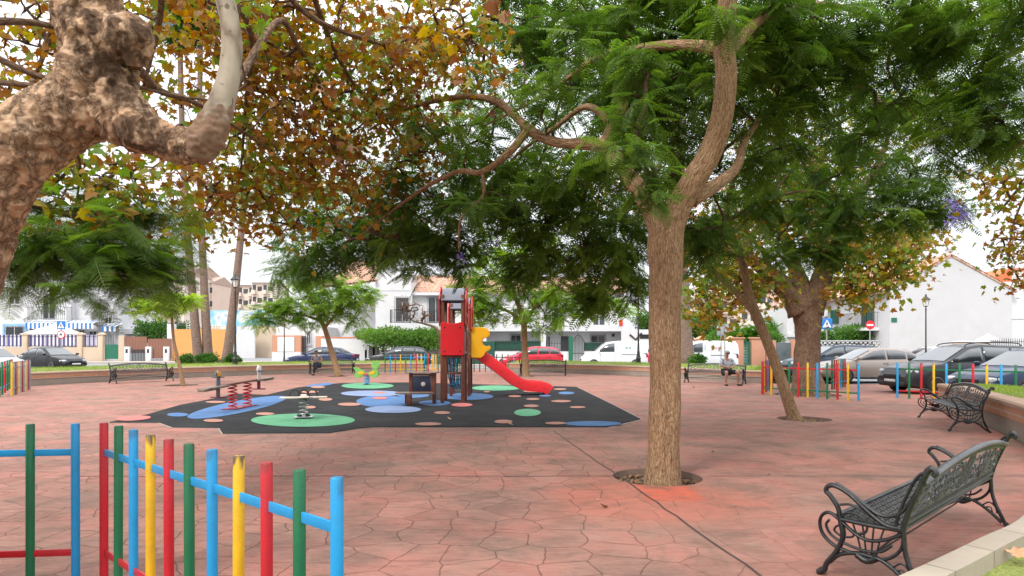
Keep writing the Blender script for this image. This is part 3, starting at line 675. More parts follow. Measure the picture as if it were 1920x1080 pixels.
# ---------------------------------------------------------------- road signs
S_BLUE = M('sign_blue', (.012, .16, .50), .4, var=.03); S_RED = M('sign_red', (.60, .015, .03), .4, var=.03); S_WHITE = M('sign_white', (.80, .80, .80), .4, var=.02); S_BLACK = M('sign_black', (.012, .012, .012), .5); S_BACK = M('sign_back', (.40, .42, .44), .45, .4)
def disc(mb, c, r, y, mat, n=28): mb.prism([(r*math.cos(2*math.pi*i/n), r*math.sin(2*math.pi*i/n)) for i in range(n)], (0, y, c), (1, 0, 0), (0, 0, 1), (0, -.006, 0), mat)
def crossing_plate(mb, zc, s=.3):
    mb.bbox((0, -.03, zc), (2*s, .02, 2*s), .004, mat=0)
    mb.prism([(-s*.82, -s*.68), (s*.82, -s*.68), (0, s*.78)], (0, -.041, zc), (1, 0, 0), (0, 0, 1), (0, -.004, 0), 1)
    def P(poly): mb.prism([(a*s, c*s) for a, c in poly], (0, -.046, zc), (1, 0, 0), (0, 0, 1), (0, -.003, 0), 2)
    P([(.0+.09*math.cos(k), .33+.09*math.sin(k)) for k in [i*math.pi/4 for i in range(8)]])
    P([(-.1, .2), (.1, .2), (.1, -.12), (-.1, -.12)]); P([(-.1, -.1), (.02, -.1), (-.2, -.5), (-.3, -.45)]); P([(0, -.1), (.1, -.1), (.3, -.5), (.2, -.52)])
    P([(-.1, .2), (-.28, -.02), (-.22, -.05), (-.08, .1)]); P([(.1, .2), (.26, .0), (.2, -.04), (.08, .1)])
    for k in range(4): P([(-.5+.27*k, -.56), (-.38+.27*k, -.56), (-.38+.27*k, -.64), (-.5+.27*k, -.64)])
def sign(px, Y, z0, ztop, kinds, label, rz=0, s=.3):
    root = empty('road_sign', (xat(px, Y), Y, z0), rz, label, 'road sign')
    b = MB(); b.tube([(0, 0, 0), (0, 0, ztop-z0)], .033, 10); b.build('pole', STEEL, root)
    z = ztop-z0-s
    for kd in kinds:
        b = MB()
        if kd == 'crossing': crossing_plate(b, z, s); b.build('crossing_plate', [S_BLUE, S_WHITE, S_BLACK], root)
        elif kd == 'noentry':
            disc(b, z, s, -.03, 0); b.box((0, -.039, z), (s*1.45, .005, s*.36), 0, 1); b.build('no_entry_plate', [S_RED, S_WHITE], root)
        elif kd == 'ring':
            disc(b, z, s, -.03, 0); disc(b, z, s*.76, -.036, 1)
            b.bbox((-.02, -.045, z-.02), (s*.75, .006, s*.22), .003, mat=2); b.bbox((.01, -.046, z+.05), (s*.4, .006, s*.2), .003, mat=2); b.build('prohibition_plate', [S_RED, S_WHITE, S_BLACK], root)
        elif kd == 'backplate': b.bbox((0, .03, z), (2*s, .012, 2*s), .01); b.build('plate_back', S_BACK, root)
        elif kd == 'backpent': b.prism([(-s*.8, s), (s*.8, s), (s*.95, -s*.35), (0, -s*1.1), (-s*.95, -s*.35)], (0, .03, z), (1, 0, 0), (0, 0, 1), (0, .012, 0)); b.build('plate_back', S_BACK, root)
        z -= 2*s+.05
sign(115, 45, -.03, zat(602, 45), ['crossing', 'ring'], 'pole with pedestrian crossing sign over a round red-rimmed sign, by the black saloon', s=.30)
sign(1550, 36, -.03, zat(597, 36), ['crossing'], 'pedestrian crossing sign right of the thick plane trunk', s=.30)
sign(1631, 40, -.03, zat(601, 40), ['noentry'], 'round no entry sign before the white gable house', s=.28)
sign(437, 58, -.03, zat(611, 58), ['crossing'], 'small distant crossing sign behind the lamp by the palms', s=.33)
sign(1352, 36, -.03, zat(609, 36), ['backplate'], 'square sign seen from behind near the seated man', R(30), s=.3)
sign(1359, 35, -.03, zat(608, 35), ['backpent'], 'pointed grey sign seen from behind near the seated man', R(10), s=.3)
# ---------------------------------------------------------------- playground equipment
WOOD = M('stained_wood', (.16, .045, .022), .6, var=.3, scale=6, bmp=.3, bscale=40, dirt=(.10, .05, .03))
WOOD_G = M('weathered_board', (.19, .13, .10), .65, var=.25, scale=7, bmp=.3, bscale=40, dirt=(.16, .09, .06))
TOY_RED = M('red_panel', (.70, .008, .016), .38, var=.06, scale=3, spec=.5, dirt=(.45, .05, .05), dirt_amt=.3); TOY_YEL = M('yellow_panel', (.80, .38, .005), .4, var=.06, scale=3, dirt=(.5, .3, .05)); TOY_GREEN = M('lime_panel', (.19, .40, .09), .4, var=.08); TOY_NAVY = M('navy_panel', (.02, .03, .07), .35, var=.1); TOY_GREY = M('grey_roof_panel', (.12, .125, .155), .4, var=.1, dirt=(.12, .12, .13))
ROPE = M('blue_rope', (.03, .22, .36), .8, var=.3, scale=30); ROPE_B = M('dark_rope', (.02, .03, .05), .8)
def post(root, x, y, z0, z1, w=.095, name='post', m=WOOD, lean=0):
    b = MB(); b.bbox((x, y, (z0+z1)/2), (w, w, z1-z0), .015); return b.build(name, m, root)
def plank(root, name, c, d, m, b_=.01, rz=0, rot=None):
    b = MB(); b.bbox(c, d, b_, rz, rot=rot); return b.build(name, m, root)
TX, TY = -1.53, 16.5
tw = empty('play_tower', (TX, TY, .016), 0, 'wooden play tower with red panel, yellow panel and red slide', 'play tower')
hw = .265
bolts = []
for (yy, zt, side) in ((0.0, 2.80, 0), (.82, 2.80, 0), (2.35, 2.72, 1), (3.15, 2.72, 1)):
    for sx in (-1, 1): post(tw, sx*hw, yy, 0, zt)
for (ya, yb, zt) in ((0, .82, 2.66), (2.35, 3.15, 2.58)):
    # curved grey roof panels: one falling to the front, one to the rear
    b = MB()
    for s in (-1, 1):
        ym, ye = (ya+yb)/2, (ya-.08 if s < 0 else yb+.08); rings = []
        for k in range(7):
            t = k/6; y = ym+(ye-ym)*t; z = zt+.34-.34*t**1.5
            rings.append([(-hw-.02, y, z), (hw+.02, y, z), (hw+.02, y, z-.025), (-hw-.02, y, z-.025)])
        b.loft(rings, 0, True)
    b.build('roof', TOY_GREY, tw, 30)
    for s in (-1, 1):                               # red gable boards on the flanks
        b = MB(); x = s*(hw+.06); ym = (ya+yb)/2
        b.prism([(ya-.1, zt-.62), (ya+.06, zt-.68), (ya+.10, zt-.2), (ym, zt+.12), (yb-.10, zt-.2), (yb-.06, zt-.68), (yb+.1, zt-.62), (yb+.12, zt+.02), (ym+.12, zt+.37), (ym-.12, zt+.37), (ya-.12, zt+.02)], (x, 0, 0), (0, 1, 0), (0, 0, 1), (s*.022, 0, 0))
        b.build('gable_board', TOY_RED, tw)
for (ya, yb, z) in ((0, .82, 1.30), (2.35, 3.15, 1.24)):
    plank(tw, 'platform', (0, (ya+yb)/2, z), (2*hw+.1, yb-ya+.1, .05), WOOD_G)
    for y in (ya, yb): plank(tw, 'beam', (0, y, z-.08), (2*hw-.09, .06, .10), WOOD)
plank(tw, 'beam', (0, .82, .74), (2*hw-.09, .06, .05), WOOD)
# front red panel with wavy top
def shaped(root, name, poly, o, u, w, d, m, par=None):
    b = MB(); b.prism(poly, o, u, w, d); ob = b.build(name, m, par or root)
    md = ob.modifiers.new('bevel', 'BEVEL'); md.width = .006; md.segments = 2; md.limit_method = 'ANGLE'; return ob
pw, z0, z1 = .30, 1.235, 2.09
top = [(-pw, z1-.04), (-pw+.035, z1), (-pw*.7, z1), (-pw*.35, z1-.03), (0, z1-.045), (pw*.35, z1-.03), (pw*.7, z1), (pw-.035, z1), (pw, z1-.04)]
rp = shaped(tw, 'front_panel', [(pw-.02, z0), (-pw+.02, z0), (-pw, z0+.03)]+top+[(pw, z0+.03)], (0, -.055, 0), (1, 0, 0), (0, 0, 1), (0, -.02, 0), TOY_RED)
for sx in (-.2, .2):
    for z in (z0+.1, z1-.14):
        b = MB(); b.tube([(sx, -.072, z), (sx, -.086, z)], .02, 10); b.build('bolt_cap', RUB, rp)
# side rails and inner panel on the long flanks
for s in (-1, 1):
    for (ya, yb) in ((.05, .77),):
        plank(tw, 'side_panel', (s*(hw+.0), .41, 1.55), (.02, .68, .62), WOOD if s < 0 else M('pale_lilac_panel', (.35, .25, .27), .5))
plank(tw, 'side_panel', (-hw, 2.75, 1.55), (.02, .7, .6), TOY_RED)
# yellow panel by the slide
yel = [(0, 1.13), (.12, 1.13), (.30, 1.12), (.40, 1.20), (.44, 1.30), (.52, 1.34), (.58, 1.40), (.55, 1.48), (.45, 1.46), (.36, 1.50), (.31, 1.60), (.36, 1.70), (.47, 1.73), (.55, 1.80), (.54, 1.92), (.46, 2.0), (.34, 2.02), (.15, 2.02), (0, 2.02)]
for y in (2.36, 3.0): shaped(tw, 'slide_cheek', yel, (hw+.045, y, 0), (1, 0, 0), (0, 0, 1), (0, .02, 0), TOY_YEL)
# slide: starts at the rear platform's right side, runs right and slightly back
sl = spline([(.30, 0, 1.22), (.46, 0, 1.20), (.60, 0, 1.12), (1.0, 0, .84), (1.4, 0, .53), (1.62, 0, .37), (1.82, 0, .27), (2.05, 0, .22), (2.35, 0, .20), (2.52, 0, .16), (2.62, 0, .08)], 4)
b = MB(); rings = []; W2 = .235
for i, p in enumerate(sl):
    t = (sl[min(i+1, len(sl)-1)]-sl[max(i-1, 0)]).normalized(); nn = Vector((-t.z, 0, t.x))
    hs = .22 if i > 3 else .22+.03*(3-i)
    pr = [(-W2-.03, -.09), (-W2-.03, hs), (-W2-.015, hs+.015), (-W2, hs), (-W2, .04), (-W2+.05, 0), (0, -.01), (W2-.05, 0), (W2, .04), (W2, hs), (W2+.015, hs+.015), (W2+.03, hs), (W2+.03, -.09)]
    rings.append([p+Vector((0, a, 0))+nn*c for a, c in pr])
b.loft(rings, 0, True)
so = b.build('slide', TOY_RED, tw, 50); so.location = (0, 2.66, -.02); so.rotation_euler = (0, 0, R(8))
for i in (6, 14, 22, 30, 36):
    p = sl[min(i, len(sl)-1)]; b = MB(); b.tube([(p.x, -W2-.03, p.z+.06), (p.x, -W2-.04, p.z+.06)], .018, 8); b.build('bolt_cap', P_RED, so)
# sagging rope tunnel between the two halves, hung from the platforms
b = MB()
for k in range(9):
    x = -.22+.44*k/8
    pts = spline([(x, .82, 1.15), (x, 1.0, .75), (x*.8, 1.3, .38), (x*.8, 1.6, .28), (x*.8, 1.95, .40), (x, 2.2, .8), (x, 2.35, 1.12)], 4); b.tube(pts, .013, 5, k % 2)
for k in range(13):
    t = k/12; pts0 = spline([(0, .82, 1.15), (0, 1.0, .75), (0, 1.3, .38), (0, 1.6, .28), (0, 1.95, .40), (0, 2.2, .8), (0, 2.35, 1.12)], 2); p = pts0[min(k, len(pts0)-1)]
    b.tube([(-.22, p.y, p.z+.05), (-.1, p.y, p.z), (.1, p.y, p.z), (.22, p.y, p.z+.05)], .012, 5, k % 2)
for s in (-1, 1):
    for k in range(6):
        y = .9+.28*k; b.tube([(s*.23, y, 1.15 if k in (0, 5) else 1.15), (s*.22, y, .95-.55*math.sin(math.pi*(k+.5)/6))], .011, 5, k % 2)
    b.tube(spline([(s*.24, .82, 1.9), (s*.24, 1.2, 1.72), (s*.24, 1.6, 1.66), (s*.24, 2.0, 1.72), (s*.24, 2.35, 1.9)]), .013, 5, 1)
    for k in range(7):
        y = .88+.24*k; b.tube([(s*.24, y, 1.75), (s*.24, y+.1, 1.2)], .009, 4, 1); b.tube([(s*.24, y+.1, 1.75), (s*.24, y, 1.2)], .009, 4, 1)
b.build('rope_net', [ROPE, ROPE_B], tw)
# counter with navy panel and the oval seat at the left
plank(tw, 'counter_top', (-.79, .0, .79), (.82, .5, .03), WOOD_G, .012)
for x in (-1.06, -.50): plank(tw, 'counter_post', (x, -.1, .52), (.09, .09, .52 if x > -1 else .52), WOOD)
post(tw, -.46, -.1, 0, .78)
plank(tw, 'counter_frame', (-.78, -.10, .73), (.6, .04, .06), WOOD); plank(tw, 'counter_frame', (-.78, -.10, .30), (.6, .04, .05), WOOD)
np_ = plank(tw, 'navy_counter_panel', (-.78, -.125, .515), (.46, .018, .38), TOY_NAVY, .004)
b = MB(); b.lathe([(.055, -.0), (.055, .012), (.03, .02)], n=18); b.v = [(x-.74, -.135-z, y+.50) for x, y, z in b.v]; b.build('dial', M('dial_face', (.6, .5, .42), .4), np_)
plank(tw, 'shelf_lip', (-.80, -.135, .715), (.42, .03, .02), M('pale_lip', (.5, .45, .43), .5), .005)
b = MB(); b.prism([(-.92+.50*math.cos(2*math.pi*i/32), -.35+.27*math.sin(2*math.pi*i/32)) for i in range(32)], (0, 0, .27), (1, 0, 0), (0, 1, 0), (0, 0, .035)); b.build('oval_seat', WOOD_G, tw)
post(tw, -1.02, -.60, 0, .27, .12, 'seat_post')
post(tw, -1.15, -.2, 0, .27, .09, 'seat_post')
plank(tw, 'bench_board', (-.50, 1.6, .74), (.5, .3, .03), WOOD_G)

# ---- springs
def spring(mb, c, r, z0, z1, turns, rad=.012, mat=0, n=14):
    k = int(turns*n); mb.tube([(c[0]+r*math.cos(2*math.pi*i/n), c[1]+r*math.sin(2*math.pi*i/n), z0+(z1-z0)*i/k) for i in range(k+1)], rad, 6, mat)
# seesaw on twin springs
sw = empty('spring_seesaw', (-6.5, 15.3, .022), R(-4), 'brown plank seesaw on red springs with two animal-head seats', 'seesaw')
rot = Matrix.Rotation(R(1.6), 3, 'X')
b = MB()
for (c, d) in (((0, 0, .60), (.20, 1.5, .05)),): b.bbox(rot @ Vector(c), d, .01, rot=rot)
b.build('plank', WOOD, sw)
for s in (-1, 1):
    pl = MB(); pl.bbox(rot @ Vector((0, s*1.15, .585)), (.24, .95, .05), .015, rot=rot); pl.bbox(rot @ Vector((0, s*1.42, .56)), (.16, .5, .05), .01, rot=rot); seat = pl.build('seat_board', WOOD_G, sw)
    hd = MB(); y = s*.98
    c = rot @ Vector((0, y, .6)); poly = [(-.10, 0), (.10, 0), (.09, .22), (.14, .32), (.10, .44), (.02, .50), (-.05, .46), (-.16, .42), (-.17, .34), (-.09, .30)]
    if s > 0: poly = [(-a, z) for a, z in poly][::-1]
    hd.prism([(a*.75, z*.72) for a, z in poly], c+Vector((-.01, 0, 0)), (0, 1, 0), (0, 0, 1), (.025, 0, 0)); h = hd.build('animal_head', M('pale_panel', (.55, .52, .50), .5) if s > 0 else TOY_GREY, seat)
    b = MB(); b.bbox(c+Vector((.02, 0, .27)), (.02, .14, .11), .004); b.build('head_patch', TOY_YEL if s < 0 else P_WHITE, h)
    b = MB(); b.tube([c+Vector((-.14, 0, .2)), c+Vector((.14, 0, .2))], .014, 8); b.build('handle', P_DARK, seat)
    b = MB(); b.bbox(c+Vector((0, 0, -.13)), (.05, .10, .26), .01); b.build('leg', P_MAR if s > 0 else WOOD_G, seat)
    b = MB(); b.bbox(c+Vector((0, 0, -.25)), (.34, .07, .03), .01); b.build('footrest', P_MAR, seat)
for s in (-1, 1):
    b = MB(); spring(b, (0, s*.36), .095, .03, .56, 6.5, .016); b.build('spring', P_RED, sw)
b = MB(); b.bbox((0, 0, .012), (.34, 1.1, .02), .004); b.build('base_plate', P_MAR, sw)
# four-handled spring rocker
rk = empty('spring_rocker', (-4.24, 13.02, .026), R(12), 'spring rocker with pale crossed boards and black loop handles on the front green oval', 'spring rocker')
b = MB(); b.bbox((0, 0, .03), (.36, .30, .012), .004); b.build('base_plate', STEEL, rk)
for s in (-1, 1):
    b = MB(); b.lathe([(.045, .035), (.05, .05), (.05, .075), (.02, .09)], (s*.08, 0, 0), 12); b.build('base_bolt', P_DARK, rk)
    b = MB(); spring(b, (s*.0, 0), .085 if s > 0 else .07, .04, .38, 4.5, .010); b.build('spring', STEEL if s > 0 else M('pale_spring', (.5, .42, .36), .4, .3), rk)
b = MB(); b.bbox((0, 0, .42), (.92, .20, .028), .01); b.bbox((0, 0, .445), (.22, .82, .022), .01, R(6)); b.build('seat_board', M('cream_board', (.62, .50, .42), .5, dirt=(.3, .2, .15)), rk)
b = MB(); b.lathe([(.05, .375), (.13, .39), (.15, .408)], n=14); b.build('hub', P_DARK, rk)
for a in (0, 90, 180, 270):
    c = Vector((math.cos(R(a+8))*.17, math.sin(R(a+8))*.17, .45)); u = Vector((-math.sin(R(a+8)), math.cos(R(a+8)), 0)) if a % 180 else Vector((1, 0, 0))
    b = MB(); b.tube([c+u*.10*math.cos(R(t))+Vector((0, 0, .13*math.sin(R(t)))) for t in range(0, 181, 15)], .016, 7); b.build('handle', RUB, rk)
# green winged spring animal
sa = empty('spring_animal', (xat(688, 24.2), 24.2, .026), R(0), 'lime green spring horse with orange seat on a blue and white spring', 'spring rider'); sa.scale = (.9, .9, .88)
b = MB(); spring(b, (0, 0), .11, 0, .40, 5, .018, 0)
spring(b, (0, 0), .07, .02, .40, 4, .012, 1); b.build('spring', [P_BLUE, P_WHITE], sa)
b = MB(); b.bbox((0, 0, .43), (.40, .26, .07), .02); b.build('seat', P_RED, sa)
for y in (-.14, .14):
    b = MB(); b.prism([(.1, .44), (.22, .34), (.38, .30), (.52, .40), (.50, .55), (.42, .66), (.50, .78), (.56, .86), (.50, .98), (.38, 1.04), (.34, .94), (.24, .90), (.22, .80), (.30, .68), (.24, .58), (.12, .54)], (-.02, y, 0), (1, 0, 0), (0, 0, 1), (0, .02, 0)); o = b.build('neck_panel', TOY_GREEN, sa)
    b = MB(); b.prism([(.16, .44), (.34, .46), (.40, .58), (.30, .60), (.16, .54)], (-.02, y-.012 if y < 0 else y+.02, 0), (1, 0, 0), (0, 0, 1), (0, .012, 0)); b.build('wing_patch', TOY_YEL, o)
    b = MB(); b.prism([(-.1, .44), (-.22, .38), (-.36, .28), (-.50, .34), (-.52, .46), (-.44, .54), (-.50, .64), (-.58, .74), (-.44, .74), (-.30, .66), (-.12, .56)], (.02, y, 0), (1, 0, 0), (0, 0, 1), (0, .02, 0)); o = b.build('tail_panel', TOY_GREEN, sa)
    b = MB(); b.prism([(-.12, .46), (-.30, .44), (-.36, .52), (-.28, .58), (-.12, .54)], (.02, y-.012 if y < 0 else y+.02, 0), (1, 0, 0), (0, 0, 1), (0, .012, 0)); b.build('wing_patch', TOY_YEL, o)
b = MB(); b.tube([(.3, -.2, .72), (.3, .2, .72)], .018, 8); b.build('handle', TOY_YEL, sa)
b = MB(); b.lathe([(.16, 0), (.16, .01)], n=16); b.build('base_plate', P_DARK, sa)
# ---------------------------------------------------------------- vehicles
def carpaint(name, col, metal=.3): 
    m, nt, b = new_mat(name); b.inputs['Base Color'].default_value = (*col, 1); b.inputs['Metallic'].default_value = metal
    b.inputs['Roughness'].default_value = .38; b.inputs['Coat Weight'].default_value = .28; b.inputs['Coat Roughness'].default_value = .05; b.inputs['Specular IOR Level'].default_value = .3
    tc = N(nt, 'ShaderNodeTexCoord'); n = N(nt, 'ShaderNodeTexNoise', Scale=3.0, Detail=6.0); nt.links.new(tc.outputs['Object'], n.inputs['Vector'])
    nt.links.new(ramp(nt, n.outputs['Fac'], [(.3, (.3, .3, .3)), (.7, (.48, .48, .48))]).outputs[0], b.inputs['Roughness']); return m
def carglass():
    m, nt, b = new_mat('car_glass'); b.inputs['Base Color'].default_value = (.035, .045, .05, 1); b.inputs['Roughness'].default_value = .04
    b.inputs['Specular IOR Level'].default_value = .9; b.inputs['Coat Weight'].default_value = .6; return m
CGL = carglass(); TYRE = M('tyre_rubber', (.018, .018, .018), .85); RIM = M('wheel_alloy', (.42, .43, .44), .3, .8); TRIM = M('car_trim', (.02, .02, .022), .5)
HL = M('headlight_glass', (.55, .58, .60), .12, .3, spec=.8); TL = M('tail_light', (.35, .01, .015), .2, spec=.7); PLATE = M('number_plate', (.72, .72, .70), .5)
def interp(tab, x):
    for (x0, z0), (x1, z1) in zip(tab[:-1], tab[1:]):
        if x <= x1: return z0+(z1-z0)*max(0, (x-x0))/(x1-x0)
    return tab[-1][1]
KINDS_ = {
 # W, H, wheels x (front, rear), wheel radius, top line of lower body, roof line (windscreen base .. rear glass base), pillars
 'hatch': dict(W=1.74, H=1.47, wx=(1.28, -1.24), wr=.31, deck=[(-2.0, .72), (-1.93, .95), (-1.4, .98), (.7, .95), (1.0, .93), (1.55, .84), (1.9, .70), (2.02, .50)], roof=[(-1.92, .97), (-1.62, 1.33), (-1.2, 1.43), (-.3, 1.47), (.1, 1.42), (1.02, .94)], pil=(-.35, -1.1), gl=(.85, -1.75)),
 'sedan': dict(W=1.80, H=1.44, wx=(1.42, -1.38), wr=.32, deck=[(-2.32, .66), (-2.26, .93), (-1.9, .98), (-1.2, .97), (.8, .94), (1.15, .92), (1.7, .84), (2.15, .72), (2.36, .50)], roof=[(-1.85, .98), (-1.15, 1.35), (-.7, 1.42), (-.1, 1.44), (.25, 1.39), (1.18, .92)], pil=(-.25, -1.05), gl=(.98, -1.45)),
 'estate': dict(W=1.80, H=1.58, wx=(1.42, -1.42), wr=.34, deck=[(-2.25, .72), (-2.18, 1.0), (-1.8, 1.03), (.8, 1.0), (1.1, .99), (1.7, .92), (2.12, .80), (2.28, .55)], roof=[(-2.17, 1.02), (-2.0, 1.40), (-1.75, 1.52), (-.3, 1.57), (.2, 1.50), (1.12, 1.0)], pil=(-.25, -1.2), gl=(.92, -1.98)),
 'van': dict(W=1.82, H=1.82, wx=(1.40, -1.32), wr=.32, deck=[(-2.18, .75), (-2.16, 1.05), (-1.8, 1.10), (1.0, 1.08), (1.35, 1.05), (1.85, .92), (2.12, .72), (2.20, .5)], roof=[(-2.17, 1.08), (-2.13, 1.62), (-2.0, 1.79), (-.3, 1.83), (.45, 1.74), (.7, 1.62), (1.38, 1.06)], pil=(.0,), gl=(1.15, .0)),
}
def car(kind, m, loc, heading, label, cat='car', rack=False, cladding=False, logo=None, group='cars parked round the square'):
    K = KINDS_[kind]; Wd = K['W']/2; deck, roof = K['deck'], K['roof']
    root = empty({'hatch': 'parked_hatchback', 'sedan': 'parked_saloon', 'estate': 'parked_estate', 'van': 'parked_van'}[kind], loc, heading, label, cat, group)
    xs = sorted(set([p[0] for p in deck]+[deck[0][0]+(deck[-1][0]-deck[0][0])*i/22 for i in range(23)])); x0, x1 = xs[0], xs[-1]
    def hwid(x):
        t = (x-(x0+x1)/2)/((x1-x0)/2); return Wd*(1-.22*abs(t)**6-.04*abs(t)**2)
    b = MB(); rings = []
    for x in xs:
        w = hwid(x); zt = interp(deck, x); t = abs((x-(x0+x1)/2)/((x1-x0)/2)); zb = .20+.10*max(0, t-.85)/.15
        zm = zb+(zt-zb)*.55
        half = [(w*.86, zb), (w*.97, zb+.05), (w, zb+(zt-zb)*.3), (w*1.0, zm), (w*.975, zt-.09), (w*.93, zt-.02), (w*.84, zt+.005), (w*.45, zt+.025)]
        rings.append([(x, -a, z) for a, z in half]+[(x, a, z) for a, z in half[::-1]])
    b.loft(rings, 0, True)
    body = b.build('body', [m, TRIM], root, 35)
    # wheel arches cut out of the body
    for wx in K['wx']:
        c = MB(); c.tube([(wx, -Wd-.3, K['wr']), (wx, -Wd+.28, K['wr'])], K['wr']+.055, 24, 0); c.tube([(wx, Wd-.28, K['wr']), (wx, Wd+.3, K['wr'])], K['wr']+.055, 24, 0)
        co = c.build('cutter', [TRIM]); co.data.materials[0] = TRIM
        md = body.modifiers.new('arch', 'BOOLEAN'); md.object = co; md.operation = 'DIFFERENCE'; md.solver = 'EXACT'
        dg = bpy.context.evaluated_depsgraph_get(); me = bpy.data.meshes.new_from_object(body.evaluated_get(dg)); body.modifiers.clear(); body.data = me; bpy.data.objects.remove(co)
    # greenhouse
    zb_ = lambda x: interp(deck, x)
    def ys(z, zr=K['H']): 
        t = max(0, min(1, (z-.95)/(K['H']-.95))); return Wd*(.90-(.20 if kind != 'van' else .10)*t)
    rx = sorted(set([p[0] for p in roof]+[roof[0][0]+(roof[-1][0]-roof[0][0])*i/24 for i in range(25)])); rings = []
    for x in rx:
        z1 = interp(roof, x); z0 = min(zb_(x)-.03, z1-.02); h = z1-z0
        zz = [z0, z0+h*.5, z1-min(.09, h*.4), z1-min(.035, h*.2)]
        half = [(ys(z), z) for z in zz[:3]]+[(ys(z1)-.035, zz[3]), (ys(z1)-.12, z1), (ys(z1)*.4, z1+.015)]
        rings.append([(x, -a, z) for a, z in half]+[(x, a, z) for a, z in half[::-1]])
    b = MB(); b.loft(rings, 0, True); cab = b.build('cabin', m, root, 35)
    # glass: side windows follow the cabin flank
    g0, g1 = K['gl'][1], K['gl'][0]; zlo = lambda x: zb_(x)+.02
    def side_win(xa, xb):
        n = 12
        for s in (-1, 1):
            top, bot = [], []
            for i in range(n+1):
                x = xa+(xb-xa)*i/n; zt = interp(roof, x)-.085; zt = max(zt, zlo(x)+.005); top.append((x, s*(ys(zt)+.006), zt)); bot.append((x, s*(ys(zlo(x))+.006), zlo(x)))
            mb = MB(); mb.add(bot+top, [(i, i+1, n+2+i, n+1+i) for i in range(n)], 0, True); o = mb.build('side_window', CGL, root)
            md = o.modifiers.new('thick', 'SOLIDIFY'); md.thickness = .004
    cuts = [g1]+list(K['pil'])+([g0] if kind != 'van' else [])
    for a, c in zip(cuts[:-1], cuts[1:]): side_win(c+.04, a-.03)
    def screen(xa, xb, name, inset=.10):
        n = 8; pts = []
        for i in range(n+1):
            x = xa+(xb-xa)*i/n; z = interp(roof, x); hy = ys(z)-inset
            dz = interp(roof, x+.02)-interp(roof, x-.02); nn = Vector((-dz, 0, .04)).normalized()*.012
            pts.append([(x+nn.x, hy*f, z+nn.z+.016*(1-f*f)) for f in (-1, -.5, 0, .5, 1)])
        mb = MB(); vs = [p for r in pts for p in r]; mb.add(vs, [(i*5+j, i*5+j+1, i*5+j+6, i*5+j+5) for i in range(n) for j in range(4)], 0, True); mb.build(name, CGL, root)
    f1 = roof[-1][0]; f0 = roof[-2][0]; screen(f0+(.08 if kind != 'van' else -.12), f1-.08, 'windscreen')
    r0, r1 = roof[0][0], roof[1][0]; screen(r0+.06*(r1-r0)/.3, r1+.02, 'rear_window', .14) if kind != 'van' else None
    # bumpers, sills, lights, mirrors, plate, handles
    b = MB(); w = hwid(x1); b.bbox((x1-.10, 0, .33), (.30, w*1.78, .16), .06); b.build('front_bumper', TRIM if cladding else m, root)
    b = MB(); b.bbox((x1-.015, 0, .58), (.10, w*1.05, .12), .03); b.bbox((x1+.02, 0, .36), (.10, w*1.2, .09), .02); b.build('grille', TRIM, root)
    b = MB(); b.bbox((x0+.10, 0, .36), (.28, w*1.8, .2), .06); b.build('rear_bumper', TRIM if cladding else m, root)
    for s in (-1, 1):
        b = MB(); b.bbox((0, s*(Wd*.95), .225), (K['wx'][0]-K['wx'][1]-2*K['wr']-.14, .08, .09), .02); b.build('sill', TRIM, root)
        b = MB(); b.bbox((x1-.24, s*hwid(x1-.2)*.80, interp(deck, x1-.24)-.11), (.34, .26, .13), .05, s*R(-28)); b.build('headlight', HL, root)
        b = MB(); b.bbox((x0+.09, s*hwid(x0+.1)*.86, .86 if kind != 'van' else 1.0), (.14, .22, .2 if kind != 'van' else .5), .04, s*R(20)); b.build('tail_light', TL, root)
        b = MB(); b.bbox((g1-.05, s*(Wd+.06), zb_(g1)+.08), (.13, .18, .13), .045); b.build('mirror', TRIM if cladding else m, root)
        for hx in ([K['pil'][0]+.12]+([K['pil'][1]+.15] if len(K['pil']) > 1 else [])):
            b = MB(); b.bbox((hx, s*(hwid(hx)+.004), .82 if kind != 'van' else .92), (.17, .025, .03), .01); b.build('door_handle', m, root)
        b = MB()
        for hx in ([K['pil'][0]+.02, K['wx'][0]-.42]+([K['pil'][1]+.0] if len(K['pil']) > 1 else [])): b.box((hx, s*(hwid(hx)+.0005), (.32+zb_(hx)-.1)/2+.0), (.010, .006, zb_(hx)-.42))
        b.build('door_seam', TRIM, root)
        for wx in K['wx']:
            wy = s*(Wd-.10); wr = K['wr']
            b = MB(); prof = [(wr*.62, -.09), (wr*.92, -.10), (wr, -.07), (wr, .07), (wr*.92, .10), (wr*.62, .09)]
            b.lathe(prof, n=28); b.v = [(wx+x, wy+z, wr+y) for x, y, z in b.v]; wh = b.build('wheel', TYRE, root)
            b = MB(); b.lathe([(wr*.64, -.06), (wr*.64, .06)], n=24, mat=1); b.lathe([(.06, .0), (.06, .085), (.03, .09)], n=10)
            for k in range(7):
                a = 2*math.pi*k/7; b.bbox((wr*.33*math.cos(a), wr*.33*math.sin(a), .078), (wr*.62, .055, .02), .006, a)
            b.tube([(wr*.63*math.cos(2*math.pi*i/24), wr*.63*math.sin(2*math.pi*i/24), .078) for i in range(24)], .016, 6, 0, False, True)
            b.v = [(wx+x, wy+s*z, wr+y) for x, y, z in b.v]; b.build('rim', [RIM, TRIM], wh)
    b = MB(); b.bbox((x1+.055, 0, .42), (.012, .5, .11), .003); b.build('number_plate', PLATE, root)
    b = MB(); b.bbox((x0-.03, 0, .60), (.012, .5, .11), .003); b.build('number_plate', PLATE, root)
    if rack:
        for s in (-1, 1):
            b = MB(); b.tube(spline([(-1.7, s*.56, 1.53), (-1.5, s*.56, 1.61), (-.5, s*.56, 1.63), (.1, s*.56, 1.585), (.25, s*.56, 1.5)]), .018, 6); b.build('roof_rail', TRIM, root)
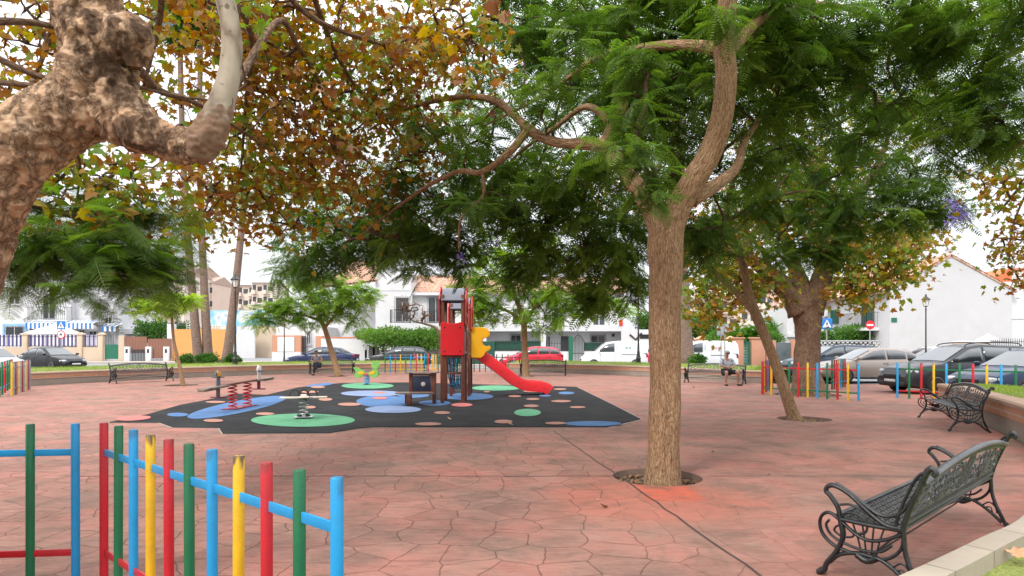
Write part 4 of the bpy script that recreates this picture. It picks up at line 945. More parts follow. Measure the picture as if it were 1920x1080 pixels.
    if kind == 'van':
        for s in (-1, 1):
            b = MB(); b.bbox((-.9, s*(Wd+.003), .95), (1.0, .02, .03), .004); b.bbox((-.1, s*(ys(1.3)+.004), 1.35), (.012, .008, .8), .002); b.build('door_rail', TRIM, root)
            if logo:
                b = MB(); b.bbox((-.75, s*(ys(1.35)+.006), 1.38), (.16, .006, .14), .003); b.bbox((-.98, s*(ys(1.35)+.006), 1.38), (.16, .006, .14), .003); b.build('faded_mark', logo, root)
    return root
CP = carpaint
car('sedan', CP('paint_black', (.008, .008, .009)), (xat(97, 39.5), 39.5, -.03), R(-24), 'black saloon facing right on the left street')
car('hatch', CP('paint_silver', (.48, .50, .52), .6), (xat(-22, 30), 30, -.03), R(-24), 'silver car cut by the left frame edge')
car('sedan', CP('paint_blue', (.012, .022, .075), .15), (xat(605, 43), 43, -.03), R(180), 'dark blue saloon behind the bench with the seated person')
car('hatch', CP('paint_graphite', (.025, .028, .032)), (xat(748, 43.5), 43.5, -.03), R(180), 'dark grey hatchback behind the rear coloured railings').scale = (1.08, 1, 1)
car('hatch', CP('paint_red', (.55, .02, .04), .1), (xat(996, 41.5), 41.5, -.03), R(186), 'red hatchback parked behind the slide')
car('van', CP('paint_white', (.72, .73, .74), 0), (xat(1150, 43), 43, -.03), R(180), 'white panel van with faded green mark before the row houses', 'van', logo=M('faded_green', (.3, .42, .38), .5))
car('hatch', CP('paint_crimson', (.5, .03, .06), .1), (xat(1226, 46), 46, -.03), R(200), 'red car glimpsed behind the tail of the white van')
car('van', CP('paint_white', (.72, .73, .74), 0), (xat(1312, 40), 40, -.03), R(180), 'white van half hidden by the dark palm trunk and a round bush', 'van', logo=M('faded_pink', (.6, .4, .42), .5))
car('estate', CP('paint_navy_grey', (.03, .045, .07), .3), (xat(1560, 30.6), 30.6, -.03), R(180), 'dark car half hidden behind the thick plane trunk', rack=True)
car('sedan', CP('paint_champagne', (.33, .28, .245), .5), (xat(1632, 26.6), 26.6, -.03), R(178), 'beige saloon parked behind the coloured railing')
car('estate', CP('paint_slate', (.035, .037, .042), .2), (xat(1795, 20.6), 20.6, -.03), R(186), 'dark grey estate with roof rails and plastic cladding', rack=True, cladding=True)
car('sedan', CP('paint_deep_navy', (.015, .025, .06), .3), (xat(1942, 17.9), 17.9, -.03), R(192), 'navy car cut by the right frame edge')
car('hatch', CP('paint_pale', (.6, .6, .6), .4), (xat(1742, 34.6), 34.6, -.03), R(180), 'pale car behind the street lamp by the white gable')
# ---------------------------------------------------------------- people
SKIN = M('skin', (.42, .22, .15), .6, var=.08, scale=10); SKIN_D = M('tanned_skin', (.36, .17, .11), .6, var=.08)
def skinned(name, chains, mat, parent, sub=2):
    """chains: lists of (point, (rx, ry)); points at the same place are shared"""
    vs, es, rad = [], [], []; idx = {}
    def vid(p, r):
        k = tuple(round(c, 3) for c in p)
        if k not in idx: idx[k] = len(vs); vs.append(Vector(p)); rad.append(r)
        return idx[k]
    for ch in chains:
        prev = None
        for p, r in ch:
            i = vid(p, r if isinstance(r, tuple) else (r, r))
            if prev is not None and prev != i: es.append((prev, i))
            prev = i
    me = bpy.data.meshes.new(name); me.from_pydata(vs, es, []); me.materials.append(mat)
    o = bpy.data.objects.new(name, me); COL.objects.link(o)
    if parent: o.parent = parent
    md = o.modifiers.new('skin', 'SKIN'); md.use_smooth_shade = True
    if not me.skin_vertices: 
        bpy.context.view_layer.update()
    for i, sv in enumerate(me.skin_vertices[0].data): sv.radius = rad[i]; sv.use_root = (i == 0)
    s = o.modifiers.new('sub', 'SUBSURF'); s.levels = sub; s.render_levels = sub
    return o
def lerp3(a, b, t): return tuple(a[i]+(b[i]-a[i])*t for i in range(3))
def seated(loc, ang, label, shirt, trousers, shorts, hair, crossed=False, hat=False, glasses=False, skin=SKIN):
    """figure sitting on a bench; looks along local -y; hips at z .47"""
    root = empty('person', loc, ang, label, 'person')
    Hp = (0, .05, .52); ch = (0, .11, .83); nk = (0, .10, 1.04); hd = (0, .05, 1.20)
    if crossed: ch = (0, .05, .82); nk = (0, .0, 1.02); hd = (0, -.08, 1.15)
    cs = [[(Hp, (.15, .12)), (lerp3(Hp, ch, .5), (.145, .11)), (ch, (.17, .12)), (lerp3(ch, nk, .8), (.11, .08)), (nk, (.055, .055)), (lerp3(nk, hd, .45), (.06, .065)), (hd, (.083, .098)), ((hd[0], hd[1]+.005, hd[2]+.07), (.072, .085))]]
    legs = []; arms = []
    for s in (-1, 1):
        hipj = (s*.10, .0, .50)
        if crossed and s < 0: knee, ank, toe = (.06, -.42, .60), (.22, -.52, .26), (.27, -.64, .22)
        elif crossed: knee, ank, toe = (.08, -.44, .50), (.02, -.42, .10), (.02, -.56, .04)
        else: knee, ank, toe = (s*.22, -.42, .50), (s*.24, -.40, .10), (s*.27, -.56, .035)
        legs.append([(Hp, (.15, .12)), (hipj, (.095, .09)), (lerp3(hipj, knee, .5), (.08, .08)), (knee, (.06, .06)), (lerp3(knee, ank, .35), (.056, .058)), (ank, (.036, .038)), ((ank[0], ank[1]-.02, .05+ank[2]-.10 if not (crossed and s < 0) else ank[2]-.05), (.035, .04)), (toe, (.032, .025))])
        sh = (s*.19, ch[1], ch[2]+.15); el = (s*.29, -.02, .73); wr = (s*.10, -.24, .68) if not crossed else (s*.08, -.28, .70)
        arms.append([(ch, (.17, .12)), (sh, (.06, .06)), (lerp3(sh, el, .5), (.05, .05)), (el, (.042, .042)), (lerp3(el, wr, .5), (.036, .036)), (wr, (.026, .026)), ((wr[0]-s*.05, wr[1]-.05, wr[2]-.01), (.036, .02))])
        hnd = Vector((wr[0]-s*.05, wr[1]-.05, wr[2]-.01))
        for k in range(4):
            arms.append([(tuple(hnd), (.036, .02)), (tuple(hnd+Vector((-s*.045, -.03+.016*k-.01, -.005*k))), (.009, .009)), (tuple(hnd+Vector((-s*(.07-.004*k), -.028+.016*k-.01, -.02-.004*k))), (.008, .008))])
        arms.append([(tuple(hnd), (.036, .02)), (tuple(hnd+Vector((-s*.01, .045, .015))), (.010, .010)), (tuple(hnd+Vector((-s*.03, .05, .02))), (.008, .008))])
    # nose
    cs.append([(hd, (.083, .098)), ((hd[0], hd[1]-.105, hd[2]-.01), (.014, .02))])
    body = skinned('body', cs+legs+arms, skin, root)
    # shirt
    g = .012
    sc = [[(p, (r[0]+g, r[1]+g)) for p, r in cs[0][:4]]]
    for a in arms: 
        if len(a) == 7: sc.append([(p, (r[0]+g, r[1]+g)) for p, r in a[:4]][:4] if not crossed else [(p, (r[0]+g, r[1]+g)) for p, r in a[:3]])
    skinned('shirt', sc, shirt, root)
    tc_ = []
    for l in legs: tc_.append([(p, (r[0]+g*1.3, r[1]+g*1.3)) for p, r in l[:(4 if shorts else 6)]])
    if shorts: tc_ = [[(p, r) for p, r in t[:3]]+[(lerp3(t[2][0], t[3][0], .8), (.085, .085))] for t in tc_]
    skinned('shorts' if shorts else 'trousers', tc_, trousers, root)
    for l in legs:
        b = MB(); a, t = Vector(l[5][0]), Vector(l[7][0]); c = (a+t)/2; b.bbox((c.x, c.y-.01, t.z+.0), (.095, .27, .075), .035, math.atan2(-(t.x-a.x), (t.y-a.y)*-1)*-1, seg=3); b.build('shoe', RUB, root)
    h = Vector(hd)
    b = MB(); b.lathe([(.0, .115)]+[(.098*math.cos(R(a)), .035+.085*math.sin(R(a))) for a in range(80, -15, -12)], n=16); b.v = [(x+h.x, y*1.12+h.y+.018, z+h.z) for x, y, z in b.v]; hr = b.build('hair', hair, root)
    for s in (-1, 1):
        b = MB(); b.bbox((h.x+s*.088, h.y+.01, h.z-.005), (.018, .035, .055), .008); b.build('ear', skin, root)
        if not glasses:
            b = MB(); b.bbox((h.x+s*.032, h.y-.094, h.z+.012), (.026, .01, .012), .004); b.build('eye', S_BLACK, root)
    b = MB(); b.bbox((h.x, h.y-.098, h.z-.052), (.045, .01, .01), .004); b.build('mouth', M('lips', (.3, .1, .08), .6), root)
    if glasses:
        b = MB()
        for s in (-1, 1): b.bbox((h.x+s*.036, h.y-.105, h.z+.015), (.06, .012, .038), .006)
        b.tube([(h.x-.09, h.y-.02, h.z+.02), (h.x-.075, h.y-.10, h.z+.025), (h.x+.075, h.y-.10, h.z+.025), (h.x+.09, h.y-.02, h.z+.02)], .004, 5); b.build('sunglasses', S_BLACK, root)
    return root
def check_cloth(name, c1, c2, sc=22):
    m, nt, b = new_mat(name); tc = N(nt, 'ShaderNodeTexCoord'); v = N(nt, 'ShaderNodeTexNoise', Scale=sc, Detail=2.0); nt.links.new(tc.outputs['Object'], v.inputs['Vector'])
    nt.links.new(ramp(nt, v.outputs['Fac'], [(.42, c1), (.58, c2)]).outputs[0], b.inputs['Base Color']); b.inputs['Roughness'].default_value = .9; return m
pm = G(1365, 722)
seated((pm.x, pm.y+.02, 0), R(4), 'man in sunglasses, pale patterned shirt and dark shorts sitting on a bench', check_cloth('patterned_shirt', (.24, .28, .34), (.44, .46, .50)), M('dark_shorts', (.02, .022, .03), .9), True, M('grey_hair', (.30, .28, .26), .9), glasses=True, skin=SKIN_D)
pw_ = G(594, 703)
seated((pw_.x, pw_.y-.03, 0), R(-4), 'person in grey top and dark trousers sitting with legs crossed', check_cloth('grey_top', (.22, .24, .28), (.36, .36, .40)), M('dark_jeans', (.02, .026, .05), .9), False, M('brown_hair', (.10, .055, .035), .8), crossed=True)
# ---------------------------------------------------------------- buildings and garden walls behind the square
def render_mat(name, col, dirt=None): return M(name, col, .85, var=.04, scale=1.2, bmp=.15, bscale=40, dirt=dirt or tuple(c*.72 for c in col), dirt_amt=.35)
WHITE = render_mat('white_render', (.63, .63, .64), (.54, .53, .525)); CREAM = render_mat('cream_render', (.53, .42, .31)); YELW = render_mat('yellow_render', (.62, .31, .10)); PEACH = render_mat('peach_render', (.52, .26, .165)); BRN = render_mat('brown_boards', (.23, .11, .075)); TERR = render_mat('terracotta_render', (.62, .17, .07))
FAR = render_mat('far_render', (.66, .50, .40)); FARW = render_mat('far_pale_render', (.68, .58, .50))  # FAR is lightened to put distance haze into the wall colour
PANE = M('window_glass', (.05, .06, .07), .08, spec=.9); GRILLE = M('window_grille', (.03, .03, .035), .5); SHUT = M('roller_shutter', (.55, .56, .56), .6); DARKW = M('dark_opening', (.06, .06, .065), .7); GATEG = M('green_gate', (.01, .13, .075), .5); HEDGEG = M('green_screen_cloth', (.015, .075, .05), .85, var=.3, scale=20)
AWN_B = M('awning_blue', (.03, .16, .42), .8); CANV = M('canvas_white', (.75, .72, .70), .8)
def tile_mat():
    m, nt, b = new_mat('clay_roof_tiles'); tc = N(nt, 'ShaderNodeTexCoord')
    n = N(nt, 'ShaderNodeTexNoise', Scale=5.0, Detail=5.0); nt.links.new(tc.outputs['Object'], n.inputs['Vector'])
    c = ramp(nt, n.outputs['Fac'], [(.3, (.30, .15, .10)), (.5, (.44, .25, .17)), (.68, (.60, .44, .34))]).outputs[0]
    nt.links.new(c, b.inputs['Base Color']); b.inputs['Roughness'].default_value = .9; return m
TILES = tile_mat()
def tiled(parent, a, bb, c, d, name='roof', pitch=.28, amp=.045):
    """roof plane with rows of barrel tiles: a-b along the eave, d-c along the ridge"""
    a, bb, c, d = [Vector(p) for p in (a, bb, c, d)]; L = (bb-a).length; n = max(2, int(L/pitch))*6
    nn = (bb-a).cross(d-a).normalized(); nn = nn if nn.z > 0 else -nn
    S = (d-a).length; rows = max(2, int(S/.42)); vs = []
    for r in range(rows*2+1):
        k = r//2; t = min(1, (k+(r % 2)*.985)/rows) if r < rows*2 else 1
        lift = .03*(1-(r % 2)) if r < rows*2 else .0
        for i in range(n+1):
            s = i/n; p = a.lerp(bb, s).lerp(d.lerp(c, s), t); vs.append(p+nn*(abs(math.sin(math.pi*i/6))*amp+lift+.02))
    m = MB(); m.add(vs, [(r*(n+1)+i, r*(n+1)+i+1, (r+1)*(n+1)+i+1, (r+1)*(n+1)+i) for r in range(rows*2) for i in range(n)], 0, False)
    m.add([a, bb, c, d, a-nn*.12, bb-nn*.12, c-nn*.12, d-nn*.12], [(0, 1, 5, 4), (1, 2, 6, 5), (2, 3, 7, 6), (3, 0, 4, 7), (4, 5, 6, 7)], 0)
    return m.build(name, TILES, parent, sharp=None)
def slab(parent, name, x0, x1, y0, y1, z0, z1, mat):
    b = MB(); b.box(((x0+x1)/2, (y0+y1)/2, (z0+z1)/2), (x1-x0, y1-y0, z1-z0)); return b.build(name, mat, parent)
def window(parent, x0, x1, z0, z1, y, name='window', shutter=0, grille=False, frame=WHITE, door=False):
    """window on a wall facing the square (-y): recessed pane, frame, sill, roller box, bars"""
    d = .05
    b = MB(); w = .07
    for (xa, xb, za, zb) in ((x0, x0+w, z0, z1), (x1-w, x1, z0, z1), (x0+w, x1-w, z0, z0+w), (x0+w, x1-w, z1-w, z1), ((x0+x1)/2-.03, (x0+x1)/2+.03, z0+w, z1-w)):
        b.box(((xa+xb)/2, y-.03, (za+zb)/2), (xb-xa, .06, zb-za))
    o = b.build(name, frame, parent)
    b = MB(); b.box(((x0+x1)/2, y-.004, (z0+z1)/2), (x1-x0-.02, .012, z1-z0-.02)); b.build('pane', PANE, o)
    if shutter: b = MB(); [b.box(((x0+x1)/2, y-.018, z1-.05-k*.09), (x1-x0-.16, .02, .08)) for k in range(int(shutter*(z1-z0)/.09))]; b.build('roller_blind', SHUT, o)
    if not door: b = MB(); b.box(((x0+x1)/2, y-.08, z0-.04), (x1-x0+.16, .16, .06)); b.build('sill', frame, o)
    if grille:
        b = MB(); n = int((x1-x0)/.14)
        for i in range(n+1): x = x0-.03+(x1-x0+.06)*i/n; b.box((x, y-.14, (z0+z1)/2), (.02, .02, z1-z0+.1))
        for z in (z0, (z0+z1)/2, z1): b.box(((x0+x1)/2, y-.155, z), (x1-x0+.1, .012, .03))
        b.build('grille', GRILLE, o)
    return o
def balcony(parent, x0, x1, z, y, depth=.9, h=1.0, step=.13):
    b = MB(); b.box(((x0+x1)/2, y-depth/2, z-.09), (x1-x0, depth, .18)); o = b.build('balcony', WHITE, parent)
    b = MB(); yy = y-depth+.05
    for i in range(int((x1-x0)/step)+1): b.box((x0+.03+i*step, yy, z+h/2), (.018, .018, h))
    for s in (x0+.03, x1-.03):
        for k in range(6): b.box((s, y-.1-k*.13, z+h/2), (.018, .018, h))
        b.box((s, y-depth/2, z+h), (.04, depth-.1, .03))
    b.box(((x0+x1)/2, yy, z+h), (x1-x0, .04, .03)); b.box(((x0+x1)/2, yy, z+.06), (x1-x0, .03, .03)); b.build('railing', GRILLE, o); return o
def iron_fence(x0, x1, y, z0, z1, label, step=.16, mat=GRILLE, back=None, stripes=None, rz=0):
    root = empty('iron_fence', (x0, y, z0), rz, label, 'fence'); b = MB(); n = int((x1-x0)/step); L = x1-x0
    for i in range(n+1): b.box((L*i/n, 0, (z1-z0)/2), (.022, .022, z1-z0)); b.lathe([(.02, z1-z0), (.001, z1-z0+.09)], (L*i/n, 0, 0), 4)
    for z in (.12, z1-z0-.15): b.box((L/2, 0, z), (L, .03, .03))
    b.build('bars', mat, root)
    if back: b = MB(); b.box((L/2, .05, (z1-z0)/2), (L, .012, z1-z0-.1)); b.build('screen_cloth', back, root)
    if stripes:
        b = MB(); w = .19; k = 0; x = .05
        while x < L-.1: b.box((x+w/2, .06, (z1-z0)/2+.02), (w, .010, z1-z0-.12), 0, k % 2); x += w; k += 1
        b.build('striped_cloth', stripes, root)
    return root
def garden_wall(x0, x1, y, z1, mat, label, t=.25, cap=None, z0=-.13, pillars=(), pz=None, pm=None):
    root = empty('garden_wall', (x0, y, z0), 0, label, 'wall'); b = MB(); b.box(((x1-x0)/2, t/2, (z1-z0)/2), (x1-x0, t, z1-z0)); b.build('wall_body', mat, root)
    if cap: b = MB(); b.bbox(((x1-x0)/2, t/2, z1-z0+.04), (x1-x0+.06, t+.08, .08), .02); b.build('coping', cap, root)
    for px_ in pillars:
        b = MB(); h = (pz or z1+.5)-z0; b.bbox((px_-x0, t/2, h/2), (.46, .46, h), .01); b.bbox((px_-x0, t/2, h+.03), (.58, .58, .08), .02); b.prism([(-.27, 0), (.27, 0), (0, .16)], (px_-x0, t/2-.27, h+.07), (1, 0, 0), (0, 0, 1), (0, .54, 0)); b.build('pillar', pm or mat, root)
    return root
DS = [M('stripe_navy', (.10, .09, .24), .8), M('stripe_white', (.72, .70, .74), .8)]
# --- left: white house with balconies and striped awnings
Y = 60.0; X = lambda px: xat(px, Y); Z = lambda py: zat(py, Y)
h1 = empty('white_house', (X(-60), Y+2.5, 0), 0, 'white two-storey house at far left with balcony and blue striped awning', 'house')
h1.location = (0, 0, 0)
Y1 = Y+3
X = lambda px: xat(px, Y1); Z = lambda py: zat(py, Y1)
slab(h1, 'wall', X(-90), X(133), Y1, Y1+8, -.1, Z(500), WHITE); slab(h1, 'wall', X(62), X(216), Y1+.6, Y1+8, -.1, Z(530), WHITE)
tiled(h1, (X(55), Y1+.2, Z(532)), (X(136), Y1+.2, Z(532)), (X(136), Y1+4, Z(480)), (X(55), Y1+4, Z(480))); tiled(h1, (X(-95), Y1-.3, Z(498)), (X(62), Y1-.3, Z(498)), (X(62), Y1+5, Z(455)), (X(-95), Y1+5, Z(455)))
tiled(h1, (X(133), Y1+.3, Z(528)), (X(220), Y1+.3, Z(528)), (X(220), Y1+5, Z(495)), (X(133), Y1+5, Z(495)))
window(h1, X(17), X(39), Z(571), Z(546), Y1, shutter=.45); window(h1, X(81), X(104), Z(598), Z(553), Y1, 'balcony_door', grille=True, door=True)
window(h1, X(190), X(203), Z(608), Z(594), Y1+.6); balcony(h1, X(62), X(137), Z(600), Y1, .8, 1.25, .2); balcony(h1, X(172), X(216), Z(606), Y1+.6, .8, 1.1, .2)
b = MB(); b.box(((X(6)+X(51))/2, Y1-.04, (Z(631)+Z(607))/2), (X(51)-X(6), .08, Z(607)-Z(631))); b.build('blue_surround', M('pale_blue', (.25, .45, .66), .7), h1)
window(h1, X(12), X(46), Z(629), Z(612), Y1-.08, grille=True)
window(h1, X(140), X(152), Z(650), Z(618), Y1+.6, 'door', door=True); window(h1, X(160), X(175), Z(640), Z(620), Y1+.6)
b = MB(); b.tube([(X(60)+.35*math.cos(R(a)), Y1-.1, Z(611)+.35*math.sin(R(a))) for a in range(50, 320, 20)], .06, 6); b.build('wall_bracket', GRILLE, h1)
def awning(px0, px1, pyt, pyb, Yw, label, parent):
    x0, x1, z1, z0 = xat(px0, Yw), xat(px1, Yw), zat(pyt, Yw), zat(pyb, Yw)
    b = MB(); n = max(6, int((x1-x0)/.2)); w = (x1-x0)/n
    for i in range(n):
        xa, xb = x0+i*w, x0+(i+1)*w
        b.add([(xa, Yw, z1), (xb, Yw, z1), (xb, Yw-1.2, z1-.35), (xa, Yw-1.2, z1-.35), (xb, Yw-1.2, z0-.1), (xa, Yw-1.2, z0-.1)], [(0, 1, 2, 3), (3, 2, 4, 5)], i % 2)
        b.add([(xa, Yw, z1-.03), (xb, Yw, z1-.03), (xb, Yw-1.17, z1-.38), (xa, Yw-1.17, z1-.38)], [(0, 1, 2, 3)], i % 2)
    return b.build('awning', [AWN_B, CANV], parent, sharp=None)
awning(65, 190, 600, 615, Y1-.05, '', h1); awning(205, 231, 606, 620, Y1+.4, '', h1)
# parasol tent
t = empty('garden_tent', (xat(103, 61.2), 61.2, 0), 0, 'white pointed garden tent behind the striped fence', 'tent')
b = MB(); z = zat(627, 61.2); b.add([(-2.3, -1.5, z), (2.3, -1.5, z), (2.3, 1.5, z), (-2.3, 1.5, z), (-.5, 0, z+.85), (.5, 0, z+.85), (0, 0, z+1.15)], [(0, 1, 5, 4), (1, 2, 5), (2, 3, 4, 5), (3, 0, 4), (4, 5, 6), (5, 4, 6)]); b.build('canopy', CANV, t)
b = MB(); [b.tube([(sx*2.2, sy*1.4, -.1), (sx*2.2, sy*1.4, z)], .04, 6) for sx in (-1, 1) for sy in (-1, 1)]; b.build('poles', P_WHITE, t)
Y = 58.4
garden_wall(xat(-60, Y), xat(196, Y), Y, zat(651, Y), CREAM, 'cream garden wall with pillars under the striped fence', pillars=[xat(p, Y) for p in (47, 150, 189)], pz=zat(628, Y))
for (a, c, l) in ((-60, 42, 'iron fence with striped cloth left of the tall pillar'), (52, 145, 'long iron fence with navy and white striped cloth behind the black saloon'), (155, 185, 'short iron fence with striped cloth by the green gate')): iron_fence(xat(a, Y), xat(c, Y), Y+.1, zat(651, Y), zat(627, Y), l, .3, stripes=DS)
g = empty('garden_gate', (xat(196, Y), Y, 0), 0, 'green metal gate between cream pillars', 'gate'); wd = xat(221, Y)-xat(196, Y)
b = MB(); b.box((wd/2, .1, (zat(646, Y)+zat(673, Y))/2), (wd, .05, zat(646, Y)-zat(673, Y))); b.build('panel', GATEG, g)
b = MB(); [b.box((wd*k/8, .1, zat(646, Y)+.45), (.03, .03, .9)) for k in range(9)]; b.box((wd/2, .1, zat(646, Y)+.9), (wd, .03, .03)); b.build('bars', GRILLE, g)
garden_wall(xat(222, Y), xat(232, Y), Y, zat(629, Y), CREAM, 'narrow cream wall right of the green gate')
g = empty('boarded_gate', (xat(232, Y), Y, 0), 0, 'brown boarded double gate with white letterbox pillars', 'gate'); x0 = xat(232, Y)
b = MB(); 
for (a, c, p0, p1) in ((233, 274, 631, 662), (276, 320, 635, 672)):
    xa, xb = xat(a, Y)-x0, xat(c, Y)-x0; n = int((xb-xa)/.14)
    for i in range(n): b.box((xa+(i+.5)*(xb-xa)/n, .1+.01*(i % 2), (zat(p1, Y)+zat(p0, Y))/2-(0 if p1 > 670 else 0)), ((xb-xa)/n-.008, .05, zat(p0, Y)-zat(p1, Y)))
b.build('boards', BRN, g)
b = MB(); [b.box((xat(248+k*2.9, Y)-x0, .02, (zat(655, Y)-.1)/2), (.07, .04, zat(655, Y)+.1)) for k in range(10)]; b.build('pickets', DARKW, g)
for p in (239.5, 279.5, 313):
    b = MB(); b.bbox((xat(p, Y)-x0, -.02, zat(650, Y)/2-.05), (xat(p+6, Y)-xat(p-6, Y)-.08, .3, zat(650, Y)+.1), .02); pl = b.build('pillar', WHITE, g)
    b = MB(); b.bbox((xat(p, Y)-x0, -.18, zat(658, Y)), (.2, .03, .36), .01); b.build('letterbox', GRILLE, pl)
garden_wall(xat(320, Y), xat(421, Y), Y+.3, zat(617, Y), YELW, 'tall yellow garden wall behind the palm trunks'); garden_wall(xat(311, Y), xat(320, Y), Y+.2, zat(607, Y), WHITE, 'white pier left of the yellow wall', .8)
iron_fence(xat(345, Y), xat(421, Y), Y+.5, zat(617, Y), zat(607, Y), 'white railing on top of the yellow wall', .25, P_WHITE)
b = MB(); xa, xb = xat(228, 66), xat(262, 66); b.box(((xa+xb)/2, 66, zat(622, 66)), (xb-xa, 3, .5)); b.box(((xa+xb)/2, 66.3, 1.2), (xb-xa-.4, 2.4, 2.6)); tag(b.build('garden_shed', WHITE), 'white flat-roofed shed behind the brown gate', 'shed')
# far apartment blocks
FROOF = M('far_roof', (.42, .30, .24), .9)
def block(px0, px1, Y, tops, mat, label, floors, cols, roofm=None, depth=12):
    root = empty('apartment_block', (xat(px0, Y), Y, 0), 0, label, 'building'); W_ = xat(px1, Y)-xat(px0, Y); n = len(tops); w = W_/n
    for i, tp in enumerate(tops):
        H_ = zat(tp, Y); yy = (i % 2)*1.2
        b = MB(); b.box((w*(i+.5), depth/2+yy, H_/2), (w-.01, depth, H_)); wl_ = b.build('wall', mat if i % 3 != 2 else FARW, root)
        b = MB(); b.prism([(-.6, 0), (depth+.6, 0), (depth/2, 2.0 if roofm else .5)], (w*i-.1, yy, H_), (0, 1, 0), (0, 0, 1), (w+.2, 0, 0)); b.build('roof', roofm or mat, root)
        fh = 3.0
        for f in range(int(H_/fh)):
            z = H_-fh*(f+1)+.9
            for c in range(cols):
                x = w*i+w*(c+.5)/cols
                if (c+i) % 2 == 0:
                    b = MB(); b.box((x, yy-.5, z-.35), (w/cols*.7, 1.0, 1.0)); bl = b.build('balcony', FARW, root)
                    b = MB(); b.box((x, yy-.02, z+.75), (w/cols*.62, .06, 1.5)); b.build('opening', DARKW, bl)
                else:
                    b = MB(); b.box((x, yy-.02, z+.55), (1.2, .06, 1.2)); b.build('window', PANE, root)
    return root
block(228, 345, 130, [522, 508, 514], FAR, 'far cream apartment block left of the palm trunks', 5, 4, FROOF)
block(345, 392, 140, [512, 530], FAR, 'far cream apartment block glimpsed between the palm trunks', 5, 3, FROOF)
block(392, 512, 165, [541, 534, 530], FARW, 'far pale apartment block with dark balconies right of the palms', 4, 4)
block(1285, 1490, 120, [560, 528, 520, 545], FAR, 'far cream apartment block behind the forked trunks', 5, 3)
block(1490, 1640, 135, [585, 560], FARW, 'far pale building behind the pedestrian crossing sign', 4, 3)
mw = empty('painted_wall', (xat(392, 80), 80, 0), 0, 'distant wall with a blue and pink painted mural', 'wall'); L = xat(520, 80)-xat(392, 80)
def mural():
    m, nt, b = new_mat('mural'); tc = N(nt, 'ShaderNodeTexCoord'); n = N(nt, 'ShaderNodeTexNoise', Scale=.5, Detail=2.0); nt.links.new(tc.outputs['Object'], n.inputs['Vector'])
    nt.links.new(ramp(nt, n.outputs['Fac'], [(.35, (.65, .30, .40)), (.42, (.10, .40, .65)), (.55, (.35, .62, .75)), (.62, (.75, .72, .6)), (.7, (.3, .45, .7))]).outputs[0], b.inputs['Base Color']); return m
b = MB(); b.box((L/2, 0, (zat(582, 80)+zat(611, 80))/2), (L, .3, zat(582, 80)-zat(611, 80))); b.build('mural_panel', mural(), mw); b = MB(); b.box((L/2, 0, zat(611, 80)/2), (L, .4, zat(611, 80))); b.build('wall_body', CREAM, mw)
garden_wall(xat(452, 84), xat(512, 84), 78, zat(612, 78), WHITE, 'distant white wall beyond the side street'); 
# --- garage and low walls left of the centre house
Y = 52.0; X = lambda px: xat(px, Y); Z = lambda py: zat(py, Y)
gr = empty('street_garage', (0, 0, 0), 0, 'low white building with brown framed garage door', 'building')
slab(gr, 'wall', X(512), X(604), Y+.6, Y+5, -.1, Z(612), WHITE); slab(gr, 'front_wall', X(510), X(564), Y, Y+.5, Z(660), Z(629), PEACH); slab(gr, 'plinth', X(510), X(564), Y-.03, Y+.52, -.1, Z(660), WHITE); slab(gr, 'garage_door', X(521), X(552), Y-.06, Y-.01, Z(659), Z(632), P_WHITE)
slab(gr, 'door', X(565), X(570), Y+.3, Y+.5, -.05, Z(630), DARKW); window(gr, X(570), X(579), Z(646), Z(621), Y+.6, grille=True); slab(gr, 'door', X(589), X(592), Y+.4, Y+.55, -.05, Z(632), DARKW); slab(gr, 'pier', X(592), X(604), Y, Y+.6, -.1, Z(630), PEACH)
Y = 49.5; X = lambda px: xat(px, Y); Z = lambda py: zat(py, Y)
garden_wall(X(602), X(688), Y, Z(634), WHITE, 'white garden wall with clay coping behind the leaning sapling', cap=TERR)
garden_wall(X(684), X(822), Y, Z(656), WHITE, 'low white wall under the leafy hedge behind the dark hatchback')
b = MB(); b.bbox((X(690)+.3, Y-.03, 1.0), (.5, .05, .8), .01); b.bbox((X(698)+.3, Y-.03, 1.0), (.5, .05, .8), .01); tag(b.build('meter_cabinet', M('cabinet_grey', (.12, .12, .12), .6)), 'grey meter cabinet doors set in the low white wall', 'cabinet')
# --- centre house
Y = 54.0; X = lambda px: xat(px, Y); Z = lambda py: zat(py, Y)
hc = empty('white_house', (0, 0, 0), 0, 'white house with clay tiled roof left of the play tower', 'house')
slab(hc, 'wall', X(704), X(772), Y, Y+9, -.1, Z(515), WHITE); slab(hc, 'wall', X(560), X(704), Y+2.5, Y+9, -.1, Z(560), WHITE); slab(hc, 'wall', X(772), X(905), Y+.8, Y+9, -.1, Z(548), WHITE)
b = MB(); b.prism([(X(704), Z(515)), (X(717), Z(497)), (X(730), Z(497)), (X(733), Z(513)), (X(763), Z(515)), (X(771), Z(528)), (X(771), Z(545)), (X(704), Z(545))], (0, Y-.03, 0), (1, 0, 0), (0, 0, 1), (0, 4, 0)); b.build('stepped_parapet', WHITE, hc)
tiled(hc, (X(600), Y-.4, Z(540)), (X(706), Y-.4, Z(527)), (X(722), Y+5.5, Z(484)+.5), (X(628), Y+5.5, Z(484)+.5)); tiled(hc, (X(772), Y+.4, Z(548)), (X(912), Y+.4, Z(548)), (X(900), Y+5, Z(505)), (X(735), Y+5, Z(505)))
b = MB(); b.box(((X(772)+X(905))/2, Y+.55, Z(550)), (X(905)-X(772), .5, .25)); b.build('cornice', WHITE, hc)
window(hc, X(741), X(768), Z(604), Z(557), Y, 'balcony_door', grille=True, door=True); balcony(hc, X(734), X(771), Z(606), Y, .6, 1.1, .15); window(hc, X(800), X(830), Z(604), Z(556), Y+.8, 'balcony_door', door=True, grille=True); balcony(hc, X(795), X(835), Z(606), Y+.8, .7, 1.0)
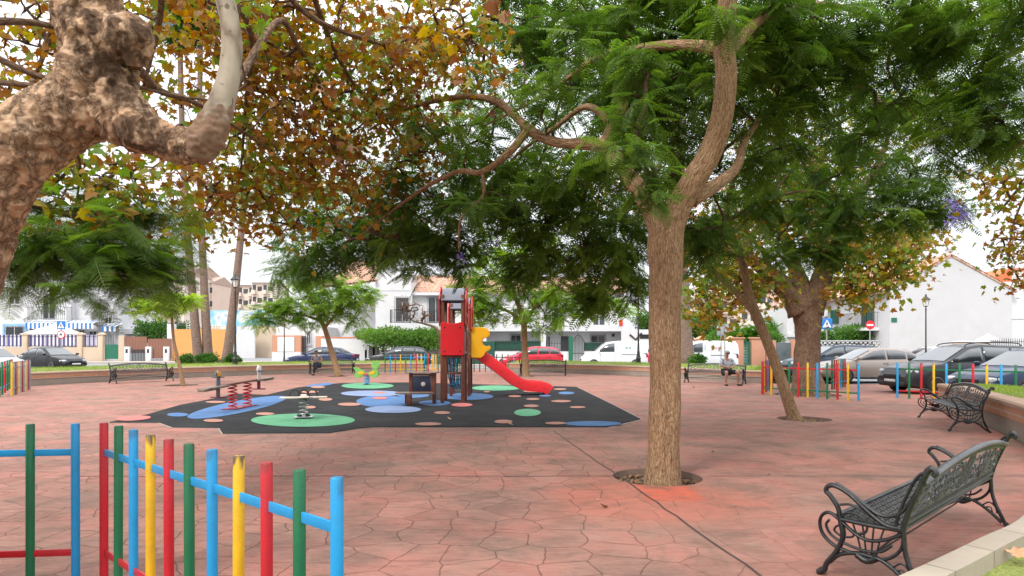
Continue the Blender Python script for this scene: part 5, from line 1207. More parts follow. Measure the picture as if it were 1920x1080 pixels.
b = MB(); b.box(((X(735)+X(905))/2, Y-.2, Z(613)), (X(905)-X(735), 1.6, .55)); b.build('terrace_slab', WHITE, hc); window(hc, X(745), X(765), Z(655), Z(622), Y, grille=True); window(hc, X(800), X(828), Z(645), Z(622), Y+.8, grille=True)
window(hc, X(650), X(663), Z(632), Z(620), Y+2.5, grille=True); b = MB(); b.bbox((X(779), Y+.7, Z(633)), (1.0, .05, .22), .01); b.build('name_plate', GRILLE, hc)
# --- row houses
Y = 53.0; X = lambda px: xat(px, Y); Z = lambda py: zat(py, Y)
hr = empty('row_house', (0, 0, 0), 0, 'white row of houses with deep first floor terrace behind the red hatchback', 'house')
slab(hr, 'wall', X(905), X(1178), Y+1.8, Y+9, -.1, Z(542), WHITE); slab(hr, 'terrace', X(905), X(1169), Y, Y+1.75, Z(621), Z(609), WHITE); slab(hr, 'party_wall', X(1014), X(1024), Y-.03, Y+1.8, -.1, Z(575), WHITE); slab(hr, 'party_wall', X(1169), X(1178), Y-.03, Y+1.8, -.1, Z(590), WHITE); slab(hr, 'party_wall', X(905), X(912), Y-.03, Y+1.8, -.1, Z(575), WHITE)
tiled(hr, (X(900), Y+1.2, Z(545)), (X(1182), Y+1.2, Z(545)), (X(1182), Y+6, Z(505)), (X(900), Y+6, Z(505)))
for a, c, p0, p1, kw in ((957, 978, 642, 627, dict(grille=True)), (1024, 1035, 660, 629, dict(door=True)), (1055, 1073, 664, 630, dict(door=True, frame=DARKW)), (1112, 1141, 643, 628, dict(grille=True)), (1116, 1141, 610, 590, dict()), (1040, 1062, 608, 575, dict(door=True)), (960, 985, 608, 575, dict(door=True))): window(hr, X(a), X(c), Z(p0), Z(p1), Y+1.8, **kw)
b = MB(); b.box((X(1164), Y-.04, Z(605)), (.3, .05, .5)); b.build('red_sign', TOY_RED, hr)
for p in (1001, 1156): b = MB(); b.bbox((X(p), Y+1.7, Z(628)), (.2, .15, .25), .02); b.build('wall_lamp', GRILLE, hr)
Y = 49.0; X = lambda px: xat(px, Y); Z = lambda py: zat(py, Y)
garden_wall(X(822), X(928), Y, Z(640), HEDGEG, 'dark green screened wall right of the play tower'); garden_wall(X(928), X(1066), Y, Z(659), WHITE, 'low white wall behind the red hatchback'); garden_wall(X(1095), X(1176), Y, Z(659), WHITE, 'low white wall behind the white van')
iron_fence(X(928), X(1014), Y+.1, Z(659), Z(638), 'iron fence backed with green cloth behind the red hatchback', .2, back=HEDGEG); iron_fence(X(1024), X(1066), Y+.1, Z(659), Z(640), 'open iron fence left of the tall iron gate', .2); iron_fence(X(1096), X(1176), Y+.1, Z(659), Z(641), 'iron fence above the wall behind the white van', .2, back=HEDGEG)
g = empty('iron_gate', (X(1074), Y, 0), 0, 'tall arched iron gate between the low white walls', 'gate'); wd = X(1095)-X(1074)
b = MB(); [b.tube([(wd*k/8, 0, 0), (wd*k/8, 0, Z(640)+.5*math.sin(math.pi*k/8))], .018, 5) for k in range(9)]; b.tube([(wd*k/10, 0, Z(640)+.5*math.sin(math.pi*k/10)) for k in range(11)], .025, 6); b.box((wd/2, 0, .9), (wd, .03, .05)); b.build('bars', GRILLE, g)
b = MB(); b.box((X(1070)-X(1074), 0, 1.05), (.3, .3, 2.3)); b.build('gate_post', GATEG, g)
w = garden_wall(X(1178), X(1300), Y+3, Z(616), WHITE, 'white wall with a black painted chevron right of the row houses')
b = MB(); pts = [(X(1172), Z(626)), (X(1184), Z(636)), (X(1196), Z(623))]; o_ = X(1178)
b.tube([(p[0]-o_+.9, -.02, p[1]+.13) for p in pts], .09, 4); b.box((X(1206)-o_+.8, -.02, Z(630)+.13), (.9, .03, .35)); b.build('painted_chevron', S_BLACK, w)
# --- right: walls, gates, gable house
Y = 47.0; X = lambda px: xat(px, Y); Z = lambda py: zat(py, Y)
garden_wall(X(1298), X(1376), Y, Z(641), render_mat('ochre_render', (.68, .42, .25)), 'ochre garden wall behind the white van at the back', pillars=[X(1314), X(1371)], pz=Z(636))
g = empty('green_gate', (X(1378), Y, 0), 0, 'green slatted gate between peach pillars', 'gate'); b = MB()
for k in range(16): b.box(((X(1411)-X(1387))/2+X(1387)-X(1378), 0, .05+k*.115), (X(1410)-X(1388), .05, .09))
b.box((X(1398.5)-X(1378), -.03, .9), (.05, .05, 1.85)); b.build('slats', GATEG, g)
for p in (1383, 1420): b = MB(); w_ = .72 if p < 1400 else 1.0; b.bbox((X(p)-X(1378), 0, Z(637)/2), (w_, .5, Z(637)+.1), .02); b.bbox((X(p)-X(1378), 0, Z(637)+.12), (w_+.16, .66, .12), .03); b.build('pillar', PEACH, g)
garden_wall(X(1437), X(1455), Y, Z(638), PEACH, 'short peach wall left of the dark gate'); 
g = empty('dark_gate', (X(1455), Y, 0), 0, 'dark grey metal gate left of the thick plane trunk', 'gate'); b = MB(); b.bbox(((X(1483)-X(1455))/2, 0, Z(643)/2), (X(1483)-X(1455)-.05, .06, Z(643)+.05), .01); b.bbox((.6, -.04, 1.1), (.3, .03, .5), .01); b.build('panel', M('gate_grey', (.09, .11, .12), .5), g)
garden_wall(X(1484), X(1500), Y, Z(636), PEACH, 'peach wall end behind the thick plane trunk')
Y = 50.0
hw_ = empty('white_house', (0, 0, 0), 0, 'white house partly hidden behind the thick plane trunk', 'house'); slab(hw_, 'wall', xat(1476, Y), xat(1600, Y), Y, Y+7, -.1, zat(577, Y), WHITE); slab(hw_, 'ledge', xat(1475, Y), xat(1505, Y), Y-.25, Y-.02, zat(632, Y), zat(626, Y), WHITE); window(hw_, xat(1489, Y), xat(1500, Y), zat(620, Y), zat(600, Y), Y, grille=True)
tiled(hw_, (xat(1474, Y), Y-.3, zat(577, Y)), (xat(1602, Y), Y-.3, zat(577, Y)), (xat(1602, Y), Y+4, zat(548, Y)), (xat(1474, Y), Y+4, zat(548, Y)))
# wall with ring openings
Y = 43.0; X = lambda px: xat(px, Y); Z = lambda py: zat(py, Y)
w = garden_wall(X(1532), X(1668), Y, Z(655), WHITE, 'white wall topped by a lattice of ring blocks right of the plane trunk', t=.2)
b = MB(); o_ = X(1532)
for i in range(int((X(1668)-X(1532))/.3)):
    for k in range(2): b.tube([(i*.3+.15+.12*math.cos(2*math.pi*a/8), .1, Z(655)+.13+.15+k*.29+.12*math.sin(2*math.pi*a/8)) for a in range(8)], .035, 4, 0, False, True)
for k in range(2): b.box(((X(1668)-o_)/2, .1, Z(655)+.13+.005+k*.58), (X(1668)-o_, .12, .04))
b.build('ring_blocks', WHITE, w)
# gable house
Yg = 42.0; X = lambda px: xat(px, Yg); Z = lambda py: zat(py, Yg)
hg = empty('gable_house', (0, 0, 0), 0, 'large white house whose plain gable faces the square, clay roof edge', 'house')
x0, x1, xm = X(1668), X(1897), X(1783); ze, zp = Z(541), Z(478); Yb = Yg+13
b = MB(); b.prism([(x0, -.1), (x1, -.1), (x1, ze), (xm, zp), (x0, ze)], (0, Yg, 0), (1, 0, 0), (0, 0, 1), (0, 13, 0)); b.build('wall', render_mat('dimmed_white_render', (.52, .52, .53), (.44, .43, .42)), hg)  # white render darkened in colour to offset the strong light on this gable
tiled(hg, (x0-.45, Yg-.06, ze-.22), (x0-.45, Yb, ze-.22), (xm, Yb, zp+.03), (xm, Yg-.06, zp+.03)); tiled(hg, (x1+.35, Yb, ze-.16), (x1+.35, Yg-.06, ze-.16), (xm, Yg-.06, zp+.03), (xm, Yb, zp+.03))
slab(hg, 'chimney', X(1793), X(1800), Yg+.5, Yg+1.1, zp-.6, zp+.45, WHITE); slab(hg, 'chimney_cap', X(1792), X(1801), Yg+.42, Yg+1.18, zp+.45, zp+.55, WHITE)
b = MB(); b.box((X(1676), Yg-.03, Z(600)), (.36, .03, .28)); b.build('street_plate', GATEG, hg)
b = MB(); [b.tube([(x0-.9+.02, yy, Z(612)-.0), (x0-.9+.02, yy, Z(612)+1.0)], .014, 4) for yy in [Yg+1.2+.15*k for k in range(28)]]; b.tube([(x0-.88, Yg+1.2, Z(612)+1), (x0-.88, Yg+5.3, Z(612)+1)], .02, 4); [b.tube([(x0-.88+.15*k, Yg+1.2, Z(612)), (x0-.88+.15*k, Yg+1.2, Z(612)+1)], .014, 4) for k in range(6)]; b.tube([(x0-.88, Yg+1.2, Z(612)+1), (x0, Yg+1.2, Z(612)+1)], .02, 4)
bl = MB(); bl.box((x0-.46, Yg+3.25, Z(612)-.14), (.9, 4.2, .2)); o = bl.build('balcony', WHITE, hg); b.build('railing', GRILLE, o)
for ya, yb, za, zb in ((1.8, 3.2, Z(612), Z(558)), (6.5, 7.6, Z(600), Z(570)), (2.2, 3.2, .2, Z(630))):
    b = MB(); b.box((x0-.03, Yg+(ya+yb)/2, (za+zb)/2), (.05, yb-ya, zb-za)); o = b.build('side_window', PANE, hg); b = MB(); [b.box((x0-.08, Yg+ya+k*(yb-ya)/5, (za+zb)/2), (.03, .06, zb-za)) for k in range(6)]; b.build('frame', GATEG, o)
for k in (0, 1): b = MB(); b.bbox((x0-.35, Yg+8.2+k*1.3, Z(575)), (.35, .85, .6), .03); b.build('air_conditioner', P_WHITE, hg)
slab(hg, 'side_extension', X(1890), X(2000), Yg+.5, Yg+7, -.1, Z(527), WHITE); window(hg, X(1889.5), X(1894), Z(570), Z(557), Yg+.45)
b = MB(); b.box((X(1945), Yg+.47, Z(597)), (X(2000)-X(1890), .03, .05)); b.build('ledge', SHUT, hg)
ho = empty('terracotta_house', (0, 0, 0), 0, 'orange-red upper storey seen at the right edge over the white wall', 'house'); Yo = 55.0
b = MB(); b.prism([(xat(1858, Yo), zat(560, Yo)), (xat(1990, Yo), zat(560, Yo)), (xat(1990, Yo), zat(500, Yo)), (xat(1893, Yo), zat(503, Yo)), (xat(1858, Yo), zat(524, Yo))], (0, Yo, 0), (1, 0, 0), (0, 0, 1), (0, 6, 0)); b.build('wall', TERR, ho); slab(ho, 'lower_storey', xat(1862, Yo), xat(1990, Yo), Yo+.2, Yo+6, -.1, zat(560, Yo), WHITE)
b = MB(); [b.box((xat(1897+k*3.2, Yo), Yo-.06, zat(517, Yo)), (.07, .05, .7)) for k in range(9)]; b.build('white_balusters', P_WHITE, ho)
Y = 38.4
garden_wall(xat(1790, Y), xat(1856, Y), Y, zat(642, Y), CREAM, 'beige wall with white coping at the foot of the gable', cap=WHITE)
iron_fence(xat(1858, Y), xat(1990, Y), Y, 0, zat(636, Y), 'tall iron fence at the right frame edge', .13)
b = MB(); b.lathe([(1.6, 0), (.1, .45), (.03, .5)], (0, 0, 0), 8, smooth=False); o = b.build('garden_parasol', CANV); o.location = (xat(1853, 39.6), 39.6, zat(636, 39.6)-.05); o.scale = (.42, .42, .8); tag(o, 'white parasol top showing over the beige wall', 'parasol')
b = MB(); b.tube([(0, 0, -1.7), (0, 0, 0)], .03, 6); b.build('pole', P_WHITE, o)
# ---------------------------------------------------------------- foliage machinery
class Fol:
    """gathers many small leaf faces into one crown mesh, each leaf with its own 'tint'"""
    def __init__(s): s.v = []; s.l = []; s.t = []; s.tint = []; s.n = 0
    def put(s, pv, pf, pos, X, Z, sc, tint):
        """pv (V,3), pf list of faces; pos/X/Z (n,3); sc, tint (n,)"""
        X = X/np.linalg.norm(X, axis=1, keepdims=True); Yv = np.cross(Z, X); Yv /= np.linalg.norm(Yv, axis=1, keepdims=True)+1e-9; Zv = np.cross(X, Yv)
        n = len(pos); V = len(pv)
        P_ = pos[:, None, :]+sc[:, None, None]*(pv[None, :, 0, None]*X[:, None, :]+pv[None, :, 1, None]*Yv[:, None, :]+pv[None, :, 2, None]*Zv[:, None, :])
        s.v.append(P_.reshape(-1, 3).astype(np.float32))
        fl = np.concatenate([np.array(f) for f in pf]); tot = np.array([len(f) for f in pf])
        off = s.n+np.arange(n)*V
        s.l.append((fl[None, :]+off[:, None]).ravel()); s.t.append(np.tile(tot, n)); s.tint.append(np.repeat(tint, len(pf)).astype(np.float32)); s.n += n*V
    def build(s, name, mat, parent=None):
        v = np.concatenate(s.v); l = np.concatenate(s.l).astype(np.int32); t = np.concatenate(s.t).astype(np.int32)
        me = bpy.data.meshes.new(name); me.vertices.add(len(v)); me.vertices.foreach_set('co', v.ravel()); me.loops.add(len(l)); me.loops.foreach_set('vertex_index', l)
        me.polygons.add(len(t)); st = np.concatenate([[0], np.cumsum(t)[:-1]]).astype(np.int32); me.polygons.foreach_set('loop_start', st)
        me.polygons.foreach_set('loop_total', t)
        me.update(calc_edges=True); a = me.attributes.new('tint', 'FLOAT', 'FACE'); a.data.foreach_set('value', np.clip(np.concatenate(s.tint), 0, 1)); me.materials.append(mat); me.validate()
        o = bpy.data.objects.new(name, me); COL.objects.link(o)
        if parent: o.parent = parent
        return o
def frond_proto(n=13, pin=.24, w=.055, droop=.22, leaflets=0):
    """bipinnate frond, 1 unit long: rachis plus rows of pinnae; with leaflets every pinna is a comb of tiny blades"""
    v, f = [], []
    def q(*pts): k = len(v); v.extend(pts); f.append(tuple(range(k, k+len(pts))))
    def rz(x): return -droop*x*x
    for i in range(5):
        a, b_ = i/5, (i+1)/5; q((a, -.006, rz(a)), (b_, -.005, rz(b_)), (b_, .005, rz(b_)), (a, .006, rz(a)))
    for i in range(n):
        x = .12+.86*i/(n-1); L = pin*(math.sin(math.pi*min(1, .18+.80*(i+.6)/n))**.7)*random.uniform(.88, 1.1)
        for s in (-1, 1):
            fx, fz = .42+random.uniform(-.08, .08), random.uniform(-.35, -.12)
            d = Vector((fx, s, fz)).normalized(); o = Vector((x, 0, rz(x))); side = Vector((1, -s*fx, 0)).normalized()
            if not leaflets:
                m = o+d*L*.45; e = o+d*L+Vector((0, 0, -L*.15)); q(tuple(o), tuple(m+side*w/2), tuple(e), tuple(m-side*w/2))
            else:
                for k in range(leaflets):
                    t = (k+.6)/leaflets; c = o+d*L*t+Vector((0, 0, -L*.15*t*t)); ll = .034*math.sin(math.pi*min(1, .25+.7*t))+.010; ww = L/leaflets*.44
                    for s2 in (-1, 1):
                        e = c+side*s2*ll+d*ll*.5; q(tuple(c-d*ww*.5), tuple(c+side*s2*ll*.5+d*(ll*.2-ww)), tuple(e), tuple(c+side*s2*ll*.5+d*(ll*.2+ww)))
    return np.array(v), f
FR = [frond_proto(12, .25, .062), frond_proto(14, .22, .05, .4), frond_proto(11, .27, .06, .1)]
FRN = [frond_proto(13, .25, .05, .3, 9), frond_proto(12, .27, .05, .15, 9)]
FRF = [frond_proto(8, .28, .10, .3), frond_proto(7, .28, .11, .12)]
def plane_proto(k):
    r_ = random.Random(k); ang = [-90, -58, -38, -22, 5, 32, 50, 62, 90]; rad = [.10, .52, .34, .68, .40, .86, .56, .62, 1.0]
    half = [(math.cos(R(a))*q*.62, math.sin(R(a))*q*.62) for a, q in zip(ang[1:-1], rad[1:-1])]
    sx_, cu_ = r_.uniform(.15, .9), r_.uniform(.0, .55); half = [(x*r_.uniform(.85, 1.15), y*r_.uniform(.88, 1.1)) for x, y in half]
    pts = [(0, -.08)]+[(x, y) for x, y in half]+[(0, .66)]+[(-x, y) for x, y in half[::-1]]
    v = [(y+.15, x, -abs(x)*sx_*(.2 if x < 0 else 1)-cu_*y*y-.12*math.sin(7*x+sx_*9)) for x, y in pts]; c = len(v); v.append((.2, 0, .02))
    return np.array(v), [(c, i, (i+1) % c) for i in range(c)]
PL = [plane_proto(i) for i in range(9)]
LQ = (np.array([(0, 0, 0), (.45, .22, -.03), (1, 0, -.12), (.45, -.22, -.03)]), [(0, 1, 2, 3)])
def rnd_dirs(n, lo, hi):
    a = rng.uniform(0, 2*np.pi, n); e = rng.uniform(lo, hi, n); return np.stack([np.cos(a)*np.cos(e), np.sin(a)*np.cos(e), np.sin(e)], 1)
def blob_pts(blobs):
    """cluster centres inside ellipsoids given as (px, py, Y, rx px, ry px, rY m, count[, tint])"""
    out, tn = [], []
    for bl in blobs:
        px, py, Y, rx, ry, rY, n = bl[:7]; c = W(px, py, Y); ax, az = rx*Y/FOC, ry*Y/FOC
        d = rng.normal(size=(n, 3)); d /= np.linalg.norm(d, axis=1, keepdims=True); d *= rng.uniform(0.0, 1, (n, 1))**(1/2.6)
        out.append(np.array(c)[None]+d*np.array([ax, rY, az])[None]); tn.append(np.full(n, bl[7] if len(bl) > 7 else 0.0)+rng.normal(0, .07, n))
    return np.concatenate(out), np.concatenate(tn)
def twigs(mb, nodes, pts, r0=.0042, sag=.0, maxr=.06):
    """grow thin branches from the limbs to every cluster, thicker where more of them join"""
    P_ = [np.array(n, float) for n in nodes]; par = [-1]*len(P_); nn = len(P_)
    arr = np.array(P_); d = np.min(np.linalg.norm(pts[:, None]-arr[None, ::max(1, len(arr)//60)], axis=2), axis=1); order = np.argsort(d)
    cap = len(P_)+len(pts)*3+5; A = np.zeros((cap, 3)); A[:len(P_)] = arr; parent = [-1]*len(P_); cnt = len(P_)
    for i in order:
        p = pts[i]; k = int(np.argmin(np.sum((A[:cnt]-p)**2, axis=1))); q = A[k].copy(); L = np.linalg.norm(p-q)
        if L < 1e-3: continue
        m1 = q+(p-q)*.35+rng.normal(0, .07, 3)*L+np.array([0, 0, .05*L]); m2 = q+(p-q)*.7+rng.normal(0, .06, 3)*L
        for m in (m1, m2, p): A[cnt] = m; parent.append(k); k = cnt; cnt += 1
    w = np.ones(cnt)
    for i in range(cnt-1, nn-1, -1):
        if parent[i] >= 0: w[parent[i]] += w[i]*.9
    for i in range(nn, cnt):
        k = parent[i]; ra, rb = min(maxr, r0*w[k]**.55) if k >= nn else min(maxr, r0*w[i]**.55*1.1), min(maxr, r0*w[i]**.55)
        mb.tube([A[k], (A[k]+A[i])/2, A[i]], [ra, (ra+rb)/2, rb], 5 if ra > .012 else 3, 1, False)
def limb(mb, pts, k=5, n=12, disp=None):
    """pts (px, py, Y, r)"""
    P3 = [W(p[0], p[1], p[2]) for p in pts]; s = spline(P3, k); rr = lerp_list([p[3] for p in pts], len(s)); mb.tube(s, rr, n, 0, True, disp=disp); return s
def lumpy(amp=.06, f=3.0):
    def g(q, p, ca, sa, L, r): 
        d = (q-p); return q+d*(amp*2*noise.noise(Vector((q.x*f, q.y*f, q.z*f*.6)))+amp*noise.noise(Vector((q.x*f*3, q.y*f*3, q.z*f*1.5))))
    return g
def add_fronds(fol, cen, tn, per=7, size=.38, protos=FR, lo=-.75, hi=.35, spread=.06, tint0=.3):
    n = len(cen)*per; pos = np.repeat(cen, per, 0)+rng.normal(0, spread, (n, 3)); t = np.repeat(tn, per)+tint0+rng.normal(0, .10, n)
    X = rnd_dirs(n, lo, hi); Z = np.tile(np.array([[0, 0, 1.0]]), (n, 1))+rng.normal(0, .25, (n, 3)); sc = size*rng.uniform(.65, 1.15, n)
    w = rng.integers(0, len(protos), n)
    for k in range(len(protos)): m = w == k; fol.put(*protos[k], pos[m], X[m], Z[m], sc[m], t[m])
def add_leaves(fol, cen, tn, per=10, size=.15, spread=.2, protos=PL, tint0=.4, tvar=.18, lo=-1.2, hi=.3):
    n = len(cen)*per; pos = np.repeat(cen, per, 0)+rng.normal(0, spread, (n, 3)); t = np.repeat(tn, per)+tint0+rng.normal(0, tvar, n)
    X = rnd_dirs(n, lo, hi); Z = rng.normal(0, .6, (n, 3))+np.array([[0, 0, .8]]); sc = size*rng.uniform(.6, 1.15, n); w = rng.integers(0, len(protos), n)
    for k in range(len(protos)):
        m = w == k
        if m.any(): fol.put(*protos[k], pos[m], X[m], Z[m], sc[m], t[m])

JAC = leaf_mat('jacaranda_fronds', [(0, (.038, .076, .016)), (.3, (.085, .152, .028)), (.6, (.155, .24, .040)), (1, (.26, .35, .06))], .50)
JAC_B = leaf_mat('bright_fronds', [(0, (.09, .18, .022)), (.4, (.21, .34, .035)), (1, (.38, .52, .06))], .42)
PLN = leaf_mat('plane_leaves', [(0, (.13, .22, .035)), (.22, (.24, .24, .035)), (.42, (.34, .20, .032)), (.6, (.29, .12, .026)), (.8, (.20, .075, .024)), (1, (.38, .24, .14))], .45)
GRN = leaf_mat('shrub_leaves', [(0, (.02, .06, .012)), (.4, (.05, .13, .02)), (.7, (.10, .22, .035)), (1, (.20, .32, .06))], .35)
BARK_J = bark_mat('jacaranda_bark', [(.14, .08, .042), (.39, .245, .14), (.55, .375, .225), (.32, .185, .10)], 34, 9, .9, dist=.03, big=1.6)
BARK_T = bark_mat('twig_bark', [(.06, .04, .03), (.13, .08, .055), (.2, .13, .09), (.12, .07, .05)], 30, 9, .3)
BARK_P = bark_mat('plane_bark', [(.07, .045, .03), (.22, .14, .09), (.36, .25, .17), (.25, .15, .10)], 16, 7, 1.0, dist=.04, big=3)
BARK_PALM = bark_mat('palm_trunk_bark', [(.14, .09, .07), (.26, .18, .145), (.36, .27, .22), (.22, .15, .12)], 3, 26, .5)
def tree(name, label, cat, base, group=None): return empty(name, base, 0, label, cat, group)
def reparent(root, o): o.parent = root; o.matrix_parent_inverse = Matrix.Translation(-Vector(root.location)); return o

TNAME = True
# ---- T1 the tall jacaranda with the forked trunk in the middle
root = tree('jacaranda_tree', 'tall jacaranda with forked grey-brown trunk standing in a round pit right of centre', 'tree', (1.66, 7.25, -.07))
b = MB(); dsp = lumpy(.05, 2.5)
tr = limb(b, [(1243, 918, 7.22, .225), (1243, 895, 7.22, .20), (1245, 840, 7.22, .182), (1247, 720, 7.22, .172), (1247, 600, 7.22, .175), (1248, 520, 7.22, .185), (1247, 470, 7.22, .200), (1250, 430, 7.22, .19)], 10, 28, dsp)
sk = []
for L_ in ([(1250, 455, 7.22, .16), (1268, 400, 7.18, .148), (1296, 345, 7.1, .135), (1330, 290, 7.0, .125), (1352, 225, 6.9, .118), (1362, 150, 6.8, .112), (1358, 70, 6.7, .108), (1368, -30, 6.6, .10), (1385, -140, 6.5, .08), (1400, -260, 6.5, .05)],
           [(1246, 460, 7.22, .14), (1228, 410, 7.25, .115), (1202, 360, 7.3, .105), (1168, 315, 7.4, .098), (1142, 275, 7.5, .092), (1150, 235, 7.6, .075), (1168, 200, 7.7, .065), (1156, 160, 7.8, .055), (1180, 60, 8, .04), (1190, -60, 8.2, .03)],
           [(1142, 272, 7.5, .08), (1095, 270, 7.6, .068), (1040, 266, 7.8, .064), (1000, 248, 8.0, .058), (962, 215, 8.2, .048), (925, 188, 8.5, .05), (860, 182, 9.0, .04), (760, 205, 9.5, .028), (690, 245, 10, .018)],
           [(990, 244, 8.0, .05), (955, 285, 8.2, .047), (905, 322, 8.5, .042), (858, 322, 8.8, .034), (800, 350, 9.2, .028), (740, 392, 9.8, .022), (668, 448, 10.5, .013)],
           [(905, 322, 8.5, .03), (905, 370, 8.6, .022), (865, 410, 8.9, .018), (860, 470, 9.2, .012)],
           [(1352, 92, 6.8, .075), (1280, 84, 7.0, .055), (1205, 90, 7.3, .046), (1120, 108, 7.8, .04), (1060, 150, 8.2, .03), (990, 195, 8.6, .022), (900, 240, 9, .013)],
           [(1296, 375, 7.2, .09), (1345, 345, 7.5, .075), (1382, 312, 7.8, .062), (1398, 262, 8.0, .042), (1450, 200, 8.4, .035), (1550, 150, 8.7, .022), (1640, 170, 9, .012)],
           [(1364, 100, 6.75, .07), (1440, 30, 7.3, .05), (1560, 10, 8, .036), (1690, 62, 8.2, .024), (1745, 150, 8.4, .014), (1760, 200, 8.5, .008)],
           [(1690, 62, 8.2, .02), (1665, 130, 8.3, .014), (1720, 230, 8.5, .008)],
           [(1150, 235, 7.6, .05), (1100, 200, 8, .04), (1040, 240, 8.6, .03), (960, 300, 9.2, .02), (920, 380, 9.6, .012)],
           [(1160, 180, 7.8, .04), (1120, 300, 8.6, .03), (1090, 400, 9.2, .022), (1110, 500, 9.8, .012)]):
    sk += limb(b, L_, 6, 16 if L_[0][3] > .09 else 10, dsp)
TRK = BARK_J
BL = [(600, 470, 11.5, 60, 48, .8, 24), (552, 505, 12, 50, 25, .5, 12), (690, 448, 11.3, 70, 45, .9, 28), (772, 462, 11, 60, 50, .9, 30), (850, 462, 10.8, 50, 40, .8, 20), (640, 385, 11.5, 80, 55, 1, 24), (760, 375, 10.5, 90, 60, 1, 26),
      (880, 395, 10, 90, 70, 1, 34), (985, 375, 9.5, 100, 80, 1, 36, .05), (940, 280, 9.8, 90, 60, 1, 16), (800, 280, 10.5, 90, 70, 1, 14), (1080, 350, 9, 80, 80, 1, 38), (1050, 470, 10, 90, 55, 1, 30, .18), (1150, 455, 9.5, 60, 70, .8, 30), (1120, 535, 10.5, 60, 35, .6, 16, .12), (1188, 530, 9.8, 28, 45, .4, 10), (960, 500, 10.5, 70, 35, .7, 14),
      (1000, 150, 9.5, 130, 90, 1.2, 26), (1100, 40, 9, 140, 70, 1.2, 40), (900, 60, 10.5, 130, 80, 1.2, 16), (1180, 180, 8.2, 90, 90, .8, 34), (1285, 190, 8.2, 80, 110, .8, 30), (1230, 50, 8.0, 120, 70, .8, 34), (1310, -10, 7.6, 120, 50, 1, 20), (1290, 330, 9, 60, 50, .8, 12), (1320, 440, 9.5, 50, 50, .6, 12),
      (1050, 120, 12.5, 200, 110, 1.5, 60, -.1), (1250, 240, 12, 140, 140, 1.5, 56, -.1), (1080, 330, 12.5, 120, 100, 1.2, 34, -.05), (1350, 60, 12, 130, 130, 1.5, 44, -.08), (880, 330, 12.5, 120, 80, 1.2, 26, -.05), (760, 430, 13, 120, 50, 1, 22), (1190, 420, 12.5, 70, 70, 1, 24), (1560, 200, 12, 160, 120, 1.5, 46, -.05), (1720, 120, 11, 120, 110, 1.2, 30, -.05), (1330, 460, 12, 60, 60, .8, 16), (700, 300, 12.5, 120, 80, 1.2, 16), (560, 430, 13, 60, 50, .8, 14), (1000, 10, 10.5, 120, 60, 1, 24), (560, 340, 12.5, 80, 60, 1, 18), (660, 200, 12.5, 100, 80, 1, 20), (740, 90, 12.5, 110, 80, 1, 18), (470, 350, 12.5, 60, 50, .8, 12, .1), (840, 190, 12, 80, 70, 1, 16),
      (1250, -240, 9, 420, 90, 2.2, 60), (1120, 110, 7.2, 80, 40, .4, 6, .05), (1020, 170, 7.5, 60, 40, .4, 4, .0), (1225, 110, 6.7, 60, 45, .3, 6, .05), (850, 240, 8.4, 70, 50, .5, 5), (900, 350, 8.2, 70, 40, .5, 5),
      (1445, 60, 7.8, 110, 90, 1, 44), (1450, 180, 8.6, 90, 80, 1, 30), (1560, 80, 8.2, 110, 100, 1, 40), (1680, 50, 8.2, 110, 80, 1, 34), (1620, 200, 9, 110, 70, 1, 24), (1430, 290, 9, 60, 50, .7, 12)]
cen, tn = blob_pts(BL)
sx = cen[:, 0]; tn = tn+.10*np.sin(sx*2.1+cen[:, 2]*1.7)
near = [(1185, 285, 6.2, 60, 35, .25, 8, .04), (1222, 350, 6.2, 32, 35, .2, 6, .04), (1180, 215, 6.4, 60, 30, .3, 6, .04), (1110, 290, 6.4, 20, 15, .2, 1, .1), (1370, 15, 6.2, 50, 25, .2, 5, .05)]
cn, tnn = blob_pts(near)
twigs(b, sk, np.concatenate([cen, cn])); reparent(root, b.build('trunk' if TNAME else 'limbs', [TRK, BARK_T], None, None, True))
F = Fol(); add_fronds(F, cen, tn, 9, .44, FR, -.85, .3); add_fronds(F, cn, tnn, 8, .34, FR+FRN[:1], -1.0, .3)
cr = reparent(root, F.build('crown', JAC))
BLOS = M('jacaranda_blossom', (.28, .20, .62), .7, var=.25, scale=40)
def blossom(parent, px, py, Y, r, n=26):
    F = Fol(); c = np.array(W(px, py, Y)); pos = c+rng.normal(0, r*.5, (n, 3)); F.put(*LQ, pos, rnd_dirs(n, -1.2, .5), rng.normal(0, 1, (n, 3)), np.full(n, .05)*rng.uniform(.7, 1.3, n), rng.random(n)); F.put(*LQ, pos, rnd_dirs(n, -1.2, .5), rng.normal(0, 1, (n, 3)), np.full(n, .045), rng.random(n)); return F.build('blossom', BLOS, parent)
blossom(cr, 862, 481, 9.8, .06); blossom(cr, 931, 455, 9.8, .07)

# ---- T2 jacaranda off the right edge whose fronds hang into the frame
root = tree('jacaranda_tree', 'jacaranda fronds hanging in from beyond the upper right corner', 'tree', (10.8, 8.6, -.05))
b = MB(); sk = limb(b, [(2460, 850, 8.6, .2), (2440, 500, 8.6, .17), (2380, 200, 8.4, .12), (2200, 80, 8.0, .09), (2020, 60, 7.7, .05), (1880, 110, 7.6, .03), (1790, 190, 7.9, .015)], 6, 14, dsp)
sk += limb(b, [(2200, 80, 8.0, .06), (2050, 180, 7.4, .04), (1930, 260, 7.2, .025), (1850, 310, 7.8, .012)], 6, 10, dsp); TRK = BARK_J
cen, tn = blob_pts([(1800, 60, 7.7, 110, 80, 1, 38), (1885, 170, 7.2, 75, 90, .8, 36), (1780, 215, 8, 90, 70, .9, 26), (1850, 275, 7.9, 60, 35, .6, 12), (1900, 30, 6.8, 70, 70, .7, 20), (1930, 240, 7.2, 50, 40, .6, 10)])
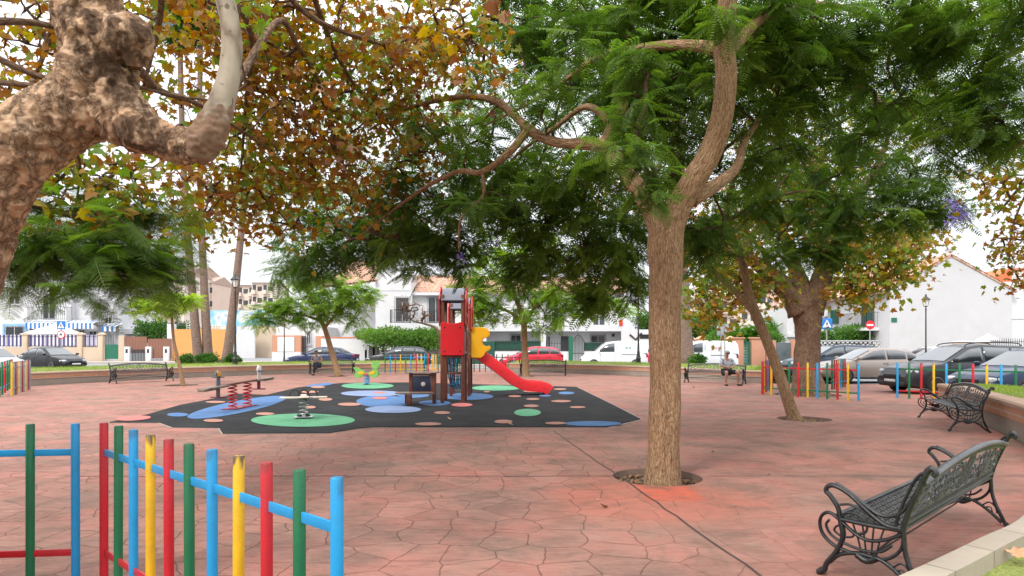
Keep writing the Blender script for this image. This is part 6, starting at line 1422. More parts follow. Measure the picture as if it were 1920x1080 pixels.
twigs(b, sk, cen); reparent(root, b.build('trunk' if TNAME else 'limbs', [TRK, BARK_T], None, None, True)); F = Fol(); add_fronds(F, cen, tn+.08, 7, .40, FR+FRN[:1], -.85, .3); reparent(root, F.build('crown', JAC))

# ---- T3 thin leaning jacaranda
root = tree('jacaranda_tree', 'slender leaning jacaranda with forked stem right of the big trunk', 'tree', (5.80, 13.15, -.07))
b = MB(); sk = []
for L_ in ([(1492, 792, 13.1, .17), (1484, 770, 13.1, .125), (1466, 715, 13.1, .11), (1440, 645, 13.1, .102), (1414, 582, 13.1, .10), (1402, 545, 13.2, .09), (1394, 500, 13.2, .08), (1374, 445, 13.3, .07), (1362, 400, 13.3, .06), (1380, 330, 13.3, .05), (1440, 260, 13.2, .03)],
           [(1416, 588, 13.1, .08), (1390, 558, 13.2, .066), (1345, 515, 13.4, .06), (1292, 468, 13.7, .052), (1235, 420, 14, .035), (1190, 390, 14.2, .02)],
           [(1366, 415, 13.3, .05), (1420, 380, 12.9, .04), (1500, 360, 12.6, .032), (1600, 370, 12.3, .026), (1690, 380, 12.1, .018), (1760, 410, 12, .01)],
           [(1440, 375, 12.8, .03), (1500, 310, 12.8, .024), (1590, 300, 12.6, .02), (1700, 300, 12.5, .012)]): sk += limb(b, L_, 6, 14, lumpy(.04, 3))
TRK = BARK_J
cen, tn = blob_pts([(1400, 395, 13, 80, 40, 1.2, 22), (1325, 420, 13.4, 45, 40, 1, 9), (1500, 400, 12.5, 100, 42, 1.2, 40), (1490, 462, 12, 60, 30, .8, 18), (1620, 405, 12, 90, 40, 1, 34), (1700, 372, 12, 80, 46, 1, 32), (1755, 395, 12, 42, 30, .7, 14), (1600, 330, 12.5, 120, 50, 1.2, 28), (1720, 320, 12.5, 70, 45, 1, 20), (1450, 320, 13, 100, 50, 1.3, 22), (1560, 478, 12, 45, 28, .5, 10)])
twigs(b, sk, cen); reparent(root, b.build('trunk' if TNAME else 'limbs', [TRK, BARK_T], None, None, True)); F = Fol(); add_fronds(F, cen, tn+.06*np.sin(cen[:, 0]*3), 7, .46, FR, -.9, .3); cr = reparent(root, F.build('crown', JAC))
for q in ((1782, 382, 11.0, .13), (1800, 392, 11.0, .12), (1786, 414, 11.0, .16), (1808, 405, 11.0, .11)): blossom(cr, *q, 60)

# ---- T4 thick plane tree behind the coloured railing
root = tree('plane_tree', 'thick forked plane tree behind the coloured railing at right, leaves turning brown', 'tree', (9.07, 19.7, -.05))
b = MB(); sk = []
for L_ in ([(1517, 748, 19.6, .62), (1516, 728, 19.6, .49), (1514, 690, 19.6, .38), (1515, 640, 19.6, .37), (1514, 600, 19.6, .42), (1508, 570, 19.6, .47), (1506, 552, 19.6, .40)],
           [(1500, 585, 19.6, .40), (1482, 552, 19.6, .33), (1455, 525, 19.7, .28), (1415, 492, 19.8, .2), (1350, 450, 20, .12), (1290, 400, 20.2, .07)],
           [(1512, 575, 19.6, .30), (1496, 520, 19.8, .24), (1480, 470, 20, .18), (1462, 420, 20, .13), (1440, 340, 20, .08), (1460, 240, 20, .05)],
           [(1520, 585, 19.6, .38), (1535, 545, 19.5, .32), (1548, 500, 19.4, .27), (1560, 445, 19.3, .2), (1600, 385, 19, .13), (1650, 300, 19, .08), (1680, 200, 19, .04)],
           [(1552, 490, 19.4, .12), (1600, 470, 19, .08), (1650, 470, 18.6, .05), (1690, 480, 18.4, .03)], [(1445, 515, 19.7, .12), (1430, 470, 19.4, .08), (1400, 440, 19, .05)]): sk += limb(b, L_, 7, 22, lumpy(.10, 2.2))
TRK = BARK_P
cen, tn = blob_pts([(1345, 500, 19, 55, 45, 1.5, 46), (1420, 535, 19, 60, 28, 1, 30), (1350, 588, 18.4, 45, 22, .8, 14, .1), (1400, 450, 19.5, 100, 55, 1.5, 70, .1), (1480, 370, 20, 100, 60, 1.5, 80), (1640, 470, 18.6, 75, 45, 1.2, 66), (1600, 538, 18.2, 45, 28, .8, 30), (1675, 512, 18.5, 40, 26, .7, 20), (1560, 320, 20, 120, 60, 1.5, 60, -.1), (1450, 240, 20, 120, 70, 1.5, 60, -.1), (1650, 240, 20, 110, 80, 1.5, 50, -.15), (1725, 455, 19, 45, 26, .8, 18), (1580, 440, 20, 55, 45, 1, 36), (1530, 420, 19.2, 50, 40, 1, 26), (1310, 560, 18.6, 30, 35, .7, 12, -.2), (1500, 150, 20, 160, 80, 2, 50, -.1), (1280, 380, 20.5, 70, 60, 1.2, 34, .2), (1130, 330, 21, 120, 60, 1.2, 30, .1)])
twigs(b, sk, cen, .008, maxr=.1); reparent(root, b.build('trunk' if TNAME else 'limbs', [TRK, BARK_T], None, None, True)); F = Fol(); add_leaves(F, cen, tn, 14, .22, .32, tint0=.27); reparent(root, F.build('crown', PLN))

# ---- T5, T6, T7 the smaller trees inside the square
def small(label, limbs, blobs, size, per, mat, tint0, base, protos=FRF, cat='tree', name='jacaranda_tree', r0=.006):
    root = tree(name, label, cat, base); b = MB(); sk = []
    for L_ in limbs: sk += limb(b, L_, 6, 14, lumpy(.05, 3))
    TRK = BARK_J; cen, tn = blob_pts(blobs); twigs(b, sk, cen, r0); reparent(root, b.build('trunk' if TNAME else 'limbs', [TRK, BARK_T], None, None, True))
    F = Fol(); add_fronds(F, cen, tn, per, size, protos, -.8, .4, .08, tint0); reparent(root, F.build('crown', mat)); return root
small('green jacaranda beside the empty bench behind the red slide', [[(987, 708, 31.4, .22), (986, 695, 31.4, .165), (984, 650, 31.4, .145), (982, 610, 31.4, .14), (975, 580, 31.4, .12), (960, 540, 31.3, .08), (950, 480, 31.3, .05)], [(982, 612, 31.4, .10), (1005, 575, 31, .08), (1050, 550, 30.8, .06), (1110, 545, 30.6, .04)], [(981, 608, 31.4, .09), (955, 585, 31.5, .07), (915, 570, 31.6, .05), (880, 560, 31.6, .03)]],
      [(985, 555, 31, 100, 42, 2, 70), (905, 585, 31, 45, 34, 1.2, 44), (885, 545, 31, 40, 40, 1, 34), (1080, 560, 31, 70, 42, 1.5, 56, .1), (960, 495, 31, 90, 45, 2, 60, .15), (1155, 575, 31, 38, 25, 1, 18), (930, 450, 31, 60, 40, 1.5, 30, .2), (1030, 470, 31, 50, 50, 1.5, 34, .25), (1020, 600, 30.6, 60, 22, 1, 20)], .62, 7, JAC_B, .22, (.66, 31.4, -.07))
small('leaning jacaranda sapling in front of the bench with the seated person', [[(636, 706, 31.4, .20), (631, 690, 31.4, .15), (622, 660, 31.4, .135), (612, 625, 31.4, .12), (602, 600, 31.4, .10), (590, 575, 31.4, .08), (575, 545, 31.4, .04)], [(608, 615, 31.4, .09), (630, 590, 31.2, .06), (665, 560, 31, .035)], [(603, 602, 31.4, .08), (565, 590, 31.4, .05), (520, 585, 31.3, .03), (490, 590, 31.2, .02)]],
      [(590, 560, 31, 70, 34, 1.5, 60), (520, 580, 31, 48, 24, 1, 36), (662, 548, 31, 46, 34, 1, 44, .1), (560, 600, 31, 50, 15, .8, 14), (645, 590, 31, 45, 18, .8, 18), (492, 600, 31, 28, 14, .6, 10), (600, 525, 31, 60, 22, 1, 26, .1)], .60, 7, JAC_B, .18, (xat(634, 31.4), 31.4, -.07))
small('young thin sapling with flat yellow-green top beside the left bench', [[(344, 724, 24.3, .10), (341, 708, 24.3, .075), (334, 675, 24.3, .062), (326, 640, 24.3, .055), (323, 605, 24.3, .05), (322, 590, 24.3, .04)], [(323, 597, 24.3, .035), (305, 578, 24.2, .022), (280, 568, 24.1, .012)], [(322, 594, 24.3, .03), (336, 575, 24.3, .02), (350, 562, 24.3, .012)]],
      [(300, 562, 24.2, 48, 11, .9, 34, .3), (338, 562, 24.3, 26, 14, .7, 20, .3), (268, 578, 24.1, 18, 12, .5, 8, .3), (310, 580, 24.2, 25, 8, .5, 7, .2)], .50, 7, JAC_B, .4, (xat(342, 24.3), 24.3, -.07))

# ---- T8 jacaranda whose lower fronds fill the left edge
root = tree('jacaranda_tree', 'jacaranda fronds hanging in from beyond the left edge over the white house', 'tree', (-7.2, 6.5, 0))
b = MB(); sk = limb(b, [(-370, 925, 6.5, .2), (-370, 600, 6.5, .17), (-330, 400, 6.3, .12), (-180, 330, 6.0, .08), (-20, 360, 5.6, .045), (120, 400, 5.5, .028), (240, 430, 5.6, .015), (300, 470, 5.7, .008)], 6, 14, dsp)
sk += limb(b, [(-20, 360, 5.6, .03), (60, 430, 5.3, .02), (140, 480, 5.2, .012), (190, 530, 5.1, .006)], 6, 8); sk += limb(b, [(120, 400, 5.5, .02), (220, 370, 6, .014), (310, 380, 6.4, .008)], 6, 8); TRK = BARK_J
cen, tn = blob_pts([(50, 455, 5.2, 80, 42, .5, 17), (150, 465, 5.3, 80, 42, .5, 16), (245, 445, 5.5, 65, 50, .5, 13), (232, 505, 5.3, 45, 30, .4, 7), (165, 540, 5.0, 28, 18, .2, 3), (285, 480, 5.6, 35, 35, .4, 5), (300, 395, 6.5, 60, 40, .6, 8), (110, 400, 6, 90, 35, .6, 11), (15, 500, 5.0, 35, 20, .3, 3), (200, 400, 5.8, 60, 30, .5, 8)])
twigs(b, sk, cen, .003); reparent(root, b.build('trunk' if TNAME else 'limbs', [TRK, BARK_T], None, None, True)); F = Fol(); add_fronds(F, cen, tn, 7, .42, FRN, -.8, .25, .05, .34); reparent(root, F.build('crown', JAC))

TNAME = False
# ---- P1 the old plane tree leaning in at the upper left
def plane_near_mat():
    m, nt, b = new_mat('old_plane_bark'); at = N(nt, 'ShaderNodeAttribute', attribute_name='bark', attribute_type='GEOMETRY'); tc = N(nt, 'ShaderNodeTexCoord'); P = tc.outputs['Object']
    n1 = N(nt, 'ShaderNodeTexNoise', Scale=9.0, Detail=10.0, Roughness=.7, Distortion=1.2); nt.links.new(P, n1.inputs['Vector'])
    n2 = N(nt, 'ShaderNodeTexNoise', Scale=2.6, Detail=5.0, Roughness=.6); nt.links.new(P, n2.inputs['Vector'])
    d = N(nt, 'ShaderNodeMix', data_type='VECTOR'); d.inputs[0].default_value = .16; nt.links.new(P, d.inputs[4]); nt.links.new(n1.outputs['Color'], d.inputs[5])
    mp = N(nt, 'ShaderNodeMapping'); mp.inputs['Scale'].default_value = (1, 1, .55); nt.links.new(d.outputs[1], mp.inputs[0])
    v = N(nt, 'ShaderNodeTexVoronoi', Scale=11.0, Randomness=1.0); v.feature = 'DISTANCE_TO_EDGE'; nt.links.new(mp.outputs[0], v.inputs['Vector'])
    c = ramp(nt, n1.outputs['Fac'], [(.3, (.25, .15, .09)), (.43, (.55, .35, .215)), (.58, (.72, .50, .33)), (.75, (.74, .58, .42))]).outputs[0]
    c = mixc(nt, ramp(nt, n2.outputs['Fac'], [(.46, (0, 0, 0)), (.66, (.6, .6, .6))]).outputs[0], c, (.52, .29, .17))
    c = mixc(nt, ramp(nt, v.outputs['Distance'], [(0, (.85, .85, .85)), (.045, (0, 0, 0))]).outputs[0], c, (.09, .05, .03))
    kn = N(nt, 'ShaderNodeAttribute', attribute_name='knot', attribute_type='GEOMETRY')
    c = mixc(nt, kn.outputs['Fac'], c, mixc(nt, n1.outputs['Fac'], (.025, .015, .01), (.30, .18, .115)))
    nt.links.new(c, b.inputs['Base Color']); b.inputs['Roughness'].default_value = .92; b.inputs['Specular IOR Level'].default_value = .15
    mn = N(nt, 'ShaderNodeMath', operation='MINIMUM'); nt.links.new(v.outputs['Distance'], mn.inputs[0]); mn.inputs[1].default_value = .16
    ad = N(nt, 'ShaderNodeMath', operation='MULTIPLY_ADD'); nt.links.new(mn.outputs[0], ad.inputs[0]); ad.inputs[1].default_value = 3.0; nt.links.new(n1.outputs['Fac'], ad.inputs[2]); bump(nt, b, ad.outputs[0], 1.0, .03); return m
OLDP = plane_near_mat()
PALE = bark_mat('pale_plane_bark', [(.28, .235, .175), (.40, .345, .265), (.50, .44, .35), (.30, .23, .165)], 2.5, 2.0, .12, patch=((.13, .105, .08), (.20, .15, .11), 17, .60), dist=.004, big=5, basecol=((.10, .06, .04), (.36, .23, .15)))
root = tree('plane_tree', 'old plane tree leaning in at upper left with burled bent trunk and rusty autumn leaves', 'tree', (-4.2, 3.4, 0))
def knob(cs, amp=.10):
    def g(q, p, ca, sa, L, r):
        d = q-p; u = d.normalized(); k = 0
        for c, rr, h in cs:
            t = (q-c).length/rr
            if t < 1: k += h*(1-t*t)**2
        q2 = q+u*k; nn = noise.fractal(q2*5.5, .9, 2.0, 4); rd = 1-abs(noise.noise(Vector((q2.x*13+3, q2.y*13+7, q2.z*9))))*2; rd += .6*(1-abs(noise.noise(Vector((q2.x*31, q2.y*31, q2.z*19))))*2)
        rough = .45+.9*min(1, k*14+max(0, 1-abs((q2-KC).length)/.42))
        return q2+u*(amp*r*(nn*1.1)+.021*rough*(rd-.6)+.008*noise.noise(q2*36)+.005*noise.noise(q2*75))
    return g
KC = W(205, 160, 3.2)
b = MB()
cs = [(W(245, 60, 3.12), .15, .085), (W(235, 150, 3.0), .14, .05), (W(160, 60, 3.1), .12, .03), (W(300, 240, 3.15), .14, .045), (W(200, 240, 3.05), .12, .035), (W(150, 110, 3.0), .1, .03)]
limb(b, [(-260, 1200, 3.4, .30), (-220, 900, 3.35, .27), (-160, 640, 3.3, .25), (-95, 480, 3.25, .235), (-40, 370, 3.22, .205), (15, 292, 3.2, .185), (80, 243, 3.2, .170), (140, 208, 3.2, .170), (180, 160, 3.2, .175), (182, 95, 3.2, .158), (168, 25, 3.2, .15), (160, -60, 3.2, .15), (180, -190, 3.3, .14), (200, -400, 3.4, .12)], 44, 160, knob(cs))
limb(b, [(190, 95, 3.2, .12), (222, 82, 3.17, .13), (250, 72, 3.14, .115), (268, 68, 3.12, .07), (276, 66, 3.11, .02)], 18, 90, knob([(W(250, 50, 3.05), .09, .03)], .14))
limb(b, [(180, 165, 3.22, .13), (215, 205, 3.2, .14), (255, 238, 3.18, .115), (300, 262, 3.18, .088), (340, 278, 3.18, .076), (372, 274, 3.18, .066)], 34, 110, knob([(W(345, 240, 3.15), .08, .03), (W(255, 250, 3.1), .12, .04)], .08))
tk = b.build('trunk', OLDP, None, None, True)
a = tk.data.attributes.new('knot', 'FLOAT', 'POINT'); kv = []
for v_ in tk.data.vertices:
    t = 0
    for c, rr, h in ((W(215, 110, 3.05), .30, 1.0), (W(285, 255, 3.15), .24, .9), (W(215, 215, 3.0), .17, 1.0), (W(150, 30, 3.1), .22, .55)):
        q = (v_.co-c).length/rr; t = max(t, h*max(0, 1-q)*1.9)
    nz = noise.fractal(Vector((v_.co.x*16, v_.co.y*16, v_.co.z*9)), .8, 2, 4); kv.append(max(0, min(.88, (t+nz*1.7-.62)*1.6)) if t > 0 else 0)
a.data.foreach_set('value', kv); reparent(root, tk)
def shag(q, p, ca, sa, L, r):
    d = q-p; w = max(0, 1-L/.42); return q+d*(.05*noise.noise(q*6)+w*(.30*noise.noise(Vector((q.x*22, q.y*22, q.z*13)))+.22*noise.noise(q*45)+.12*noise.noise(q*9)))
b = MB(); sk = limb(b, [(335, 281, 3.18, .070), (374, 270, 3.18, .084), (398, 238, 3.18, .080), (415, 195, 3.18, .062), (429, 145, 3.2, .053), (435, 90, 3.22, .050), (429, 30, 3.25, .048), (413, -40, 3.3, .046), (400, -150, 3.6, .042), (420, -300, 4.2, .04)], 22, 56, shag)
reparent(root, b.build('pale_limb', PALE, None, None, True))
b = MB()
for L_ in ([(-60, 40, 4.0, .03), (60, 42, 4.2, .022), (150, 60, 4.4, .016), (260, 60, 4.6, .01)], [(-60, 80, 3.9, .022), (40, 130, 4.0, .02), (110, 150, 4.1, .017), (200, 150, 4.4, .014), (330, 180, 5, .012), (420, 190, 5.6, .008)], [(-60, 150, 4.0, .02), (60, 160, 4.0, .017), (110, 165, 4.1, .012)], [(-60, 250, 4.2, .018), (30, 185, 4.2, .015), (110, 170, 4.3, .01)],
           [(430, 180, 6, .04), (520, 40, 7, .035), (560, 90, 7.6, .03), (600, 160, 8.2, .022), (620, 240, 8.8, .014), (640, 320, 9.2, .008)], [(500, -60, 6.8, .04), (580, 30, 7.4, .03), (690, 75, 8, .028), (740, 80, 8, .018), (820, 60, 8, .012), (900, 90, 7.8, .008)], [(380, -80, 6, .05), (470, 60, 7, .03), (460, 200, 8, .022), (450, 330, 8.8, .014), (430, 400, 9, .008)],
           [(560, -80, 7, .04), (640, 120, 8.4, .024), (720, 230, 9.2, .016), (790, 320, 9.8, .008)], [(260, 130, 4.4, .03), (300, 170, 5, .028), (360, 190, 5.6, .022), (430, 230, 6.6, .016), (520, 290, 8, .01)], [(60, 150, 4.6, .02), (120, 250, 5, .014), (150, 310, 5.3, .012), (140, 400, 5.5, .006)], [(80, -80, 5, .04), (100, 40, 6, .03), (60, 160, 6.2, .015)], [(300, -100, 5.5, .04), (300, 30, 6.4, .03), (270, 160, 6.6, .016)]): sk += limb(b, L_, 6, 10, lumpy(.05, 4))
TRK = BARK_P
cen, tn = blob_pts([(70, 50, 6.3, 110, 80, 1, 34, .0), (20, 180, 6, 60, 110, .8, 16, -.05), (270, 130, 6.6, 90, 110, 1, 30, .02), (330, 30, 7, 100, 60, 1, 34, .05), (480, 50, 8, 120, 80, 1.2, 84, .05), (515, 170, 8.5, 100, 90, 1.2, 84, .0), (600, 290, 9, 110, 90, 1.2, 78, .08), (700, 180, 9, 130, 100, 1.2, 86, .05), (650, 50, 8.5, 140, 80, 1.2, 84, .05), (820, 60, 8, 110, 70, 1, 60, .08), (790, 260, 9.5, 80, 90, 1, 36, .08), (880, 120, 8, 60, 60, .8, 14, .0),
                    (480, 310, 9, 110, 75, 1, 60, .0), (400, 385, 9, 100, 45, 1, 44, .02), (530, 410, 9.5, 80, 35, .8, 22, .1), (170, 375, 5.5, 90, 50, .7, 26, -.28), (100, 320, 5.5, 60, 50, .6, 12, -.28), (240, 320, 6, 80, 40, .6, 14, -.15), (640, 120, 9, 120, 80, 1, 14, -.35), (430, 260, 8.5, 60, 80, .8, 8, -.35), (780, 160, 9, 60, 60, 1, 8, -.3), (700, 370, 10, 60, 50, .8, 16, .15), (560, 230, 7.5, 60, 80, .8, 10, .1), (360, 300, 8, 50, 50, .7, 14, .1), (460, 20, 5.5, 40, 25, .3, 4, -.3), (340, 430, 9, 50, 30, .5, 8, .2)])
twigs(b, sk, cen, .0035, maxr=.03); reparent(root, b.build('trunk' if TNAME else 'limbs', [TRK, BARK_T], None, None, True))
over = np.stack([rng.uniform(-6, 5.5, 110), rng.uniform(-6.5, 4.4, 110), rng.uniform(6.4, 8.8, 110)], 1)   # more of the crown, added unseen above and behind the viewpoint to shade the foreground
F = Fol(); add_leaves(F, cen, tn+.14*np.sin(cen[:, 0]*3.1+cen[:, 2]*2.3), 10, .13, .22, tint0=.37, tvar=.22); add_leaves(F, over, rng.normal(0, .08, 110), 12, .34, .45, tint0=.3)
cn, tnn = blob_pts([(905, 140, 4.2, 30, 18, .1, 3, .0), (950, 22, 4.2, 14, 10, .1, 2, .4), (840, 90, 5, 60, 50, .4, 7, .1), (620, 160, 5.5, 50, 30, .2, 3, .35)]); add_leaves(F, cn, tnn, 2, .15, .03, tint0=.42); reparent(root, F.build('crown', PLN))

TNAME = True
# ---- P2 plane leaves at the right edge
root = tree('plane_tree', 'browning plane leaves reaching in at the right edge over the gable house', 'tree', (11.4, 10.2, 0))
b = MB(); sk = limb(b, [(2300, 825, 10.2, .3), (2300, 500, 10.2, .22), (2200, 350, 10.2, .12), (2050, 300, 10.2, .06), (1940, 330, 10, .03), (1870, 400, 10, .012)], 6, 14, dsp); sk += limb(b, [(1940, 330, 10, .02), (1900, 420, 10, .014), (1890, 500, 10, .008)], 6, 8); TRK = BARK_P
cen, tn = blob_pts([(1895, 360, 10, 40, 46, .8, 22, .0), (1908, 445, 10, 20, 32, .5, 10, .08), (1888, 490, 10, 16, 18, .3, 4, .1), (1865, 320, 10, 50, 36, .5, 16), (1915, 540, 10, 20, 20, .3, 4, .1), (1935, 440, 10, 30, 90, .5, 18)])
twigs(b, sk, cen, .004); reparent(root, b.build('trunk' if TNAME else 'limbs', [TRK, BARK_T], None, None, True)); F = Fol(); add_leaves(F, cen, tn, 9, .125, .18, tint0=.33); reparent(root, F.build('crown', PLN))
# ---- yellow plane leaf clump low at the left edge
# ---- palms
def palm(px0, py0, px1, py1, Y, r0, r1, label, z0=.45, name='palm_tree'):
    root = tree(name, label, 'palm tree', (xat(px0, Y), Y, z0)); b = MB(); A_, B_ = W(px0, py0, Y), W(px1, py1, Y); A_.z = z0-.1; pts, rr = [], []
    for i in range(34):
        t = i/33; p = A_.lerp(B_, t); p.x += .25*math.sin(t*3)*(1 if px1 > px0 else -1); pts.append(p); rr.append((r1+(r0-r1)*(1-t)**2+(.22*r0 if t < .03 else .12*r0*max(0, 1-t*9)))*(1+.018*(i % 2)))
    b.tube(pts, rr, 20, 0, True, disp=lumpy(.03, 3)); reparent(root, b.build('trunk', BARK_PALM, None, None, True))
    F = Fol(); n = 60; top = np.array(pts[-1]); 
    v, f = [(0, 0, 0)], []
    for k in range(15): 
        a = -1.2+2.4*k/14; v += [(math.cos(a-.05)*.7+.9, math.sin(a-.05)*.7, 0), (math.cos(a)*1.25+.9, math.sin(a)*1.25, -.25), (math.cos(a+.05)*.7+.9, math.sin(a+.05)*.7, 0)]; f.append((0, 3*k+1, 3*k+2, 3*k+3))
    F.put(np.array(v), f, np.repeat(top[None], n, 0), rnd_dirs(n, -1.3, 1.2), np.tile([[0, 0, 1.0]], (n, 1))+rng.normal(0, .2, (n, 3)), np.full(n, .9), rng.random(n)*.6); reparent(root, F.build('crown', GRN)); return root
palm(373, 664, 338, 40, 35.5, .25, .14, 'left palm trunk of the three, leaning slightly left'); palm(391, 664, 378, 20, 35.8, .26, .13, 'middle palm trunk of the three, upright'); palm(424, 667, 475, 60, 35.2, .26, .13, 'right palm trunk of the three, leaning right')
palm(1284, 668, 1276, 120, 35.0, .52, .36, 'thick grey palm trunk seen just right of the big jacaranda')
# ---- shrubs and garden trees
def bush(px, Y, w, h, z0, label, name='clipped_shrub', cat='shrub', size=.12, n=2500, tint=.4, mat=GRN, cluster=None, trunk=None, lump=.25, group=None):
    root = tree(name, label, cat, (xat(px, Y), Y, z0), group); cx, hw2, hh = xat(px, Y), w*Y/FOC/2, h*Y/FOC/2; zc = z0+hh+(trunk or 0)
    k = cluster or 26; cc = rng.normal(size=(k, 3)); cc /= np.linalg.norm(cc, axis=1, keepdims=True); cc = cc*rng.uniform(.35, .8, (k, 1))*np.array([hw2, min(hw2, 1.6), hh]); cc += np.array([cx, Y, zc]); m = max(1, n//k)
    d = rng.normal(size=(k*m, 3)); d /= np.linalg.norm(d, axis=1, keepdims=True); rr = np.repeat(rng.uniform(.28, .45, k), m)[:, None]*(rng.random((k*m, 1))**.25)
    pos = np.repeat(cc, m, 0)+d*rr*np.array([hw2, min(hw2, 1.6), hh]); t = np.repeat(rng.normal(0, .09, k), m)+tint+rng.normal(0, .12, k*m)
    F = Fol(); F.put(*LQ, pos, d+rng.normal(0, .5, (k*m, 3)), rng.normal(0, 1, (k*m, 3)), size*rng.uniform(.6, 1.2, k*m), t); reparent(root, F.build('foliage', mat))
    b = MB(); rs = .03 if not trunk else .12
    for i in range(0, k, 2): b.tube([(cx+rng.normal(0, .04), Y, z0-.1), (cx*.6+cc[i][0]*.4, Y*.6+cc[i][1]*.4, z0+(cc[i][2]-z0)*.5), tuple(cc[i])], [rs, rs*.5, rs*.2], 5)
    reparent(root, b.build('stems', BARK_T, None, None, True)); return root
bush(348, 34.6, 30, 22, .42, 'small round shrub left of the palm trunks'); bush(390, 34.0, 48, 24, .42, 'wide round shrub at the foot of the palm trunks', n=3200); bush(437, 34.4, 34, 22, .42, 'round shrub behind the lamp post by the palms'); bush(1308, 33.2, 32, 22, .42, 'round shrub before the half hidden white van')
bush(287, 64, 62, 54, 1.0, 'round green tree behind the brown boarded gate', 'garden_tree', 'tree', .28, 3500, .35, trunk=.6); bush(240, 68, 60, 90, .5, 'yellow-green bush at the end of the white house', 'garden_shrub', 'shrub', .3, 2500, .75, trunk=.3); bush(338, 70, 60, 40, 1.6, 'dark shrub over the yellow wall', 'garden_shrub', 'shrub', .26, 1600, .25, trunk=.3); bush(392, 110, 80, 26, 2.5, 'distant greenery between the palm trunks', 'garden_tree', 'tree', .5, 1500, .3, trunk=.5); bush(232, 90, 90, 60, 2, 'distant tree beyond the white shed', 'garden_tree', 'tree', .4, 2000, .3, trunk=1)
bush(718, 49.0, 104, 46, 1.1, 'bright leafy hedge left part hanging over the low white wall', 'garden_hedge', 'hedge', .24, 6000, .85); bush(800, 49.0, 140, 44, 1.15, 'leafy hedge right part above the dark grey hatchback', 'garden_hedge', 'hedge', .22, 6500, .72, cluster=60)
bush(1217, 60, 60, 46, 1.5, 'garden tree seen between row houses and the big trunk', 'garden_tree', 'tree', .26, 2500, .45, trunk=1); bush(1315, 55, 80, 62, 1.0, 'garden tree over the ochre wall', 'garden_tree', 'tree', .24, 4200, .5, trunk=.8); bush(1345, 51, 60, 34, 1.3, 'light green shrub over the ochre wall', 'garden_shrub', 'shrub', .22, 2200, .65); bush(1455, 53, 66, 54, 1.2, 'garden shrub over the peach wall', 'garden_shrub', 'shrub', .22, 3200, .55, trunk=.4); bush(1448, 49.5, 50, 26, 1.6, 'low leafy shrub above the dark gate', 'garden_shrub', 'shrub', .18, 1500, .62)
bush(1602, 45, 104, 48, 1.3, 'large leafy oleander behind the ring block wall', 'garden_shrub', 'shrub', .20, 5200, .55, cluster=50); bush(1548, 45.5, 50, 36, 1.2, 'smaller leafy shrub behind the crossing sign', 'garden_shrub', 'shrub', .2, 2200, .5)
# feather palm clump behind the green gate
root = tree('garden_palm', 'spiky low palms behind the green slatted gate', 'palm tree', (xat(1396, 52), 52, 1.4)); F = Fol(); fv, ff = frond_proto(16, .3, .05, .5)
for px in (1375, 1405, 1430): n = 34; F.put(fv, ff, np.repeat(np.array([[xat(px, 52), 52, 2.0]]), n, 0), rnd_dirs(n, .0, 1.4), np.tile([[0, 0, 1.0]], (n, 1))+rng.normal(0, .2, (n, 3)), rng.uniform(1.3, 2.0, n), rng.uniform(.35, .8, n))
reparent(root, F.build('crown', GRN)); b = MB(); [b.tube([(xat(px, 52), 52, -.1), (xat(px, 52), 52, 2.1)], .16, 8) for px in (1375, 1405, 1430)]; reparent(root, b.build('trunk', BARK_PALM, None, None, True))
# sparse climbing branches over the terrace of the centre house
root = tree('climbing_shrub', 'nearly bare branching climber before the balcony left of the play tower', 'shrub', (xat(822, 48), 48, 0)); b = MB(); sk = limb(b, [(824, 690, 48, .14), (823, 640, 48, .12), (818, 616, 48, .1), (795, 607, 48, .07), (772, 600, 48, .05), (760, 580, 48, .03)], 6, 8); cen, tn = blob_pts([(775, 585, 48, 32, 20, .8, 46), (760, 570, 48, 20, 16, .6, 20), (795, 592, 48, 20, 10, .5, 14)]); twigs(b, sk, cen, .016, maxr=.08); reparent(root, b.build('stems', [BARK_P, BARK_T], None, None, True)); F = Fol(); add_leaves(F, cen, tn, 5, .12, .25, [LQ], .85, .1); reparent(root, F.build('foliage', PLN))

# ---------------------------------------------------------------- grass blades, litter and fallen leaves
def blades(polys, n, size, name, zf):
    F = Fol(); pts = []
    while len(pts) < n:
        q = polys[random.randrange(len(polys))]; u, v = random.random(), random.random(); a = Vector(q[0]).lerp(Vector(q[1]), u); c = Vector(q[3]).lerp(Vector(q[2]), u); pts.append(a.lerp(c, v))
    pts = np.array([tuple(p) for p in pts]); pv = np.array([(0, -.05, 0), (0, .05, 0), (1, 0, .1)]); d = rnd_dirs(n, .5, 1.5); F.put(pv, [(0, 1, 2)], pts+np.array([[0, 0, zf]]), d, rng.normal(0, 1, (n, 3)), size*rng.uniform(.5, 1.3, n), rng.beta(2, 2.2, n)); o = F.build(name, m_blade); tag(o, kind='stuff'); return o
def quads_from(vs, rows, k): return [(vs[r*k+i], vs[r*k+i+1], vs[(r+1)*k+i+1], vs[(r+1)*k+i]) for r in range(rows) for i in range(k-1)]
for vs, nm in LAWNS:
    k = len(vs)//6; o = blades(quads_from(vs, 5, k), 26000 if nm != 'r' else 30000, .09 if nm != 'r' else .07, 'grass', -.005); tag(o, {'bl': 'lawn grass behind the left planter wall', 'br': 'lawn grass behind the right rear planter wall', 'r': 'lawn grass above the wall at the right edge'}[nm], 'grass')
o = blades([((3.0, 3.5, 0), (5.2, 5.4, 0), (5.9, 4.8, 0), (3.7, 2.8, 0))], 15000, .055, 'grass', .065); tag(o, 'short grass and earth in the near right corner', 'grass')
DRY = M('dry_leaf', (.22, .12, .06), .8, var=.4, scale=30); DRY2 = M('pale_dry_leaf', (.42, .24, .14), .8, var=.3, scale=30)
F = Fol(); 
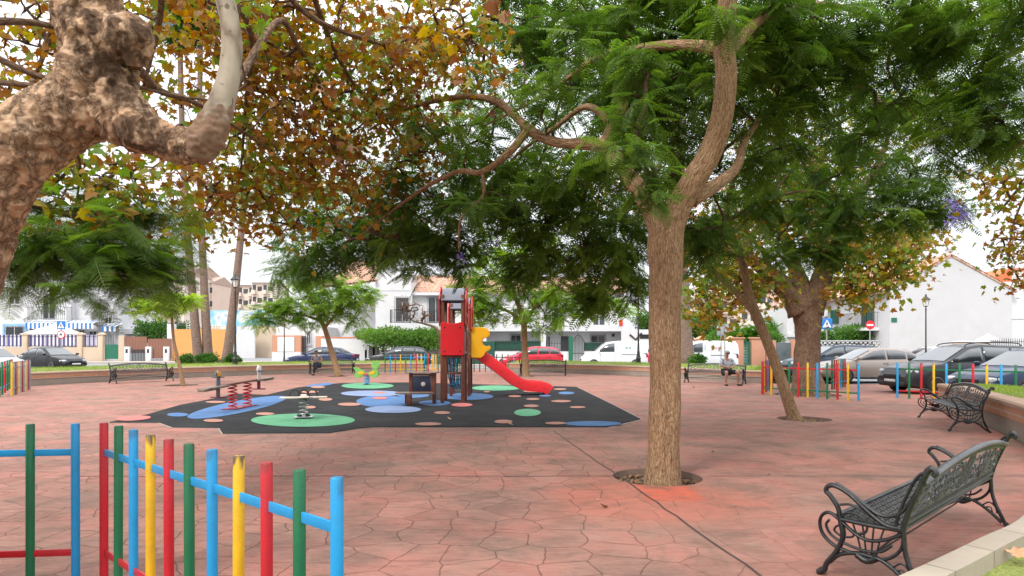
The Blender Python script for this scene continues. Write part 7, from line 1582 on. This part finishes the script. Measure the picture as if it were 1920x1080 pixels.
for p in PITS[:2]:
    n = 150; a = rng.uniform(0, 2*np.pi, n); r = p[2]*np.sqrt(rng.uniform(.15, .92, n)); pos = np.stack([p[0]+r*np.cos(a), p[1]+r*np.sin(a), np.full(n, -.062)], 1); F.put(*PL[0], pos, rnd_dirs(n, -.2, .3), np.tile([[0, 0, 1.0]], (n, 1))+rng.normal(0, .4, (n, 3)), rng.uniform(.04, .09, n), rng.random(n))
tag(F.build('leaf_litter', DRY), 'brown leaf litter lying in the round tree pits', 'leaf litter', kind='stuff')
LEAF_L = ['curled dry leaf on the paving left of the red patch', 'pale dry leaf on the black rubber near the play tower foot', 'pale dry leaf on the black rubber beside its front edge', 'dark dry leaf on the paving right of the big trunk', 'small pale dry leaf on the paving just right of the big trunk', 'dry leaf on the paving below the seated man', 'tiny dark leaf on the paving in the middle foreground', 'tiny dark leaf on the paving behind the nearest railing end', 'tiny pale leaf just above the curled leaf by the red patch', 'small dark leaf on the paving between big trunk and nearest bench', 'small dark leaf on the paving in front of the rubber floor at left', 'small pale leaf on the paving right of the red patch']
for i, (px, py, s, z, m) in enumerate([(1139, 951, .09, .006, DRY), (846, 786, .12, .02, DRY2), (958, 797, .12, .02, DRY2), (1337, 847, .06, .006, DRY), (1322, 836, .05, .006, DRY2), (1302, 727, .12, .006, DRY), (828, 932, .045, .006, DRY), (707, 955, .03, .006, DRY), (1120, 938, .04, .006, DRY2), (1440, 890, .05, .006, DRY), (560, 860, .04, .006, DRY), (1380, 950, .04, .006, DRY2)]):
    q = G(px, py, z); pv, pf = PL[i % 9]; a = random.uniform(0, 6); b = MB(); ca, sa = math.cos(a), math.sin(a); b.add([(s*(x*ca-y*sa), s*(x*sa+y*ca), s*(abs(z_)*.9+.25*x*x)) for x, y, z_ in pv], pf); o = b.build('fallen_leaf', m, sharp=None); o.location = q; tag(o, LEAF_L[i], 'leaf', 'single dry leaves on the plaza')
b = MB(); q = G(1895, 1050, .1); pv, pf = PL[2]; b.add([(.19*x, .16*y, .10*abs(z_)+.05*x*x) for x, y, z_ in pv], pf); o = b.build('fallen_leaf', M('orange_dry_leaf', (.55, .27, .14), .7, var=.2, scale=20), sharp=None); o.location = q+Vector((0, 0, .03)); tag(o, 'large orange dry leaf on the corner grass', 'leaf')
